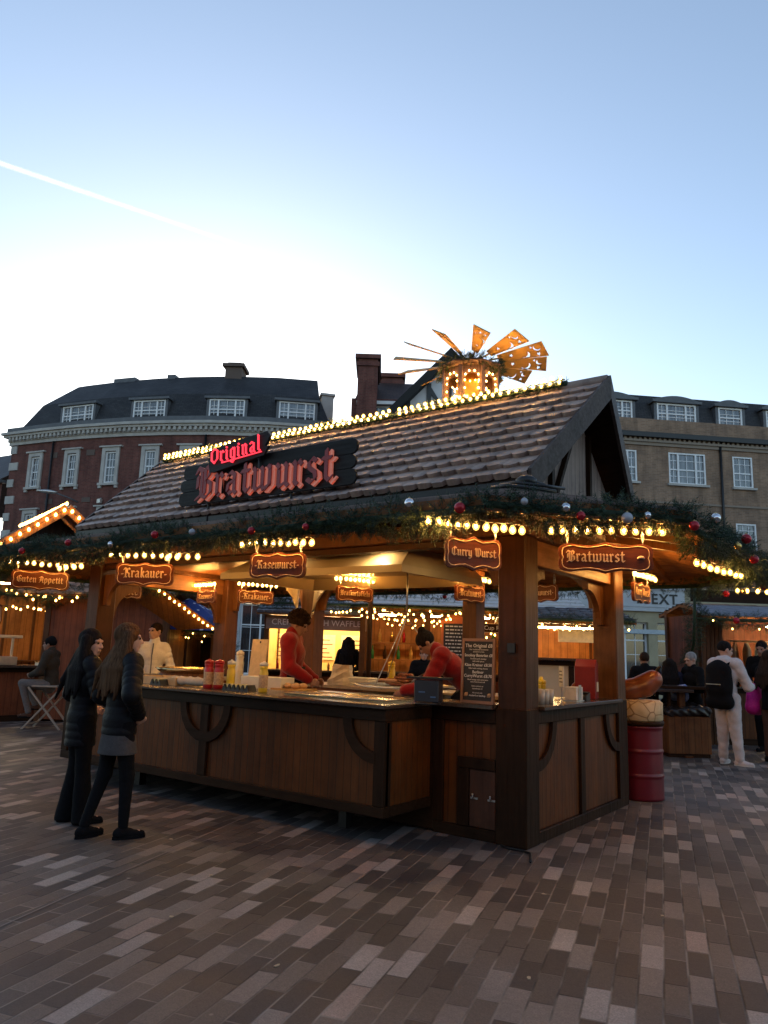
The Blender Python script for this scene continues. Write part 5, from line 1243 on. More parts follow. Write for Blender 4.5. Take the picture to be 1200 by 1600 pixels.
# 4 waffle stall
S4,(x4,ze4,zr4)=chalet('waffle_stall','brightly lit yellow waffle stall seen between the two people in red',(-9.1,7.7,0),36,2.5,2.0,zw=2.35,ridge='x',rise=.5,ov=.15,over_front=.3,wall=plain('yellow_board',(.85,.62,.24),.6,0,.06,nscale=2),roofmat=M_ROOFB)
for x in (-.95,-.32,.32,.95): lamp_bar(S4,x-.22,x+.22,.35,2.30); lamp_bar(S4,x-.22,x+.22,1.3,2.30)
m=MB(); m.box((-1.2,-.10,2.02),(1.2,-.06,2.34)); fsc=m.build('fascia',plain('fascia_brown',(.22,.15,.12),.6),S4)
bfont('lettering','CREPES DUTCH WAFFLE',.195,fsc,(0,-.105,2.18),(R(90),0,0),plain('fascia_letters',(.72,.66,.60),.6))
for x in (-.85,0,.85):
    m=MB(); m.box((x-.35,1.88,1.3),(x+.35,1.90,1.95)); mp=m.build('menu_panel',plain('menu_paper',(.82,.72,.45),.6),S4)
    m=MB()
    for k in range(5): m.box((x-.28,1.875,1.36+.11*k),(x+.28-.07*(k%3),1.879,1.385+.11*k))
    m.build('menu_lines',M_REDW,mp)
rr=random.Random(9)
for i in range(9):
    x=-.9+i*.2+rr.uniform(-.04,.04); t=thing('sauce_bottle','small sauce bottle standing on the waffle stall counter','bottle',tw(S4,(x,.15,1.08)),0,'bottles on the waffle counter')
    m=MB(); hgt=rr.uniform(.16,.26); m.lathe([(.03,0),(.032,hgt*.6),(.012,hgt*.8),(.012,hgt)],(0,0,0),8); m.build('body',[M_BRED,M_DARK,M_PLY,M_STEEL][i%4],t)
garland('fir garland over the waffle stall fascia',[tw(S4,(-1.4,-.3,2.62)),tw(S4,(1.5,-.3,2.62))],.12,150,36,ln=.1)
light_string('row of bulbs over the waffle stall fascia',[tw(S4,(-.2,-.42,2.5)),tw(S4,(1.4,-.42,2.48))],14,mat=M_BULBF,r=.02,hang=.02,caps=False,jit=.05)
# 5 drinks stall in the middle
S5,(x5,ze5,zr5)=chalet('drinks_stall','wide glowing drinks stall with pale roof panels behind the bending person in red',(-5.35,8.15,0),37,4.4,2.6,zw=2.42,ridge='x',rise=.45,ov=.2,over_front=.5,roofmat=M_ROOFB,cz=1.15)
m=MB(); lap_roof(m,(-2.5,-.9,2.52),(2.5,-.9,2.52),(-2.4,-.3,2.84),(2.4,-.3,2.84),4,.02); m.build('pale_roof_panel',plain('pale_panel',(.50,.48,.45),.5),S5)
for x in (-1.6,-.6,.5,1.6): lamp_bar(S5,x-.2,x+.2,.6,2.36)
for x in (-.75,.9): m=MB(); m.box((x-.06,-.1,1.15),(x+.06,.02,2.42)); m.build('post',M_POST,S5)
m=MB(); m.box((-2.0,1.9,1.35),(2.0,2.1,1.39)); m.box((-2.0,1.9,1.75),(2.0,2.1,1.79)); m.build('shelf',M_WARMX,S5)
rr=random.Random(12)
for i in range(26):
    x=-1.9+3.8*i/25+rr.uniform(-.03,.03); t=thing('drink_bottle','drink bottle on the lit back shelf of the drinks stall','bottle',tw(S5,(x,1.98,1.79 if i%2 else 1.39)),0,'bottles on the drinks stall shelf')
    m=MB(); m.lathe([(.04,0),(.042,.17),(.014,.24),(.014,.31)],(0,0,0),8); m.build('body',[M_BRED,M_PLY,M_DARK,M_BGOLD,plain('green_glass',(.03,.16,.05),.1)][rr.randrange(5)],t)
ob=thing('chalk_menu','orange framed chalk menu board behind the bending person in red','menu board',tw(S5,(-.20,-.35,1.42)),R(37))
m=MB(); m.box((-.28,0,0),(.28,.03,.82)); m.prism([(-.28,0,.82),(.28,0,.82),(.15,0,.92),(0,0,.98),(-.15,0,.92)],(0,.03,0)); m.build('frame',plain('orange_frame',(.55,.14,.03),.5),ob)
m=MB(); m.box((-.23,-.008,.05),(.23,-.001,.77)); m.build('slate',M_CHALK,ob)
m=MB(); rr=random.Random(5)
for k in range(9):
    x=-.19
    while x<.15:
        l=rr.uniform(.03,.09); m.box((x,-.011,.70-.073*k),(min(.19,x+l),-.0085,.725-.073*k)); x+=l+.02
m.build('chalk_lines',M_CHALKW,ob)
cr=thing('cup_return_sign','small framed Cup Return sign under the bulbs above the menu board','sign',tw(S5,(.72,-.42,2.12)),R(37))
m=MB(); m.box((-.33,0,-.1),(.33,.03,.1)); m.build('board',M_DARKX,cr)
m=MB(); 
for a,b in (((-.33,-.006,-.1),(.33,-.001,-.085)),((-.33,-.006,.085),(.33,-.001,.1)),((-.33,-.006,-.084),(-.315,-.001,.084)),((.315,-.006,-.084),(.33,-.001,.084))): m.box(a,b)
m.build('border',M_GOLD,cr); bfont('lettering','Cup Return',.13,cr,(0,-.006,0),(R(90),0,0),M_CHALKW)
light_string('loose criss cross bulbs high in the drinks stall opening',[tw(S5,(-2.0,.1,2.30)),tw(S5,(-1.0,.2,2.12)),tw(S5,(0,.1,2.3)),tw(S5,(1.1,.2,2.1)),tw(S5,(2.0,.1,2.3))],34,mat=M_BULBF,r=.015,hang=.02,caps=False,jit=.06)
garland('fir garland along the drinks stall eave',[tw(S5,(-2.4,-.55,2.5)),tw(S5,(2.4,-.55,2.5))],.13,150,37,ln=.1)
light_string('upper row of bulbs on the left half of the drinks stall',[tw(S5,(-2.2,-.62,2.40)),tw(S5,(0,-.62,2.38))],22,mat=M_BULBF,r=.018,hang=.02,caps=False,jit=.05)
light_string('lower row of bulbs on the left half of the drinks stall',[tw(S5,(-2.2,-.5,2.28)),tw(S5,(-.2,-.5,2.26))],22,mat=M_BULBF,r=.018,hang=.02,caps=False,jit=.045)
light_string('row of bulbs on the right half of the drinks stall',[tw(S5,(.1,-.62,2.38)),tw(S5,(2.3,-.62,2.36))],24,mat=M_BULBF,r=.018,hang=.02,caps=False,jit=.04)
light_string('drooping bulbs inside the drinks stall opening',[tw(S5,(-.4,.3,2.2)),tw(S5,(.5,.5,1.95)),tw(S5,(1.2,.3,2.15))],18,mat=M_BULBF,r=.02,hang=.02,caps=False,jit=.04)
# 6 grey roofed stall through the side opening
S6,(x6,ze6,zr6)=chalet('grey_roof_stall','grey roofed stall with pale counter seen through the side opening',(-2.75,7.75,0),36,1.9,1.8,zw=2.2,ridge='x',rise=.25,ov=.2,over_front=.4,roofmat=M_ROOFB,frontpanel=plain('pale_ply',(.62,.46,.27),.6,0,.06,nscale=2),cz=1.55)
lamp_bar(S6,-.6,.6,.4,2.12)
m=MB(); m.box((-.25,-.12,1.85),(.45,-.1,2.1)); sg6=m.build('price_board',plain('menu_paper',(.82,.72,.45),.6),S6)
garland('fir garland along the grey roofed stall',[tw(S6,(-1.15,-.45,2.25)),tw(S6,(1.1,-.45,2.25))],.12,150,38,ln=.1)
light_string('row of bulbs along the grey roofed stall',[tw(S6,(-1.1,-.52,2.13)),tw(S6,(1.0,-.52,2.11))],24,mat=M_BULBF,r=.018,hang=.02,caps=False,jit=.04)
# 7 clothes stall on the right
S7,(x7,ze7,zr7)=chalet('knitwear_stall','dark timber knitwear stall with grey slatted awning at the right edge',(.88,11.25,0),38,4.6,1.6,zw=2.5,ridge='x',rise=.14,ov=.0,over_front=.35,wall=M_REDW,cz=1.12,frontpanel=M_PANEL,roofmat=M_TILE)
m=MB(); lap_roof(m,(-2.6,-.95,2.42),(2.6,-.95,2.42),(-2.6,-.36,2.66),(2.6,-.36,2.66),5,.03); m.build('slatted_awning',plain('blue_grey_slats',(.22,.24,.30),.45,.1),S7)
m=MB(); m.box((-2.55,-.34,2.72),(2.55,-.30,2.95)); m.build('brown_fascia',M_DARKX,S7)
for k in range(5):
    m=MB(); m.beam((-2.3+.11*k,-.2+.05*k,0),(-2.28+.11*k,-.2+.05*k,2.4),.07,.05,(0,1,0)); m.build('post_board',M_POST,S7)
lamp_bar(S7,-.6,1.6,.5,2.3)
m=MB(); m.tube([(-1.4,.5,2.0),(2.1,.5,2.0)],.02,6); rail=m.build('hanging_rail',M_STEEL,S7)
rr=random.Random(8)
KN=[plain('knit_%s'%n,c,.9,0,.2,nscale=60) for n,c in (('cream',(.55,.50,.36)),('grey',(.25,.24,.24)),('sage',(.30,.34,.27)),('brown',(.2,.12,.08)),('mustard',(.5,.4,.16)))]
for i in range(14):
    x=-1.3+i*.24; kind='knitted jumper' ; col=('cream','grey','sage','brown','mustard')[(i*7+3)%5]
    t=thing('jumper','%s knitted jumper hanging on the rail of the knitwear stall'%col,'jumper',tw(S7,(x,.5,2.0)),R(38+rr.uniform(50,75)),'jumpers on the knitwear stall rail')
    m=MB(); o=[(-.03,-.02),(-.1,-.05),(-.26,-.16),(-.3,-.42),(-.24,-.43),(-.2,-.24),(-.19,-.60),(.19,-.60),(.2,-.24),(.24,-.43),(.3,-.42),(.26,-.16),(.1,-.05),(.03,-.02),(0,-.06)]
    m.prism([(a,-.03,b) for a,b in o],(0,.06,0)); m.build('knit',KN[(i*7+3)%5],t,bev=.012)
garland('fir garland along the knitwear stall awning',[tw(S7,(-2.75,-1.0,2.35)),tw(S7,(2.7,-1.0,2.33))],.16,230,39,ln=.1)
garland('upright fir garland on the left corner of the knitwear stall',[tw(S7,(-2.72,-.9,2.95)),tw(S7,(-2.8,-1.0,2.4)),tw(S7,(-2.7,-.7,1.9)),tw(S7,(-2.65,-.3,1.45))],.2,260,40,ln=.1)
light_string('few white fairy lights on the knitwear stall garland',[tw(S7,(-2.7,-1.15,2.5)),tw(S7,(-2.5,-1.15,2.25)),tw(S7,(2.6,-1.15,2.3))],12,mat=M_BULBF,r=.013,hang=.0,caps=False,jit=.08)
for f,c,l in ((.12,'red','red bauble on the knitwear stall garland left of the person in the white hoodie'),(.42,'red','red bauble on the knitwear stall garland above the person in the white hoodie'),(.62,'silver','silver bauble on the knitwear stall garland right of the person in the white hoodie')):
    bauble(c,tw(S7,(-2.75+5.4*f,-1.18,2.33)),.06,l)
# twig lights beyond the right canopy corner
light_string('thin branch of tiny fairy lights reaching out past the right canopy corner',[(1.42,3.3,2.72),(1.75,3.9,2.80),(2.3,4.6,2.72)],14,mat=M_BULBF,r=.006,hang=0,caps=False,jit=.04)
# ------------------------------------------------------------------ smooth implicit bodies
def sdf_mesh(prims, vox, k=.02, pad=.05):
    """prims: dicts; op add / sub / cut(plane).  returns verts, quads by surface nets"""
    lo=np.full(3,1e9); hi=np.full(3,-1e9)
    for p in prims:
        if p.get('op','add')!='add': continue
        for c,r in p['bb']: lo=np.minimum(lo,np.array(c)-r); hi=np.maximum(hi,np.array(c)+r)
    lo-=pad; hi+=pad; n=np.ceil((hi-lo)/vox).astype(int)+1
    f=np.full(tuple(n),.5,np.float32)
    ax=[lo[i]+vox*np.arange(n[i]) for i in range(3)]
    for p in prims:
        op=p.get('op','add'); kk=p.get('k',k)
        if op=='cut':
            c=np.array(p['c']); nn=np.array(p['n'])/np.linalg.norm(p['n'])
            d=((ax[0]-c[0])*nn[0])[:,None,None]+((ax[1]-c[1])*nn[1])[None,:,None]+((ax[2]-c[2])*nn[2])[None,None,:]
            f=np.maximum(f,d.astype(np.float32)); continue
        a=np.full(3,1e9); b=np.full(3,-1e9)
        for c,r in p['bb']: a=np.minimum(a,np.array(c)-r); b=np.maximum(b,np.array(c)+r)
        i0=np.maximum(0,np.floor((a-lo-kk-2*vox)/vox).astype(int)); i1=np.minimum(n,np.ceil((b-lo+kk+2*vox)/vox).astype(int)+1)
        if (i1<=i0).any(): continue
        X=np.stack(np.meshgrid(*[ax[i][i0[i]:i1[i]] for i in range(3)],indexing='ij'),-1)
        d=p['f'](X).astype(np.float32); s=tuple(slice(i0[i],i1[i]) for i in range(3)); g=f[s]
        if op=='sub': d=-d; h=np.maximum(kk-np.abs(g-d),0)/max(kk,1e-6); f[s]=np.maximum(g,d)+h*h*kk*.25
        else: h=np.maximum(kk-np.abs(g-d),0)/max(kk,1e-6); f[s]=np.minimum(g,d)-h*h*kk*.25
    f[0]=f[-1]=.5; f[:,0]=f[:,-1]=.5; f[:,:,0]=f[:,:,-1]=.5
    ins=f<0; cs=np.zeros(tuple(n-1),np.int8)
    for dx in (0,1):
        for dy in (0,1):
            for dz in (0,1): cs+=ins[dx:n[0]-1+dx,dy:n[1]-1+dy,dz:n[2]-1+dz]
    act=(cs>0)&(cs<8); idx=-np.ones(act.shape,np.int64); I=np.argwhere(act); idx[act]=np.arange(len(I))
    acc=np.zeros((len(I),3)); cnt=np.zeros(len(I))
    cor=[(0,0,0),(1,0,0),(0,1,0),(1,1,0),(0,0,1),(1,0,1),(0,1,1),(1,1,1)]
    val=[f[I[:,0]+c[0],I[:,1]+c[1],I[:,2]+c[2]] for c in cor]
    for u in range(8):
        for v in range(u+1,8):
            if sum(abs(cor[u][i]-cor[v][i]) for i in range(3))!=1: continue
            m=(val[u]<0)!=(val[v]<0); t=np.where(m,val[u]/np.where(m,val[u]-val[v],1),0)
            P=np.array(cor[u])+t[:,None]*(np.array(cor[v])-np.array(cor[u])); acc+=np.where(m[:,None],P,0); cnt+=m
    vs=lo+vox*(I+acc/np.maximum(cnt,1)[:,None]); qs=[]
    for axs in range(3):
        b,c=(axs+1)%3,(axs+2)%3
        sl=[slice(1,n[i]-1) for i in range(3)]; sl[axs]=slice(0,n[axs]-1); s2=list(sl); s2[axs]=slice(1,n[axs])
        A=ins[tuple(sl)]; B=ins[tuple(s2)]; E=np.argwhere(A!=B); off=np.array([1,1,1]); off[axs]=0; E0=E+off
        flip=A[A!=B]
        def at(db,dc):
            q=E0.copy(); q[:,b]-=db; q[:,c]-=dc; return idx[q[:,0],q[:,1],q[:,2]]
        Q=np.stack([at(0,0),at(1,0),at(1,1),at(0,1)],1); Q[~flip]=Q[~flip][:,::-1]; qs.append(Q)
    Q=np.concatenate(qs); return vs,Q[(Q>=0).all(1)]
def _n(v): v=np.array(v,float); return v/max(1e-9,np.linalg.norm(v))
def cap(a,b,ra,rb=None,fd=None,ff=1.0,rib=None,op='add',k=None,wr=0):
    """tapered capsule; fd/ff flatten it along a direction; rib=(spacing, depth) quilts it; wr wrinkles"""
    a=np.array(a,float); b=np.array(b,float); rb=ra if rb is None else rb
    fdv=_n(fd) if fd is not None else None; L0=np.linalg.norm(b-a)
    def f(X):
        q=X-a; ba=b-a
        if fdv is not None:
            q=q+(q@fdv)[...,None]*fdv*(1/ff-1); ba=ba+(ba@fdv)*fdv*(1/ff-1)
        t=np.clip((q@ba)/max(1e-9,ba@ba),0,1); d=np.linalg.norm(q-t[...,None]*ba,axis=-1); r=ra+(rb-ra)*t
        if rib: r=r-rib[1]*(1-np.abs(np.sin(np.pi*t*L0/rib[0]))**.6)
        if wr: r=r+wr*np.sin(X[...,2]*38+X[...,0]*17)*np.sin(X[...,0]*23-X[...,1]*31+X[...,2]*9)
        return (d-r)*(ff if fdv is not None else 1)
    o=dict(f=f,bb=[(a,ra*1.1),(b,rb*1.1)],op=op)
    if k is not None: o['k']=k
    return o
def ell(c,r,M=None,op='add',k=None):
    c=np.array(c,float); r=np.array(r,float); M=np.eye(3) if M is None else np.array(M)
    def f(X):
        q=(X-c)@M; k0=np.linalg.norm(q/r,axis=-1); k1=np.linalg.norm(q/r**2,axis=-1); return k0*(k0-1)/np.maximum(k1,1e-6)
    o=dict(f=f,bb=[(c,r.max()*1.02)],op=op)
    if k is not None: o['k']=k
    return o
def cut(c,n): return dict(op='cut',c=c,n=n)
def sdf_obj(name,prims,vox,mat,parent,k=.02):
    vs,q=sdf_mesh(prims,vox,k); me=bpy.data.meshes.new(name); me.from_pydata(vs.tolist(),[],q.tolist())
    me.polygons.foreach_set('use_smooth',[True]*len(q)); me.materials.append(mat); me.update(); o=bpy.data.objects.new(name,me); link(o,parent); return o
# ------------------------------------------------------------------ people
SKIN={'pale':plain('skin_pale',(.50,.29,.21),.5,0,.05,nscale=30),'tan':plain('skin_tan',(.33,.17,.11),.5,0,.06,nscale=30),'brown':plain('skin_brown',(.20,.095,.06),.5,0,.06,nscale=30)}
def cloth(name,col,rough=.8,var=.12,ns=40,sheen=0):
    if name in MT: return MT[name]
    t=NT(name); c=t.coord(); n=t.noise(c,ns,4,.6); n2=t.noise(c,7,3)
    col_=t.mix(1,t.ramp(n,[(.3,tuple(x*(1-var) for x in col)),(.7,tuple(min(1,x*(1+var)) for x in col))]),t.ramp(n2,[(.3,(.88,)*3),(.7,(1.1,)*3)]),'MULTIPLY')
    h=t.math('ADD',t.math('MULTIPLY',n,.4),n2)
    p=t.pbr(col_,rough,0,.16,t.bump(h,.45,.02)); p.inputs['Sheen Weight'].default_value=sheen; MT[name]=t.m; return t.m
def hairmat(name,c0,c1):
    if name in MT: return MT[name]
    t=NT(name); c=t.coord(); n=t.noise(t.mapping(c,(70,70,4)),1.0,4,.6)
    t.pbr(t.ramp(n,[(.3,c0),(.7,c1)]),.75,0,.06,t.bump(n,.8,.012)); MT[name]=t.m; return t.m
H_BRN=hairmat('brown_hair',(.040,.019,.009),(.15,.075,.036)); H_BLK=hairmat('black_hair',(.006,.005,.005),(.022,.018,.017)); H_DRK=hairmat('dark_brown_hair',(.012,.008,.006),(.045,.026,.017)); H_GRY=hairmat('grey_hair',(.16,.15,.14),(.34,.33,.32))
M_EYE=plain('eye',(.02,.015,.012),.1); M_SOLE=plain('shoe_sole',(.55,.53,.50),.6)
C_BLK=cloth('black_padded_fabric',(.007,.0072,.009),.55); C_BLK2=cloth('black_cloth',(.006,.006,.007),.9); C_GREYSK=cloth('grey_wool_skirt',(.075,.068,.066),.9)
C_RED=cloth('red_fleece',(.235,.0045,.005),.85,.1,60,.3); C_APR=cloth('black_apron',(.012,.012,.014),.75); C_CREAM=cloth('cream_quilted_fabric',(.74,.68,.60),.6,.05); C_WHT=cloth('white_hoodie_fabric',(.58,.52,.50),.85,.06,70); C_JOG=cloth('pale_jogger_fabric',(.56,.49,.46),.85,.06,70)
C_NAVY=cloth('navy_cloth',(.02,.024,.05),.8); C_DENIM=cloth('grey_denim',(.16,.15,.145),.85); C_OLV=cloth('olive_coat',(.05,.042,.032),.8); C_BRN=cloth('brown_cloth',(.09,.045,.03),.85)
def rotz(a): return np.array([[math.cos(a),-math.sin(a),0],[math.sin(a),math.cos(a),0],[0,0,1]])
def rotx(a): return np.array([[1,0,0],[0,math.cos(a),-math.sin(a)],[0,math.sin(a),math.cos(a)]])
def roty(a): return np.array([[math.cos(a),0,math.sin(a)],[0,1,0],[-math.sin(a),0,math.cos(a)]])
def joints(H,fem=False,**ov):
    s=H/1.75; sw=.165 if fem else .185
    J=dict(pel=(0,0,.93),waist=(0,0,1.06),chest=(0,.0,1.28),neck=(0,-.005,1.46),head=(0,.02,1.625),
      shL=(-sw,-.01,1.42),shR=(sw,-.01,1.42),elL=(-sw-.05,-.03,1.13),elR=(sw+.05,-.03,1.13),wrL=(-sw-.04,.06,.88),wrR=(sw+.04,.06,.88),
      hipL=(-.085,0,.92),hipR=(.085,0,.92),knL=(-.095,.02,.50),knR=(.095,.02,.50),anL=(-.10,-.01,.085),anR=(.10,-.01,.085))
    J={k:np.array(v)*s for k,v in J.items()}
    for k,v in ov.items(): J[k]=np.array(v,float)
    J['s']=s; return J
def hand(w,d,pn,side,s,curl=.5):
    """wrist, direction of the palm, palm normal, side (+1 right): palm, four bent fingers and thumb"""
    d=_n(d); pn=_n(np.array(pn)-d*(np.array(pn)@d)); sx=np.cross(d,pn)*side; P=[]
    w=np.array(w); pc=w+d*.05*s
    P.append(cap(w,w+d*.03*s,.024*s,.026*s,pn,.8)); P.append(cap(pc-sx*.018*s,pc+sx*.018*s+d*.02*s,.026*s,.024*s,pn,.55)); P.append(cap(pc-sx*.02*s+d*.025*s,pc+sx*.02*s+d*.025*s,.02*s,.02*s,pn,.6))
    for i,(x,l) in enumerate(((-.030,.062),(-.010,.072),(.010,.068),(.029,.054))):
        b=pc+sx*x*s+d*.036*s; a1=curl*.7; d1=d*math.cos(a1)+pn*math.sin(a1); m=b+d1*l*.55*s; a2=curl*1.7; d2=d*math.cos(a2)+pn*math.sin(a2); e=m+d2*l*.5*s
        P.append(cap(b,m,.0092*s,.0085*s,k=.006)); P.append(cap(m,e,.0085*s,.007*s,k=.006))
    b=w+d*.025*s-sx*.022*s; m=b+(d*.6-sx*.75+pn*.3)*.036*s; e=m+(d*.9-sx*.2+pn*.45)*.030*s
    P.append(cap(b,m,.0115*s,.010*s,k=.008)); P.append(cap(m,e,.010*s,.008*s,k=.006)); return P
def person(label,loc,rz,J,skin='pale',hair=None,hairmat_=H_DRK,top=C_BLK,top_th=.02,rib=None,hem=None,legs=C_BLK2,leg_w=1.0,flare=None,skirt=None,shoe=C_BLK2,head_yaw=0,head_pitch=0,head_roll=0,hands=(None,None),
        vox=.0085,hood=False,extra=None,collar=None,feet=True,fem=False,apron=None,soft=.012,tuck=False,group='people at the market'):
    t=thing('person',label,'person',loc,rz,group); s=J['s']; g=lambda k:J[k]
    sp=_n(g('neck')-g('pel')); sd_=_n(g('shR')-g('shL')); fwd=_n(np.cross(sp,sd_)*1.0)
    HM=rotz(head_yaw)@rotx(-head_pitch)@roty(head_roll); hc=g('head')
    def hp(x,y,z): return hc+HM@(np.array([x,y,z])*s)
    B=[cap(g('pel'),g('waist'),.125*s,.108*s,fwd,.74),cap(g('waist'),g('chest'),.108*s,.132*s,fwd,.72),cap(g('chest')-sd_*.07*s,g('chest')+sd_*.07*s,.11*s,.11*s,fwd,.8),
       cap(g('shL')*.9+g('neck')*.1,g('shR')*.9+g('neck')*.1,.06*s,.06*s),cap(g('neck'),hp(0,-.012,-.06),.056*s,.050*s)]
    for q in 'LR':
        B+= [cap(g('sh'+q),g('el'+q),.047*s,.038*s),cap(g('el'+q),g('wr'+q),.038*s,.026*s),cap(g('hip'+q),g('kn'+q),.080*s,.052*s),cap(g('kn'+q),g('an'+q),.052*s,.034*s)]
        fw_=_n(np.array([(g('an'+q)-g('kn'+q))[0]*0,1,0])); a=g('an'+q)
        fd=J.get('ft'+q,np.array([0,1,0.])); fd=_n(fd)
        B+= [cap(a-np.array([0,0,.04*s])-fd*.03*s,a-np.array([0,0,.05*s])+fd*.13*s,.034*s,.028*s)]
    # head
    B+= [ell(hp(0,-.018,.022),(.076*s,.098*s,.096*s),HM),ell(hp(0,.022,-.035),(.062*s,.074*s,.086*s),HM),cap(hp(-.02,.058,-.098),hp(.02,.058,-.098),.024*s,.024*s),
         cap(hp(0,.088,.006),hp(0,.108,-.030),.010*s,.015*s,k=.012),cap(hp(-.012,.094,-.036),hp(.012,.094,-.036),.011*s,.011*s,k=.01),
         cap(hp(-.05,.074,.022),hp(.05,.074,.022),.014*s,.014*s),cap(hp(-.019,.088,-.062),hp(.019,.088,-.062),.009*s,.009*s,k=.008),cap(hp(-.017,.084,-.074),hp(.017,.084,-.074),.0095*s,.0095*s,k=.008),
         ell(hp(-.030,.090,.002),(.016*s,.012*s,.011*s),HM,'sub',.012),ell(hp(.030,.090,.002),(.016*s,.012*s,.011*s),HM,'sub',.012),
         ell(hp(-.079,-.012,-.012),(.010*s,.020*s,.031*s),HM),ell(hp(.079,-.012,-.012),(.010*s,.020*s,.031*s),HM)]
    for q,h,sgn in (('L',hands[0],-1),('R',hands[1],1)):
        dr=g('wr'+q)-g('el'+q); h=h or {}
        B+=hand(g('wr'+q),h.get('d',dr),h.get('n',np.array([-sgn,0.3,0])),sgn,s,h.get('curl',.55))
    body=sdf_obj('body',B,vox*.92,SKIN[skin],t,.018*s)
    for x in (-.030,.030):
        m=MB(); c=hp(x,.084,.003); m.ball(c,.0105*s,10,7); m.build('eye',M_EYE,t)
    # upper garment
    e=top_th; wk=.0045 if not rib else .003; T=[cap(g('pel'),g('waist'),.125*s+e,.112*s+e,fwd,.78,rib,wr=wk),cap(g('waist'),g('chest'),.112*s+e,.135*s+e,fwd,.76,rib,wr=wk),cap(g('chest')-sd_*.07*s,g('chest')+sd_*.07*s,.112*s+e,.112*s+e,fwd,.82),
       cap(g('shL')*.88+g('neck')*.12,g('shR')*.88+g('neck')*.12,.064*s+e*.8,.064*s+e*.8),cap(g('neck')-sp*.04*s,g('neck')+sp*(.015 if not hood else .03)*s,.070*s+e*.5,.060*s+e*.4)]
    if hem is not None and hem>0: T.append(cap(g('pel')-sp*hem,g('pel'),.135*s+e,.13*s+e,fwd,.8,rib))
    for q in 'LR':
        b=g('wr'+q)+(_n(g('el'+q)-g('wr'+q)))*.015*s
        T+= [cap(g('sh'+q),g('el'+q),.054*s+e*.9,.046*s+e*.85,None,1,rib,wr=wk),cap(g('el'+q),b,.046*s+e*.85,.034*s+e*.6,None,1,rib,wr=wk)]
    hemc=g('pel')-sp*(hem if hem is not None else .02); T.append(cut(hemc,-sp))
    if collar: T.append(cap(g('neck')-sp*.01,g('neck')+sp*collar,.068*s+e*.5,.062*s+e*.4))
    if hood: T+= [cap(g('neck')-fwd*.085*s-sd_*.06*s,g('neck')-fwd*.085*s+sd_*.06*s,.06*s,.06*s),ell(g('neck')-fwd*.10*s-sp*.03*s,(.115*s,.06*s,.08*s)),cap(g('neck')-sd_*.07*s+fwd*.02*s+sp*.02,g('neck')-fwd*.06*s-sd_*.05*s+sp*.03,.04*s,.05*s),cap(g('neck')+sd_*.07*s+fwd*.02*s+sp*.02,g('neck')-fwd*.06*s+sd_*.05*s+sp*.03,.04*s,.05*s)]
    sdf_obj('jacket',T,vox,top,t,.022*s)
    # legs
    L=[]
    lw=.012*leg_w
    L.append(cap(g('pel')-np.array([0,0,0]),(g('hipL')+g('hipR'))/2-sp*.03,.132*s+lw*.4,.125*s+lw*.4,fwd,.80))
    for q in 'LR':
        a=g('an'+q)+np.array([0,0,.02*s if not flare else -.05*s])
        r2=.040*s+lw*.9 if not flare else flare
        L+= [cap(g('hip'+q),g('kn'+q),.086*s+lw,.058*s+lw,wr=.0018*leg_w),cap(g('kn'+q),a,.058*s+lw,r2,wr=.0022*leg_w)]
    if flare: L.append(cut((0,0,.012),(0,0,-1)))
    sdf_obj('trousers' if not skirt else 'tights',L,vox,legs,t,.02*s)
    if skirt:
        sdf_obj('skirt',[cap(g('pel')+sp*.06,g('pel')-sp*skirt[0],.135*s,skirt[1],fwd,.82),cut(g('pel')-sp*skirt[0],-sp)],vox,skirt[2],t)
    for q in 'LR':
        a=g('an'+q); fd=_n(J.get('ft'+q,np.array([0,1,0.]))); z=a[2]-.085*s
        up=np.array([0,0,1.])
        base=a-up*.085*s
        S=[cap(base-fd*.035*s+up*.045*s,base+fd*.05*s+up*.045*s,.043*s,.040*s,np.cross(fd,up),.9),cap(base+fd*.05*s+up*.035*s,base+fd*.155*s+up*.028*s,.040*s,.030*s),cap(a-up*.02*s,base-fd*.015*s+up*.05*s,.043*s,.045*s),cut(base+up*.014*s,(0,0,-1))]
        o=sdf_obj('shoe',S,vox,shoe if not isinstance(shoe,tuple) else shoe[0],t,.015)
        m=MB(); n=16; pts=[]
        sx=np.cross(fd,up)
        for i in range(n):
            an=2*math.pi*i/n; u=math.cos(an); v=math.sin(an); pts.append(base+fd*(.055+.135*u)*s+sx*(.043*v*(1 if u<.2 else 1-.25*(u-.2)))*s)
        m.prism(pts,up*.024*s); m.build('sole',M_SOLE if isinstance(shoe,tuple) else C_BLK2,o)
    # hair
    if hair:
        Hh=[]
        if hair in ('short','curly','bun','long','beanie','grey'):
            th={'short':.006,'curly':.022,'bun':.010,'long':.014,'beanie':.012,'grey':.008}[hair]
            Hh+= [ell(hp(0,-.022,.034),(.079*s+th,.098*s+th,.092*s+th),HM)]
            if hair=='curly':
                rr=random.Random(3)
                for i in range(120):
                    a=rr.uniform(0,6.28); zz=rr.uniform(-.2,1); rr_=math.sqrt(max(0,1-zz*zz)); q=rr.uniform(.95,1.22); Hh.append(ell(hp(.098*rr_*math.cos(a)*q,-.022+.112*rr_*math.sin(a)*q,.045+.108*zz*q),(rr.uniform(.012,.022)*s,)*3,None,k=.004))
            if hair=='bun': Hh+= [ell(hp(0,-.075,.125),(.046*s,.046*s,.042*s),HM),cap(hp(0,-.05,.08),hp(0,-.075,.12),.04*s,.03*s)]
            if hair=='beanie': Hh.append(cap(hp(-.03,-.02,.02),hp(.03,-.02,.02),.085*s,.085*s)); Hh=[ell(hp(0,-.02,.040),(.092*s,.108*s,.098*s),HM),ell(hp(0,-.03,.11),(.05*s,.06*s,.04*s),HM)]
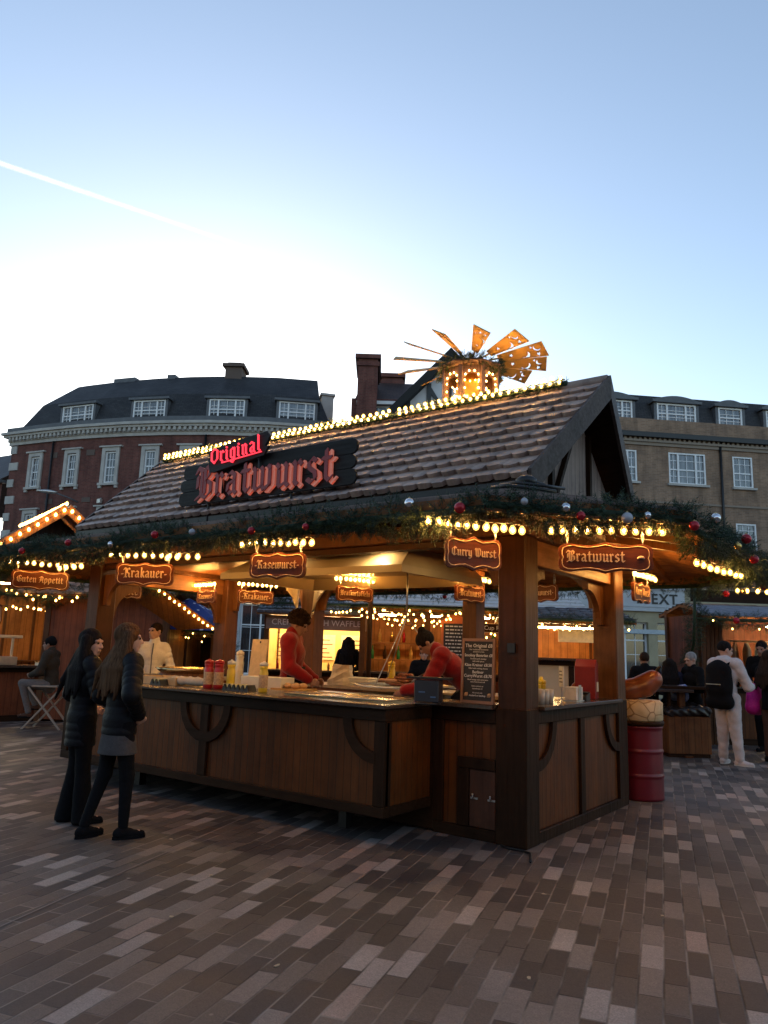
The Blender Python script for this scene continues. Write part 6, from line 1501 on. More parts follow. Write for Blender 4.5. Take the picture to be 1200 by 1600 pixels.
        if hair=='long':
            for x in np.linspace(-.10,.10,9):
                a=hp(x*.85,-.05+.40*abs(x),.03); b=hc+np.array([x*1.30*s,-.135*s+.3*abs(x)*s,-.26*s]); c=hc+np.array([x*1.45*s-.02*s,-.18*s+.25*abs(x)*s,-.47*s-.045*math.cos(x*55)*s])
                Hh+= [cap(a,b,.046*s,.046*s),cap(b,c,.046*s,.012*s)]
            if J.get('blow') is not None:
                for st in J['blow']: Hh.append(cap(st[0],st[1],st[2],st[3]))
        # open the face
        face=[]
        zc={'short':.055,'curly':.05,'bun':.045,'long':.05,'beanie':.03,'grey':.06}[hair]
        face.append(dict(ell(hp(0,.115,-.05+zc*.3),(.064*s,.085*s,.095*s),HM,'sub',.01)))
        if hair!='long':
            face.append(dict(op='cut',c=hp(0,0,-.055 if hair!='curly' else -.015),n=HM@np.array([0,.55 if hair!='curly' else .15,-1.0])))
        sdf_obj('beanie' if hair=='beanie' else 'hair',Hh+face,vox*.95,hairmat_,t,.018)
    if apron:
        P=[]
        w0=.135*s+e+.030
        P=[cap(g('pel')+sp*.24*s,g('pel')-np.array([0,0,.45*s]),w0,w0+.01,fwd,.80)]
        P.append(cut(g('pel'),-fwd)); P.append(cut(g('pel')+sp*.20*s,sp)); P.append(cut(g('pel')-np.array([0,0,.40*s]),(0,0,-1)))
        sdf_obj('apron',P,vox,C_APR,t,.01)
    if extra: extra(t,J,hp,fwd,sp,sd_)
    return t
def rzdir(x,y): return math.atan2(-x,y)      # heading whose local +Y points along (x, y)
# two women in front of the counter
def blow(h,s,side): return None
J=joints(1.74,True,ftL=(-.15,1,0),ftR=(.25,1,0)); J['anL']=np.array([-.13,-.16,.085]); J['knL']=np.array([-.10,-.04,.50]); J['anR']=np.array([.10,.06,.085]); J['knR']=np.array([.09,.06,.50])
J['elR']=np.array([.34,-.10,1.17]); J['wrR']=np.array([.17,.085,.98]); J['elL']=np.array([-.27,-.06,1.13]); J['wrL']=np.array([-.20,.14,1.0])
hc=J['head']; J['blow']=[(hc+np.array([-.07,-.06,-.1]),hc+np.array([-.20,-.14,-.30]),.05,.035),(hc+np.array([-.20,-.14,-.30]),hc+np.array([-.30,-.15,-.52]),.035,.008),(hc+np.array([-.06,-.08,-.15]),hc+np.array([-.16,-.17,-.42]),.045,.012),(hc+np.array([-.14,-.1,-.2]),hc+np.array([-.26,-.12,-.40]),.03,.006)]
person('person in short black padded jacket, grey skirt and black tights waiting at the counter',(-2.75,-2.06,0),R(-8),J,'pale','long',H_BRN,C_BLK,.036,(.062,.007),.10,C_BLK2,.1,skirt=(.255,.185,C_GREYSK),shoe=C_BLK2,head_yaw=R(-22),vox=.0075,fem=True,collar=.05,hands=(dict(curl=.9),dict(curl=.9)),group='people waiting at the counter')
J=joints(1.69,True,ftL=(-.2,1,0),ftR=(.2,1,0)); J['elR']=np.array([.27,.03,1.12]); J['wrR']=np.array([.14,.22,1.06]); J['elL']=np.array([-.26,-.04,1.1]); J['wrL']=np.array([-.2,.15,.98])
hc=J['head']; J['blow']=[(hc+np.array([-.07,-.06,-.08]),hc+np.array([-.17,-.16,-.34]),.05,.03),(hc+np.array([-.17,-.16,-.34]),hc+np.array([-.24,-.2,-.52]),.03,.008)]
J['anL']=np.array([-.10,-.03,.085]); J['anR']=np.array([.10,.05,.085])
person('person in long black padded coat and flared black trousers waiting at the counter',(-3.44,-1.97,0),R(-14),J,'pale','long',H_BLK,C_BLK,.032,(.068,.008),.24,C_BLK2,.6,flare=.088,shoe=C_BLK2,head_yaw=R(-48),head_pitch=R(4),vox=.0075,fem=True,collar=.06,hands=(dict(curl=.9),dict(curl=.9)),group='people waiting at the counter')
# stall staff
def st_dir(): pass
rgt=(.807,.59); J=joints(1.80); J['elR']=np.array([.25,.02,1.17]); J['wrR']=np.array([.16,.25,1.02]); J['elL']=np.array([-.25,.02,1.17]); J['wrL']=np.array([-.12,.27,1.02])
J['head']=J['head']+np.array([0,.045,-.01]); J['chest']=J['chest']+np.array([0,.01,0])
person('person in red fleece and black apron standing upright at the left of the grill',(-3.34,.66,.2),rzdir(.86,.50),J,'tan','curly',H_DRK,C_RED,.042,None,.10,C_BLK2,1,head_pitch=R(22),vox=.0085,collar=.06,apron=True,hands=(dict(d=(.1,.8,-.3),n=(1,0,-.5),curl=.9),dict(d=(-.1,.8,-.3),n=(-1,0,-.5),curl=.9)),group='stall staff in red fleeces')
J=joints(1.70,True); s=J['s']
J['pel']=np.array([0,-.16,.93]); J['waist']=np.array([0,-.05,1.06]); J['chest']=np.array([0,.13,1.24]); J['neck']=np.array([0,.27,1.385]); J['head']=np.array([0,.40,1.475])
J['shL']=np.array([-.17,.225,1.345]); J['shR']=np.array([.17,.225,1.345]); J['elL']=np.array([-.22,.38,1.03]); J['elR']=np.array([.2,.38,1.03]); J['wrL']=np.array([-.17,.62,.98]); J['wrR']=np.array([.10,.55,.97])
for q,x in (('L',-1),('R',1)): J['hip'+q]=np.array([.085*x,-.16,.90]); J['kn'+q]=np.array([.09*x,-.05,.49]); J['an'+q]=np.array([.1*x,-.1,.085])
def tongs(t,J,hp,fwd,sp,sd_):
    a=V(J['wrL'])+V((.02,.10,-.02)); 
    for x in (-.012,.012):
        m=MB(); m.tube([a+V((0,-.06,.06)),a+V((x,.06,-.03)),a+V((x*1.4,.17,-.13))],.005,6); m.build('tong_arm',M_STEEL,t)
person('person in red fleece and apron bending over the grill behind the till screen',(-1.18,.98,.2),rzdir(-.84,-.54),J,'tan','bun',H_BLK,C_RED,.042,None,.10,C_BLK2,1,head_pitch=R(52),vox=.0085,collar=.04,apron=True,fem=True,hands=(dict(d=(0,.7,-.55),n=(1,.2,0),curl=1.0),dict(d=(0,.6,-.3),n=(-1,0,0),curl=.9)),extra=None,group='stall staff in red fleeces')
# man in cream jacket
J=joints(1.90); J['shL']=J['shL']*np.array([.88,1,1])-np.array([0,0,.03]); J['shR']=J['shR']*np.array([.88,1,1])-np.array([0,0,.03]); J['head'][2]+=.02; J['elL']=np.array([-.285,-.02,1.20]); J['elR']=np.array([.285,-.02,1.20]); J['wrL']=np.array([-.13,.20,1.05]); J['wrR']=np.array([.13,.20,1.05])
def zipline(t,J,hp,fwd,sp,sd_):
    m=MB(); m.tube([V(J['pel'])+V((0,.175,.05)),V(J['chest'])+V((0,.165,0)),V(J['neck'])+V((0,.10,.0))],.010,6); m.build('zip',C_DENIM,t)
person('person in cream quilted jacket standing behind the counter facing the camera',(-7.5,1.85,0),rzdir(.68,-.73),J,'pale','short',H_DRK,C_CREAM,.026,(.085,.012),.06,C_BLK2,1,head_yaw=R(-38),vox=.0095,collar=.06,extra=zipline,hands=(dict(d=(.9,.3,-.1),n=(0,-1,0),curl=.8),dict(d=(-.9,.3,-.1),n=(0,-1,0),curl=.8)))
# seated man with beanie on a folding stool
J=joints(1.78); dz=.80-.93
for k in ('pel','waist','chest','neck','head','shL','shR'): J[k]=J[k]+np.array([0,0,dz])
J['chest']+=np.array([0,.03,0]); J['neck']+=np.array([0,.05,0]); J['head']+=np.array([0,.08,-.01]); J['shL']+=np.array([0,.05,0]); J['shR']+=np.array([0,.05,0])
for q,x in (('L',-1),('R',1)):
    J['hip'+q]=np.array([.09*x,.02,.78]); J['kn'+q]=np.array([.13*x,.46,.80-.06*(x>0)]); J['an'+q]=np.array([.12*x,.30,.40-.12*(x<0)]); J['el'+q]=np.array([.26*x,.12,1.02]); J['wr'+q]=np.array([.10*x,.34,.95])
person('person in black beanie, dark coat and grey jeans seated on a folding stool',(-10.35,1.80,0),rzdir(-.80,-.60),J,'tan','beanie',C_BLK2,C_OLV,.030,None,.05,C_DENIM,1,vox=.0095,collar=.05,shoe=C_BRN,hands=(dict(curl=.8),dict(curl=.8)))
# man in white hoodie with backpack
J=joints(1.90); J['elR']=np.array([.30,.10,1.20]); J['wrR']=np.array([.22,.34,1.20]); J['elL']=np.array([-.27,.08,1.2]); J['wrL']=np.array([-.16,.33,1.22]); J['ftR']=np.array([.95,.45,0]); J['ftL']=np.array([-.1,1,0]); J['anR']=np.array([.15,.02,.09]); J['anL']=np.array([-.14,.05,.09])
def pack(t,J,hp,fwd,sp,sd_):
    c=J['chest']-fwd*.20-sp*.10
    sdf_obj('backpack',[ell(c-np.array([0,0,.05]),(.22,.13,.37)),cap(c-np.array([.12,0,.33]),c+np.array([.12,0,-.33]),.11,.11,fwd,.9),cap(c+np.array([-.10,0,.16]),c+np.array([.10,0,.16]),.10,.10,fwd,.9),cap(c-fwd*.08+np.array([-.08,0,-.12]),c-fwd*.08+np.array([.08,0,-.12]),.08,.08,fwd,.7)],.010,C_BLK2,t,.05)
    for x in (-.12,.12):
        m=MB(); m.tube([V(c)+V((x,.02,.22)),V(J['neck'])+V((x*1.1,-.02,.035)),V(J['neck'])+V((x*1.15,.11,-.06)),V(J['chest'])+V((x*1.3,.155,-.05)),V(J['waist'])+V((x*1.5,.02,.05))],.02,6); m.build('strap',C_BLK2,t)
    m=MB(); m.beam(V(c)+V((-.12,-.165,-.06)),V(c)+V((.12,-.165,-.06)),.008,.012); m.build('zip',M_STEEL,t)
person('person in white hoodie and pale joggers with a black backpack seen from behind',(.14,7.02,0),rzdir(.33,.95),J,'pale','short',H_BLK,C_WHT,.034,None,.04,C_JOG,2.4,head_yaw=R(-30),head_pitch=R(12),vox=.0095,hood=True,extra=pack,shoe=(C_WHT,),hands=(dict(curl=.8),dict(curl=.8)))
m=None
# others near the knitwear stall and at the back
def simple(label,loc,dx,dy,H,hair='short',hm=H_DRK,top=C_BLK2,legs=C_BLK2,skin='pale',fem=False,arms=True,th=.024,hem=.12,extra=None,pitch=0,yaw=0,rib=None):
    J=joints(H,fem)
    if arms:
        J['elL']=np.array([-.27,.04,1.12*J['s']]); J['elR']=np.array([.27,.04,1.12*J['s']]); J['wrL']=np.array([-.13,.27,1.08*J['s']]); J['wrR']=np.array([.13,.27,1.08*J['s']])
    if hair=='long': J['blow']=[]
    return person(label,loc,rzdir(dx,dy),J,skin,hair,hm,top,th,rib,hem,legs,1.2,head_pitch=pitch,head_yaw=yaw,vox=.012,collar=.04,fem=fem,extra=extra)
def pinkbag(t,J,hp,fwd,sp,sd_):
    c=np.array([-.30,.03,.98])
    sdf_obj('pink_bag',[ell(c,(.13,.2,.24)),cap(c+np.array([0,-.1,-.14]),c+np.array([0,.1,-.14]),.12,.12),cap(c+np.array([0,-.06,.16]),c+np.array([0,.06,.16]),.10,.10)],.012,cloth('magenta_nylon',(.55,.02,.22),.45),t,.05)
simple('person in black at the right edge carrying a bright pink rucksack',(.62,7.95,0),.5,.9,1.78,'long',H_DRK,C_BLK2,C_BRN,fem=True,extra=pinkbag)
simple('person in black facing us and looking down, beyond the person in the white hoodie',(.28,9.45,0),-.2,-1,1.98,'short',H_BLK,C_BLK2,C_BLK2,'tan',pitch=R(15))
simple('person in black jacket seen from behind directly above the giant sausage',(-1.28,7.5,0),-.5,.85,1.70,'short',H_DRK,C_BLK2)
simple('person in navy jacket seen from behind between a black jacket and a blue bag',(-.98,7.95,0),-.3,.95,1.60,'long',H_BLK,C_NAVY,fem=True)
def bluebag(t,J,hp,fwd,sp,sd_):
    sdf_obj('blue_bag',[cap((-.16,.30,.98),(.12,.30,.98),.10,.10,(0,1,0),.6),cap((-.18,.30,1.12),(.02,.30,1.10),.06,.05,(0,1,0),.6)],.012,cloth('blue_white_carrier',(.16,.22,.45),.4,.5,9),t,.03)
simple('person in dark coat looking down and holding a blue carrier bag',(-.60,7.95,0),-.6,-.75,1.72,'grey',H_GRY,C_BLK2,pitch=R(20),extra=bluebag)
simple('person in long black coat standing at the waffle stall counter',(-7.88,7.43,0),-.55,.83,1.86,'long',H_BLK,C_BLK2,fem=True,hem=.40)
simple('person in dark jacket queueing at the waffle stall beside the person in red',(-9.0,6.95,0),-.3,.95,1.72,'short',H_BLK,C_NAVY)
simple('person in dark jacket standing in the drinks stall behind the bending person in red',(-5.15,6.35,0),.6,-.8,1.66,'short',H_DRK,C_BLK2,C_BLK2)
# ------------------------------------------------------------------ things on and around the stall
def bottle(label,p,h,r,mat,capm,grp,nozzle=True,lab=None):
    t=thing('squeeze_bottle',label,'bottle',p,0,grp)
    m=MB(); m.lathe([(r*.9,0),(r,.01),(r,h*.62),(r*.86,h*.70),(r*.86,h*.74),(r*.95,h*.78),(r*.95,h*.84)],(0,0,0),18); m.build('body',mat,t)
    m=MB(); m.lathe([(r*.97,h*.842),(r*.97,h*.93),(r*.55,h*.96),(r*.3,h*.97),(r*.2,h)],(0,0,0),16); m.build('lid',capm,t)
    if lab: m=MB(); m.lathe([(r*1.012,h*.14),(r*1.012,h*.56)],(0,0,0),18,cap=False); m.build('label',lab,t)
    return t
KR=plain('ketchup_plastic',(.40,.012,.012),.3,0,.06); MY=plain('mustard_plastic',(.72,.50,.03),.3,0,.06); CRM=plain('mayo_plastic',(.72,.66,.50),.35,0,.05); LBL=plain('bottle_label',(.50,.32,.16),.5,0,.35,nscale=40)
zc=1.128
bottle('left of the two red ketchup bottles on the counter edge',(-3.46,-.50,zc),.31,.052,KR,KR,'ketchup bottles',lab=LBL)
bottle('right of the two red ketchup bottles on the counter edge',(-3.345,-.46,zc),.31,.052,KR,KR,'ketchup bottles',lab=LBL)
bottle('yellow mustard bottle with cream lid next to the ketchup bottles',(-3.20,-.42,zc),.31,.045,MY,CRM,'mustard bottles')
bottle('yellow mustard bottle standing alone beside the upright person in red',(-2.70,-.44,zc),.31,.046,MY,CRM,'mustard bottles',lab=LBL)
bottle('slim cream sauce pump bottle behind the ketchup bottles',(-4.05,.50,1.118),.42,.05,CRM,CRM,'sauce bottles')
bottle('tall yellow mustard bottle on the back bench between the two staff',(-2.90,2.1,1.10),.36,.05,MY,MY,'mustard bottles')
# wrapped paper stack, trays, zigzag holders
t=thing('paper_roll','long roll of pale wrapping paper lying on the counter','paper roll',(-3.86,-.42,zc+.055),R(2))
m=MB(); pr=[]
for i in range(13):
    f=i/12; m_=0
m.tube([(-.27+.54*i/12,.008*math.sin(i*1.3),.004*math.cos(i*2.1)) for i in range(13)],[.045+.008*math.sin(i*2.2) for i in range(13)],12); m.build('roll',plain('wrapping_paper',(.58,.47,.33),.7,0,.12,nscale=18),t)
t=thing('paper_tray','shallow open tray of serviettes at the left end of the counter','tray',(-4.33,-.36,zc),R(0))
m=MB(); m.box((-.32,-.13,0),(.32,.2,.012)); 
for a,b in (((-.32,-.13,.012),(.32,-.12,.085)),((-.32,.19,.012),(.32,.2,.085)),((-.32,-.12,.012),(-.31,.19,.085)),((.31,-.12,.012),(.32,.19,.085))): m.box(a,b)
m.build('tray',plain('tray_wood',(.55,.36,.16),.5),t); m=MB(); m.box((-.28,-.1,.013),(.1,.15,.06)); m.build('serviettes',CRM,t)
def zig(label,p,n,rz=0):
    t=thing('fork_holder',label,'cutlery holder',p,R(rz)); w=.066
    m=MB(); 
    pts=[(-.5*n*w,0,0)]
    for i in range(n): pts+= [(-.5*n*w+(i+.5)*w,0,.065),(-.5*n*w+(i+1)*w,0,.004 if i<n-1 else 0)]
    m.prism(pts,(0,.12,0)); m.build('holder',M_BLACK,t)
    m=MB(); 
    for i in range(n-1): m.prism([(-.5*n*w+(i+.55)*w,.02,.064),(-.5*n*w+(i+1.45)*w,.02,.064),(-.5*n*w+(i+1)*w,.02,.012)],(0,.09,0))
    o=m.build('paper_forks',plain('pale_forks',(.75,.66,.28),.5),t); o['kind']='stuff'
zig('long black zigzag holder full of pale chip forks',(-3.00,-.54,zc),6); zig('small black zigzag holder near the left end of the counter',(-4.22,-.60,zc),3)
t=thing('paper_box','cream cardboard box standing on the bench behind the mustard bottles','box',(-3.35,.28,1.118),R(4)); m=MB(); m.box((-.30,-.12,0),(.30,.12,.13)); m.build('carton',CRM,t,bev=.004); m=MB(); m.box((-.28,-.005,.13),(.28,.005,.133)); m.build('tape',M_GOLD,t)
# till screen
t=thing('till_screen','black till screen and terminal on the counter in front of the bending person in red','till',(-.80,-.30,1.128),R(12))
m=MB(); m.lathe([(.11,0),(.11,.015),(.03,.03),(.03,.08)],(0,0,0),16); m.build('stand',M_BLACK,t)
m=MB(); m.box((-.115,-.05,.02),(.115,.07,.21)); m.build('terminal',plain('terminal_plastic',(.012,.018,.03),.3),t,bev=.006)
m=MB(); m.box((-.20,-.03,.215),(.20,.10,.235)); m.build('screen_back',M_BLACK,t,bev=.004)
m=MB(); m.box((-.07,-.053,.10),(-.01,-.0505,.112)); m.box((.04,-.053,.06),(.09,-.0505,.072)); m.build('sticker',plain('blue_sticker',(.05,.12,.25),.4),t)
# big menu board
t=thing('price_board','tall chalk price board with sausage prices standing beside the corner post','menu board',(-.46,-.02,1.146),R(-2)); t.rotation_euler=(R(-3),0,R(-2))
m=MB(); w,h=.17,.57
for a,b in (((-w,-.015,0),(w,.015,.025)),((-w,-.015,h-.025),(w,.015,h)),((-w,-.015,.0251),(-w+.022,.015,h-.0251)),((w-.022,-.015,.0251),(w,.015,h-.0251))): m.box(a,b)
m.build('frame',plain('board_frame',(.24,.12,.06),.5),t); m=MB(); m.box((-w+.02,-.004,.02),(w-.02,.006,h-.02)); m.build('slate',M_CHALK,t)
def ln(tx,z,sz,b=0.0): bfont('lettering',tx,sz,t,(0,-.006,z),(R(90),0,0),M_CHALKW,'CENTER',.0008,b)
ln('The Original £8',.505,.044,.0006); ln('Our traditional bratwurst',.472,.019); ln('served in a bun',.452,.019); ln('Smokey Bavarian £8',.420,.036,.0005); ln('Smoked pork sausage',.390,.019); ln('with mild spices',.368,.019)
ln('Käse Krainer £8.50',.335,.036,.0005); ln('Filled with melting cheese',.305,.019); ln('Berliner',.272,.036,.0005); ln('CurryWurst £8.70',.238,.038,.0005); ln('Sliced sausage with curry sauce',.206,.017); ln('and a fresh bread roll',.186,.017); ln('Extra onions or',.150,.019); ln('sauerkraut £1',.128,.019); ln('All served with',.092,.017); ln('mustard or ketchup',.068,.021,.0005)
for x in (-.115,.12):
    m=MB(); m.ball((x,-.006,.075),.02,10,6,(1,.2,.9)); m.tube([(x-.015,-.008,.06),(x,-.011,.078),(x+.016,-.008,.09)],.006,6); m.build('painted_bun',plain('bun_paint',(.5,.3,.14),.6),t)
# grill with a hanging round grate
t=thing('swing_grill','round swing grill on a drum base under the extractor hood','grill',(-1.92,.98,.25))
m=MB(); m.lathe([(.52,0),(.55,.06),(.55,.80),(.58,.84),(.54,.86),(.48,.80),(.02,.74)],(0,0,0),28); m.build('fire_bowl',M_BLACK,t)
m=MB()
m.tube([(.56*math.cos(a),.56*math.sin(a),.955) for a in [2*math.pi*i/32 for i in range(33)]],.014,6,cap=False); m.build('grate_ring',M_STEEL,t)
m=MB()
for i in range(-13,14):
    x=i*.04; y=math.sqrt(max(0,.55**2-x*x)); m.beam((x,-y,.955),(x,y,.955),.008,.008)
m.build('grate_bars',M_STEEL,t)
for a in (.5,2.6,4.7): m=MB(); m.tube([(.55*math.cos(a),.55*math.sin(a),.96),(0,0,1.72)],.006,5); m.build('hanger_rod',M_STEEL,t)
m=MB(); m.tube([(0,0,1.72),(0,0,2.25)],.010,6); m.build('chain',M_STEEL,t)
M_SAUS=plain('grilled_sausage',(.26,.075,.030),.35,0,.35,nscale=25); M_SAUS2=plain('pale_sausage',(.42,.21,.11),.35,0,.2,nscale=25)
rr=random.Random(6); k=0
for i in range(34):
    lay=i//9; a=rr.uniform(-.5,.5); x=rr.uniform(-.36,.36)*(1-.35*lay); y=rr.uniform(-.36,.22)*(1-.3*lay)
    s=thing('sausage','grilled sausage heaped on the round swing grate','sausage',(-1.92+x,.98+y,.25+.978+.032*lay),a,'sausages on the swing grill')
    m=MB(); n=8; m.tube([(-.09+.18*q/n,.012*math.sin(math.pi*q/n),0) for q in range(n+1)],[.006,.015,.017,.0175,.0175,.0175,.017,.015,.006],8); m.build('casing',M_SAUS if rr.random()<.75 else M_SAUS2,s)
# steel grill plate at the counter edge
t=thing('grill_plate','shiny steel serving tray on the counter in front of the upright person in red','tray',(-1.72,-.30,1.13),0)
m=MB(); m.box((-.62,-.20,0),(.62,.22,.012)); m.tube([(-.62,-.2,.014),(.62,-.2,.014),(.62,.22,.014),(-.62,.22,.014),(-.62,-.2,.014)],.010,6); m.build('tray',plain('brass_steel',(.66,.52,.30),.22,.9,.08),t)
t=thing('bread_board','pale board of bread rolls beside the swing grill','bread board',(-2.95,.30,1.118),R(8)); m=MB(); m.box((-.22,-.14,0),(.22,.14,.02)); m.build('board',M_PLY,t)
for i in range(6):
    q=thing('bread_roll','bread roll on the pale board by the grill','bread roll',(-3.10+.11*(i%3),.24+.13*(i//3),1.138),0,'bread rolls by the grill'); m=MB(); m.ball((0,0,.028),.05,12,7,(1.1,.9,.62)); m.build('crust',plain('bread_crust',(.50,.28,.11),.6,0,.2,nscale=20),q)
t=thing('tongs','steel grill tongs held over the sausages by the bending person in red','tongs',(-1.66,.80,1.30),0)
for x in (-.012,.012): m=MB(); m.tube([(0.10,0.02,.06),(0,x,0),(-.10,x*1.5,-.10)],.006,6); m.build('tong_arm',M_STEEL,t)
# left griddle pan
t=thing('round_griddle','wide round brass rimmed griddle pan on a stand at the left of the stall','griddle',(-5.55,1.0,.2))
m=MB(); m.lathe([(.40,0),(.42,.05),(.42,.98),(.40,1.0)],(0,0,0),28); m.build('stand',wood('griddle_stand',(.16,.07,.03),'z',.1,.5,.4,.5,pax='xy'),t)
m=MB(); m.lathe([(.02,1.01),(.40,1.012),(.47,1.06),(.48,1.065),(.44,1.03),(.40,1.0)],(0,0,0),28); m.build('pan',MT['brass_steel'],t)
# white board, back bench boxes
t=thing('cutting_board','tall pale board leaning at the back left of the stall','board',(-5.62,2.35,1.10),0); t.rotation_euler=(R(-6),0,0); m=MB(); m.box((-.18,-.012,0),(.16,.012,.60)); m.build('board',plain('beech_board',(.62,.44,.22),.5),t,bev=.006); m=MB(); m.lathe([(.02,.0),(.02,.03)],(0,0,.54),10); m.build('hanging_hole',M_BLACK,t)
t=thing('foil_trays','stack of white foil trays on the back bench between the staff','tray stack',(-3.55,2.2,1.10)); 
for k in range(4): m=MB(); m.box((-.30+.01*k,-.12,.03*k),(.30-.01*k,.12,.03*k+.026)); m.build('tray',CRM,t,bev=.006)
zig2=None
t=thing('paper_bag','crumpled pale paper bag on the back bench beside the upright person in red','paper bag',(-3.75,2.12,1.10),R(20)); rr=random.Random(4)
me=MB(); vs=[];n=10
for j in range(6):
    for i in range(n):
        a=2*math.pi*i/n; r=(.17-.012*j)*(1+rr.uniform(-.18,.18)); vs.append((r*1.2*math.cos(a),r*.8*math.sin(a),.055*j+rr.uniform(-.01,.01)))
fs=[(j*n+i,j*n+(i+1)%n,(j+1)*n+(i+1)%n,(j+1)*n+i) for j in range(5) for i in range(n)]; fs.append(tuple(5*n+i for i in range(n))); fs.append(tuple(reversed(range(n)))); me.add(vs,fs); me.build('bag',MT['wrapping_paper'],t)
# side window shelf: red dispenser, condiments, card signs, napkin block
t=thing('red_dispenser','red dispenser box with slot standing on the side sill','dispenser',(-.22,1.98,1.14),R(12)); m=MB(); m.prism([(-.11,-.10,0),(-.11,.10,0),(-.11,.10,.36),(-.11,.0,.42),(-.11,-.10,.34)],(.22,0,0)); m.build('case',plain('red_enamel',(.20,.010,.012),.35,0,.08),t,bev=.006); m=MB(); m.box((.111,-.05,.08),(.118,.05,.18)); m.build('front_panel',CRM,t); m=MB(); m.lathe([(.02,0),(.02,.012)],(0,0,.36),8); m.build('knob',M_BLACK,t)
t=thing('condiment_jar','row of glass tumblers with wooden forks on the side sill','jar',(-.14,.62,1.14)); 
gl=plain('pale_plastic',(.45,.42,.36),.25,0,.1)
for i,(x,y) in enumerate(((0,0),(.0,.1),(.0,.2),(-.09,.05),(-.09,.15))): m=MB(); m.lathe([(.034,0),(.040,.13),(.036,.13),(.030,.01)],(x,y,0),12); m.build('tumbler',gl,t)
t=thing('sauce_rack','rack of yellow lidded sauce pots on the side bench','sauce rack',(-.55,1.15,1.14)); 
for i in range(4):
    m=MB(); m.lathe([(.045,0),(.05,.15),(.05,.16)],((i%2)*.12,(i//2)*.12,0),12); p=m.build('pot',[KR,MY][i%2],t); m=MB(); m.lathe([(.052,.161),(.052,.19),(.02,.2),(.015,.23)],((i%2)*.12,(i//2)*.12,0),12); m.build('lid',MY,p)
t=thing('card_sign','upright white card notice with grey lines on the side sill','notice',(-.22,1.30,1.14),R(-50)); m=MB(); m.box((-.07,-.006,.14),(.07,.006,.34)); m.build('card',plain('white_card',(.66,.62,.55),.6),t); m=MB(); m.box((-.006,-.004,0),(.006,.004,.14)); m.build('stick',M_STEEL,t); m=MB()
for k in range(4): m.box((-.05,-.0085,.18+.035*k),(.05-.02*(k%2),-.0065,.192+.035*k))
m.build('printed_lines',C_DENIM,t)
t=thing('napkin_block','block of white paper napkins in a holder on the side sill','napkins',(-.14,1.42,1.14),R(0)); m=MB(); m.box((-.06,-.09,.01),(.06,.09,.14)); m.build('napkins',plain('white_card',(.6,.6,.6)),t,bev=.004); m=MB(); m.box((-.07,-.1,0),(.07,.1,.009)); m.box((.061,-.03,.0092),(.067,.03,.16)); m.build('holder',M_STEEL,t)
t=thing('card_reader','small black card reader by the napkins on the side sill','card reader',(-.13,1.66,1.14),R(0)); m=MB(); m.prism([(-.05,-.06,0),(-.05,.06,0),(-.05,.06,.09),(-.05,-.06,.05)],(.1,0,0)); m.build('case',M_BLACK,t,bev=.006); m=MB(); m.box((-.035,-.03,.078),(.035,.04,.082)); m.build('keypad',C_DENIM,t)
# folding stool of the seated person
t=thing('folding_stool','pale folding X leg stool under the seated person','stool',(-10.38,1.82,0),rzdir(-.80,-.60))
for x in (-.24,.24):
    for s_ in (-1,1): m=MB(); m.beam((x,-.34*s_,0),(x,.30*s_,.74),.03,.035,(1,0,0)); m.build('leg',plain('pale_ash',(.40,.33,.26),.5),t)
m=MB(); m.box((-.26,-.22,.742),(.26,.24,.775)); m.build('seat',MT['pale_ash'],t,bev=.006)
for s_ in (-1,1): m=MB(); m.beam((-.24,-.26*s_,.09),(.24,-.26*s_,.09),.025,.025); m.build('stretcher',MT['pale_ash'],t)
# red drum, log round and giant sausage
t=thing('red_drum','red ribbed steel drum beside the right side of the stall','drum',(-.02,3.10,0)); m=MB()
pr=[(.24,0),(.255,.012),(.255,.03)]
for z in (.27,.54): pr+= [(.255,z-.06),(.255,z-.035),(.255,z-.022),(.263,z-.009),(.263,z+.009),(.255,z+.022),(.255,z+.035),(.255,z+.06)]
pr+= [(.255,.76),(.255,.79),(.265,.80),(.265,.82),(.24,.82),(.23,.80)]
m.lathe(pr,(0,0,0),32); m.build('shell',plain('red_drum_paint',(.14,.006,.014),.38,.1,.15,nscale=5),t); m=MB(); m.lathe([(.235,.805),(.02,.806)],(0,0,0),24); m.build('lid',M_DARK,t)
t=thing('log_block','pale cracked round block on top of the red drum','block',(-.02,3.10,.822)); m=MB(); m.lathe([(.27,0),(.28,.03),(.28,.05)],(0,0,0),24); m.build('dark_rim',M_DARK,t)
tn=NT('cracked_cream'); c=tn.coord(); vo=tn.n('ShaderNodeTexVoronoi',feature='DISTANCE_TO_EDGE'); vo.inputs['Scale'].default_value=7; tn.l(c,vo.inputs['Vector']); nn=tn.noise(c,9,4)
tn.pbr(tn.mix(tn.ramp(vo.outputs['Distance'],[(.02,(0,0,0)),(.05,(1,1,1))]),(.28,.17,.07),tn.ramp(nn,[(.3,(.50,.37,.19)),(.7,(.64,.50,.29))])),.6)
m=MB(); m.lathe([(.255,.051),(.27,.07),(.27,.26),(.24,.285),(.02,.29)],(0,0,0),28); m.build('block',tn.m,t)
t=thing('giant_sausage','giant glossy brown sausage figure with curved body on the pale round block','sausage figure',(-.02,3.10,1.10))
pts=[np.array(p) for p in ((-.62,-.30,.10),(-.35,-.17,.10),(-.08,-.04,.115),(.07,.035,.17),(.15,.075,.24))]
sdf_obj('body',[cap(a,b,r0,r1) for a,b,r0,r1 in zip(pts[:-1],pts[1:],(.09,.105,.115,.12),(.105,.115,.12,.115))],.012,plain('glossy_sausage',(.20,.058,.020),.32,0,.15,nscale=4),t,.06)
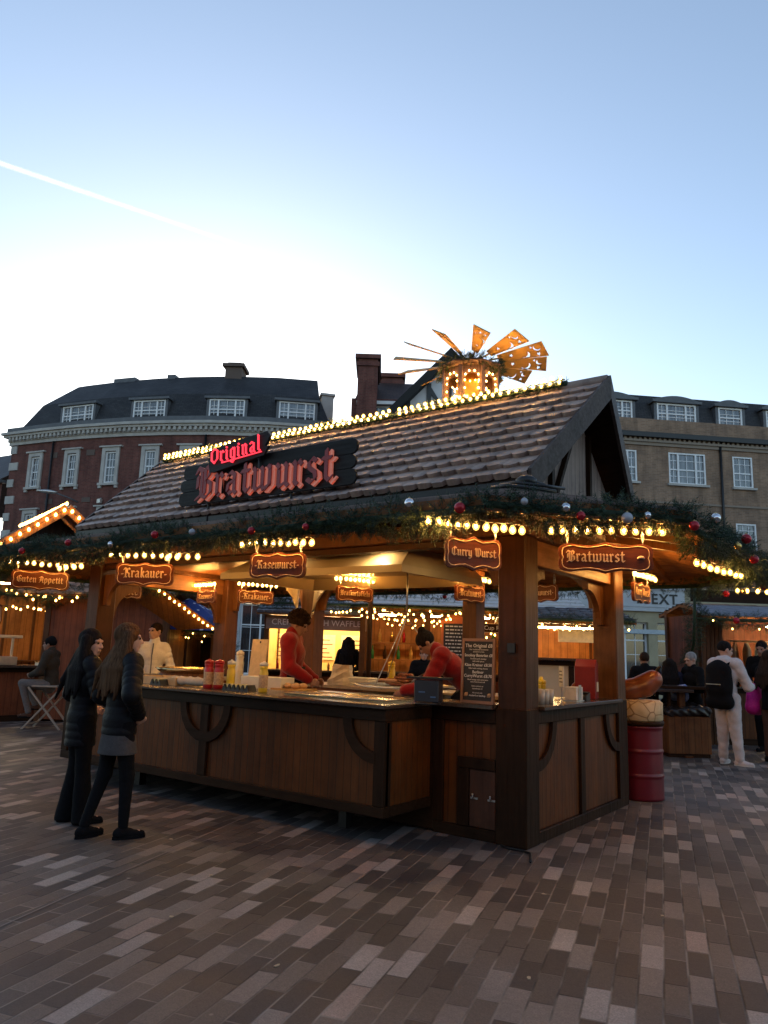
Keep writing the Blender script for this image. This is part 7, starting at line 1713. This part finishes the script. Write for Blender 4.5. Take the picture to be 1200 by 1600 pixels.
m=MB(); m.tube([(.19,.10,.33),(.22,.11,.385),(.25,.10,.40)],[.024,.02,.010],8); m.build('tip_knot',M_BLACK,t)
# wooden litter bin with black bag
t=thing('litter_bin','wooden boxed litter bin with a dark bag folded over its rim','litter bin',(-.72,7.62,0),R(38))
m=MB(); m.box((-.36,-.3,.06),(.36,.3,.66)); m.build('box',wood('bin_boards',(.17,.07,.025),'z',.11,.5,.4,.5,pax='xy'),t,bev=.006); m=MB(); m.box((-.34,-.28,0),(.34,.28,.058)); m.build('base',M_DARK,t)
for x in (-.34,.30): m=MB(); m.box((x,-.28,.8),(x+.05,-.23,1.1)); m.box((x,.23,.8),(x+.05,.28,1.1)); m.build('upright',M_DARK,t)
m=MB(); m.box((-.40,-.33,1.10),(.40,.33,1.15)); m.build('lid',M_DARKX,t,bev=.006)
sdf_obj('bag',[cap((-.3,-.27,.72),(.3,-.27,.75),.08,.07,wr=.02),cap((-.3,.27,.74),(.3,.27,.72),.07,.07,wr=.02),cap((-.33,-.25,.74),(-.33,.25,.72),.07,.07,wr=.02),cap((.33,-.25,.72),(.33,.25,.74),.07,.07,wr=.02),cap((-.2,0,.7),(.2,0,.72),.16,.16,wr=.02)],.014,plain('bin_bag',(.022,.018,.018),.3,0,.2,nscale=9),t,.05)
# standing table by the bin
t=thing('standing_table','dark standing table among the people beside the giant sausage','table',(-1.05,7.25,0),R(38)); m=MB(); m.box((-.55,-.3,1.05),(.55,.3,1.10)); m.build('table_top',M_TOP,t,bev=.005)
for x in (-.45,.45): m=MB(); m.box((x-.05,-.05,.03),(x+.05,.05,1.05)); m.build('leg',M_POST,t); m=MB(); m.box((x-.06,-.25,0),(x+.06,.25,.03)); m.build('foot',M_POST,t)
# litter on the ground
rr=random.Random(15)
for x,y in ((.05,-3.0),(.9,-3.25),(-1.35,-2.2),(1.35,-.9),(-2.35,-1.75),(2.0,-2.6),(-.9,-2.9),(1.1,-2.3),(.6,-1.0)):
    m=MB(); n=7; m.prism([(.02*math.cos(6.28*i/n)*rr.uniform(.5,1.1),.014*math.sin(6.28*i/n)*rr.uniform(.5,1.1),.001) for i in range(n)],(0,0,.004))
    o=m.build('leaf_scrap',plain('dry_scrap',(.36,.30,.2),.8),loc=(x,y,.001),rz=rr.uniform(0,6)); tag(o,'small pale scrap of leaf or paper lying on the paving','litter','scraps on the paving')
m=MB(); m.tube([(-.20,-.06,.012),(-.12,-.10,.012),(-.02,-.09,.014),(.10,-.13,.012),(.2,-.35,.01)],.010,6); tag(m.build('floor_cable',M_BLACK),'short black cable at the foot of the corner post','cable')
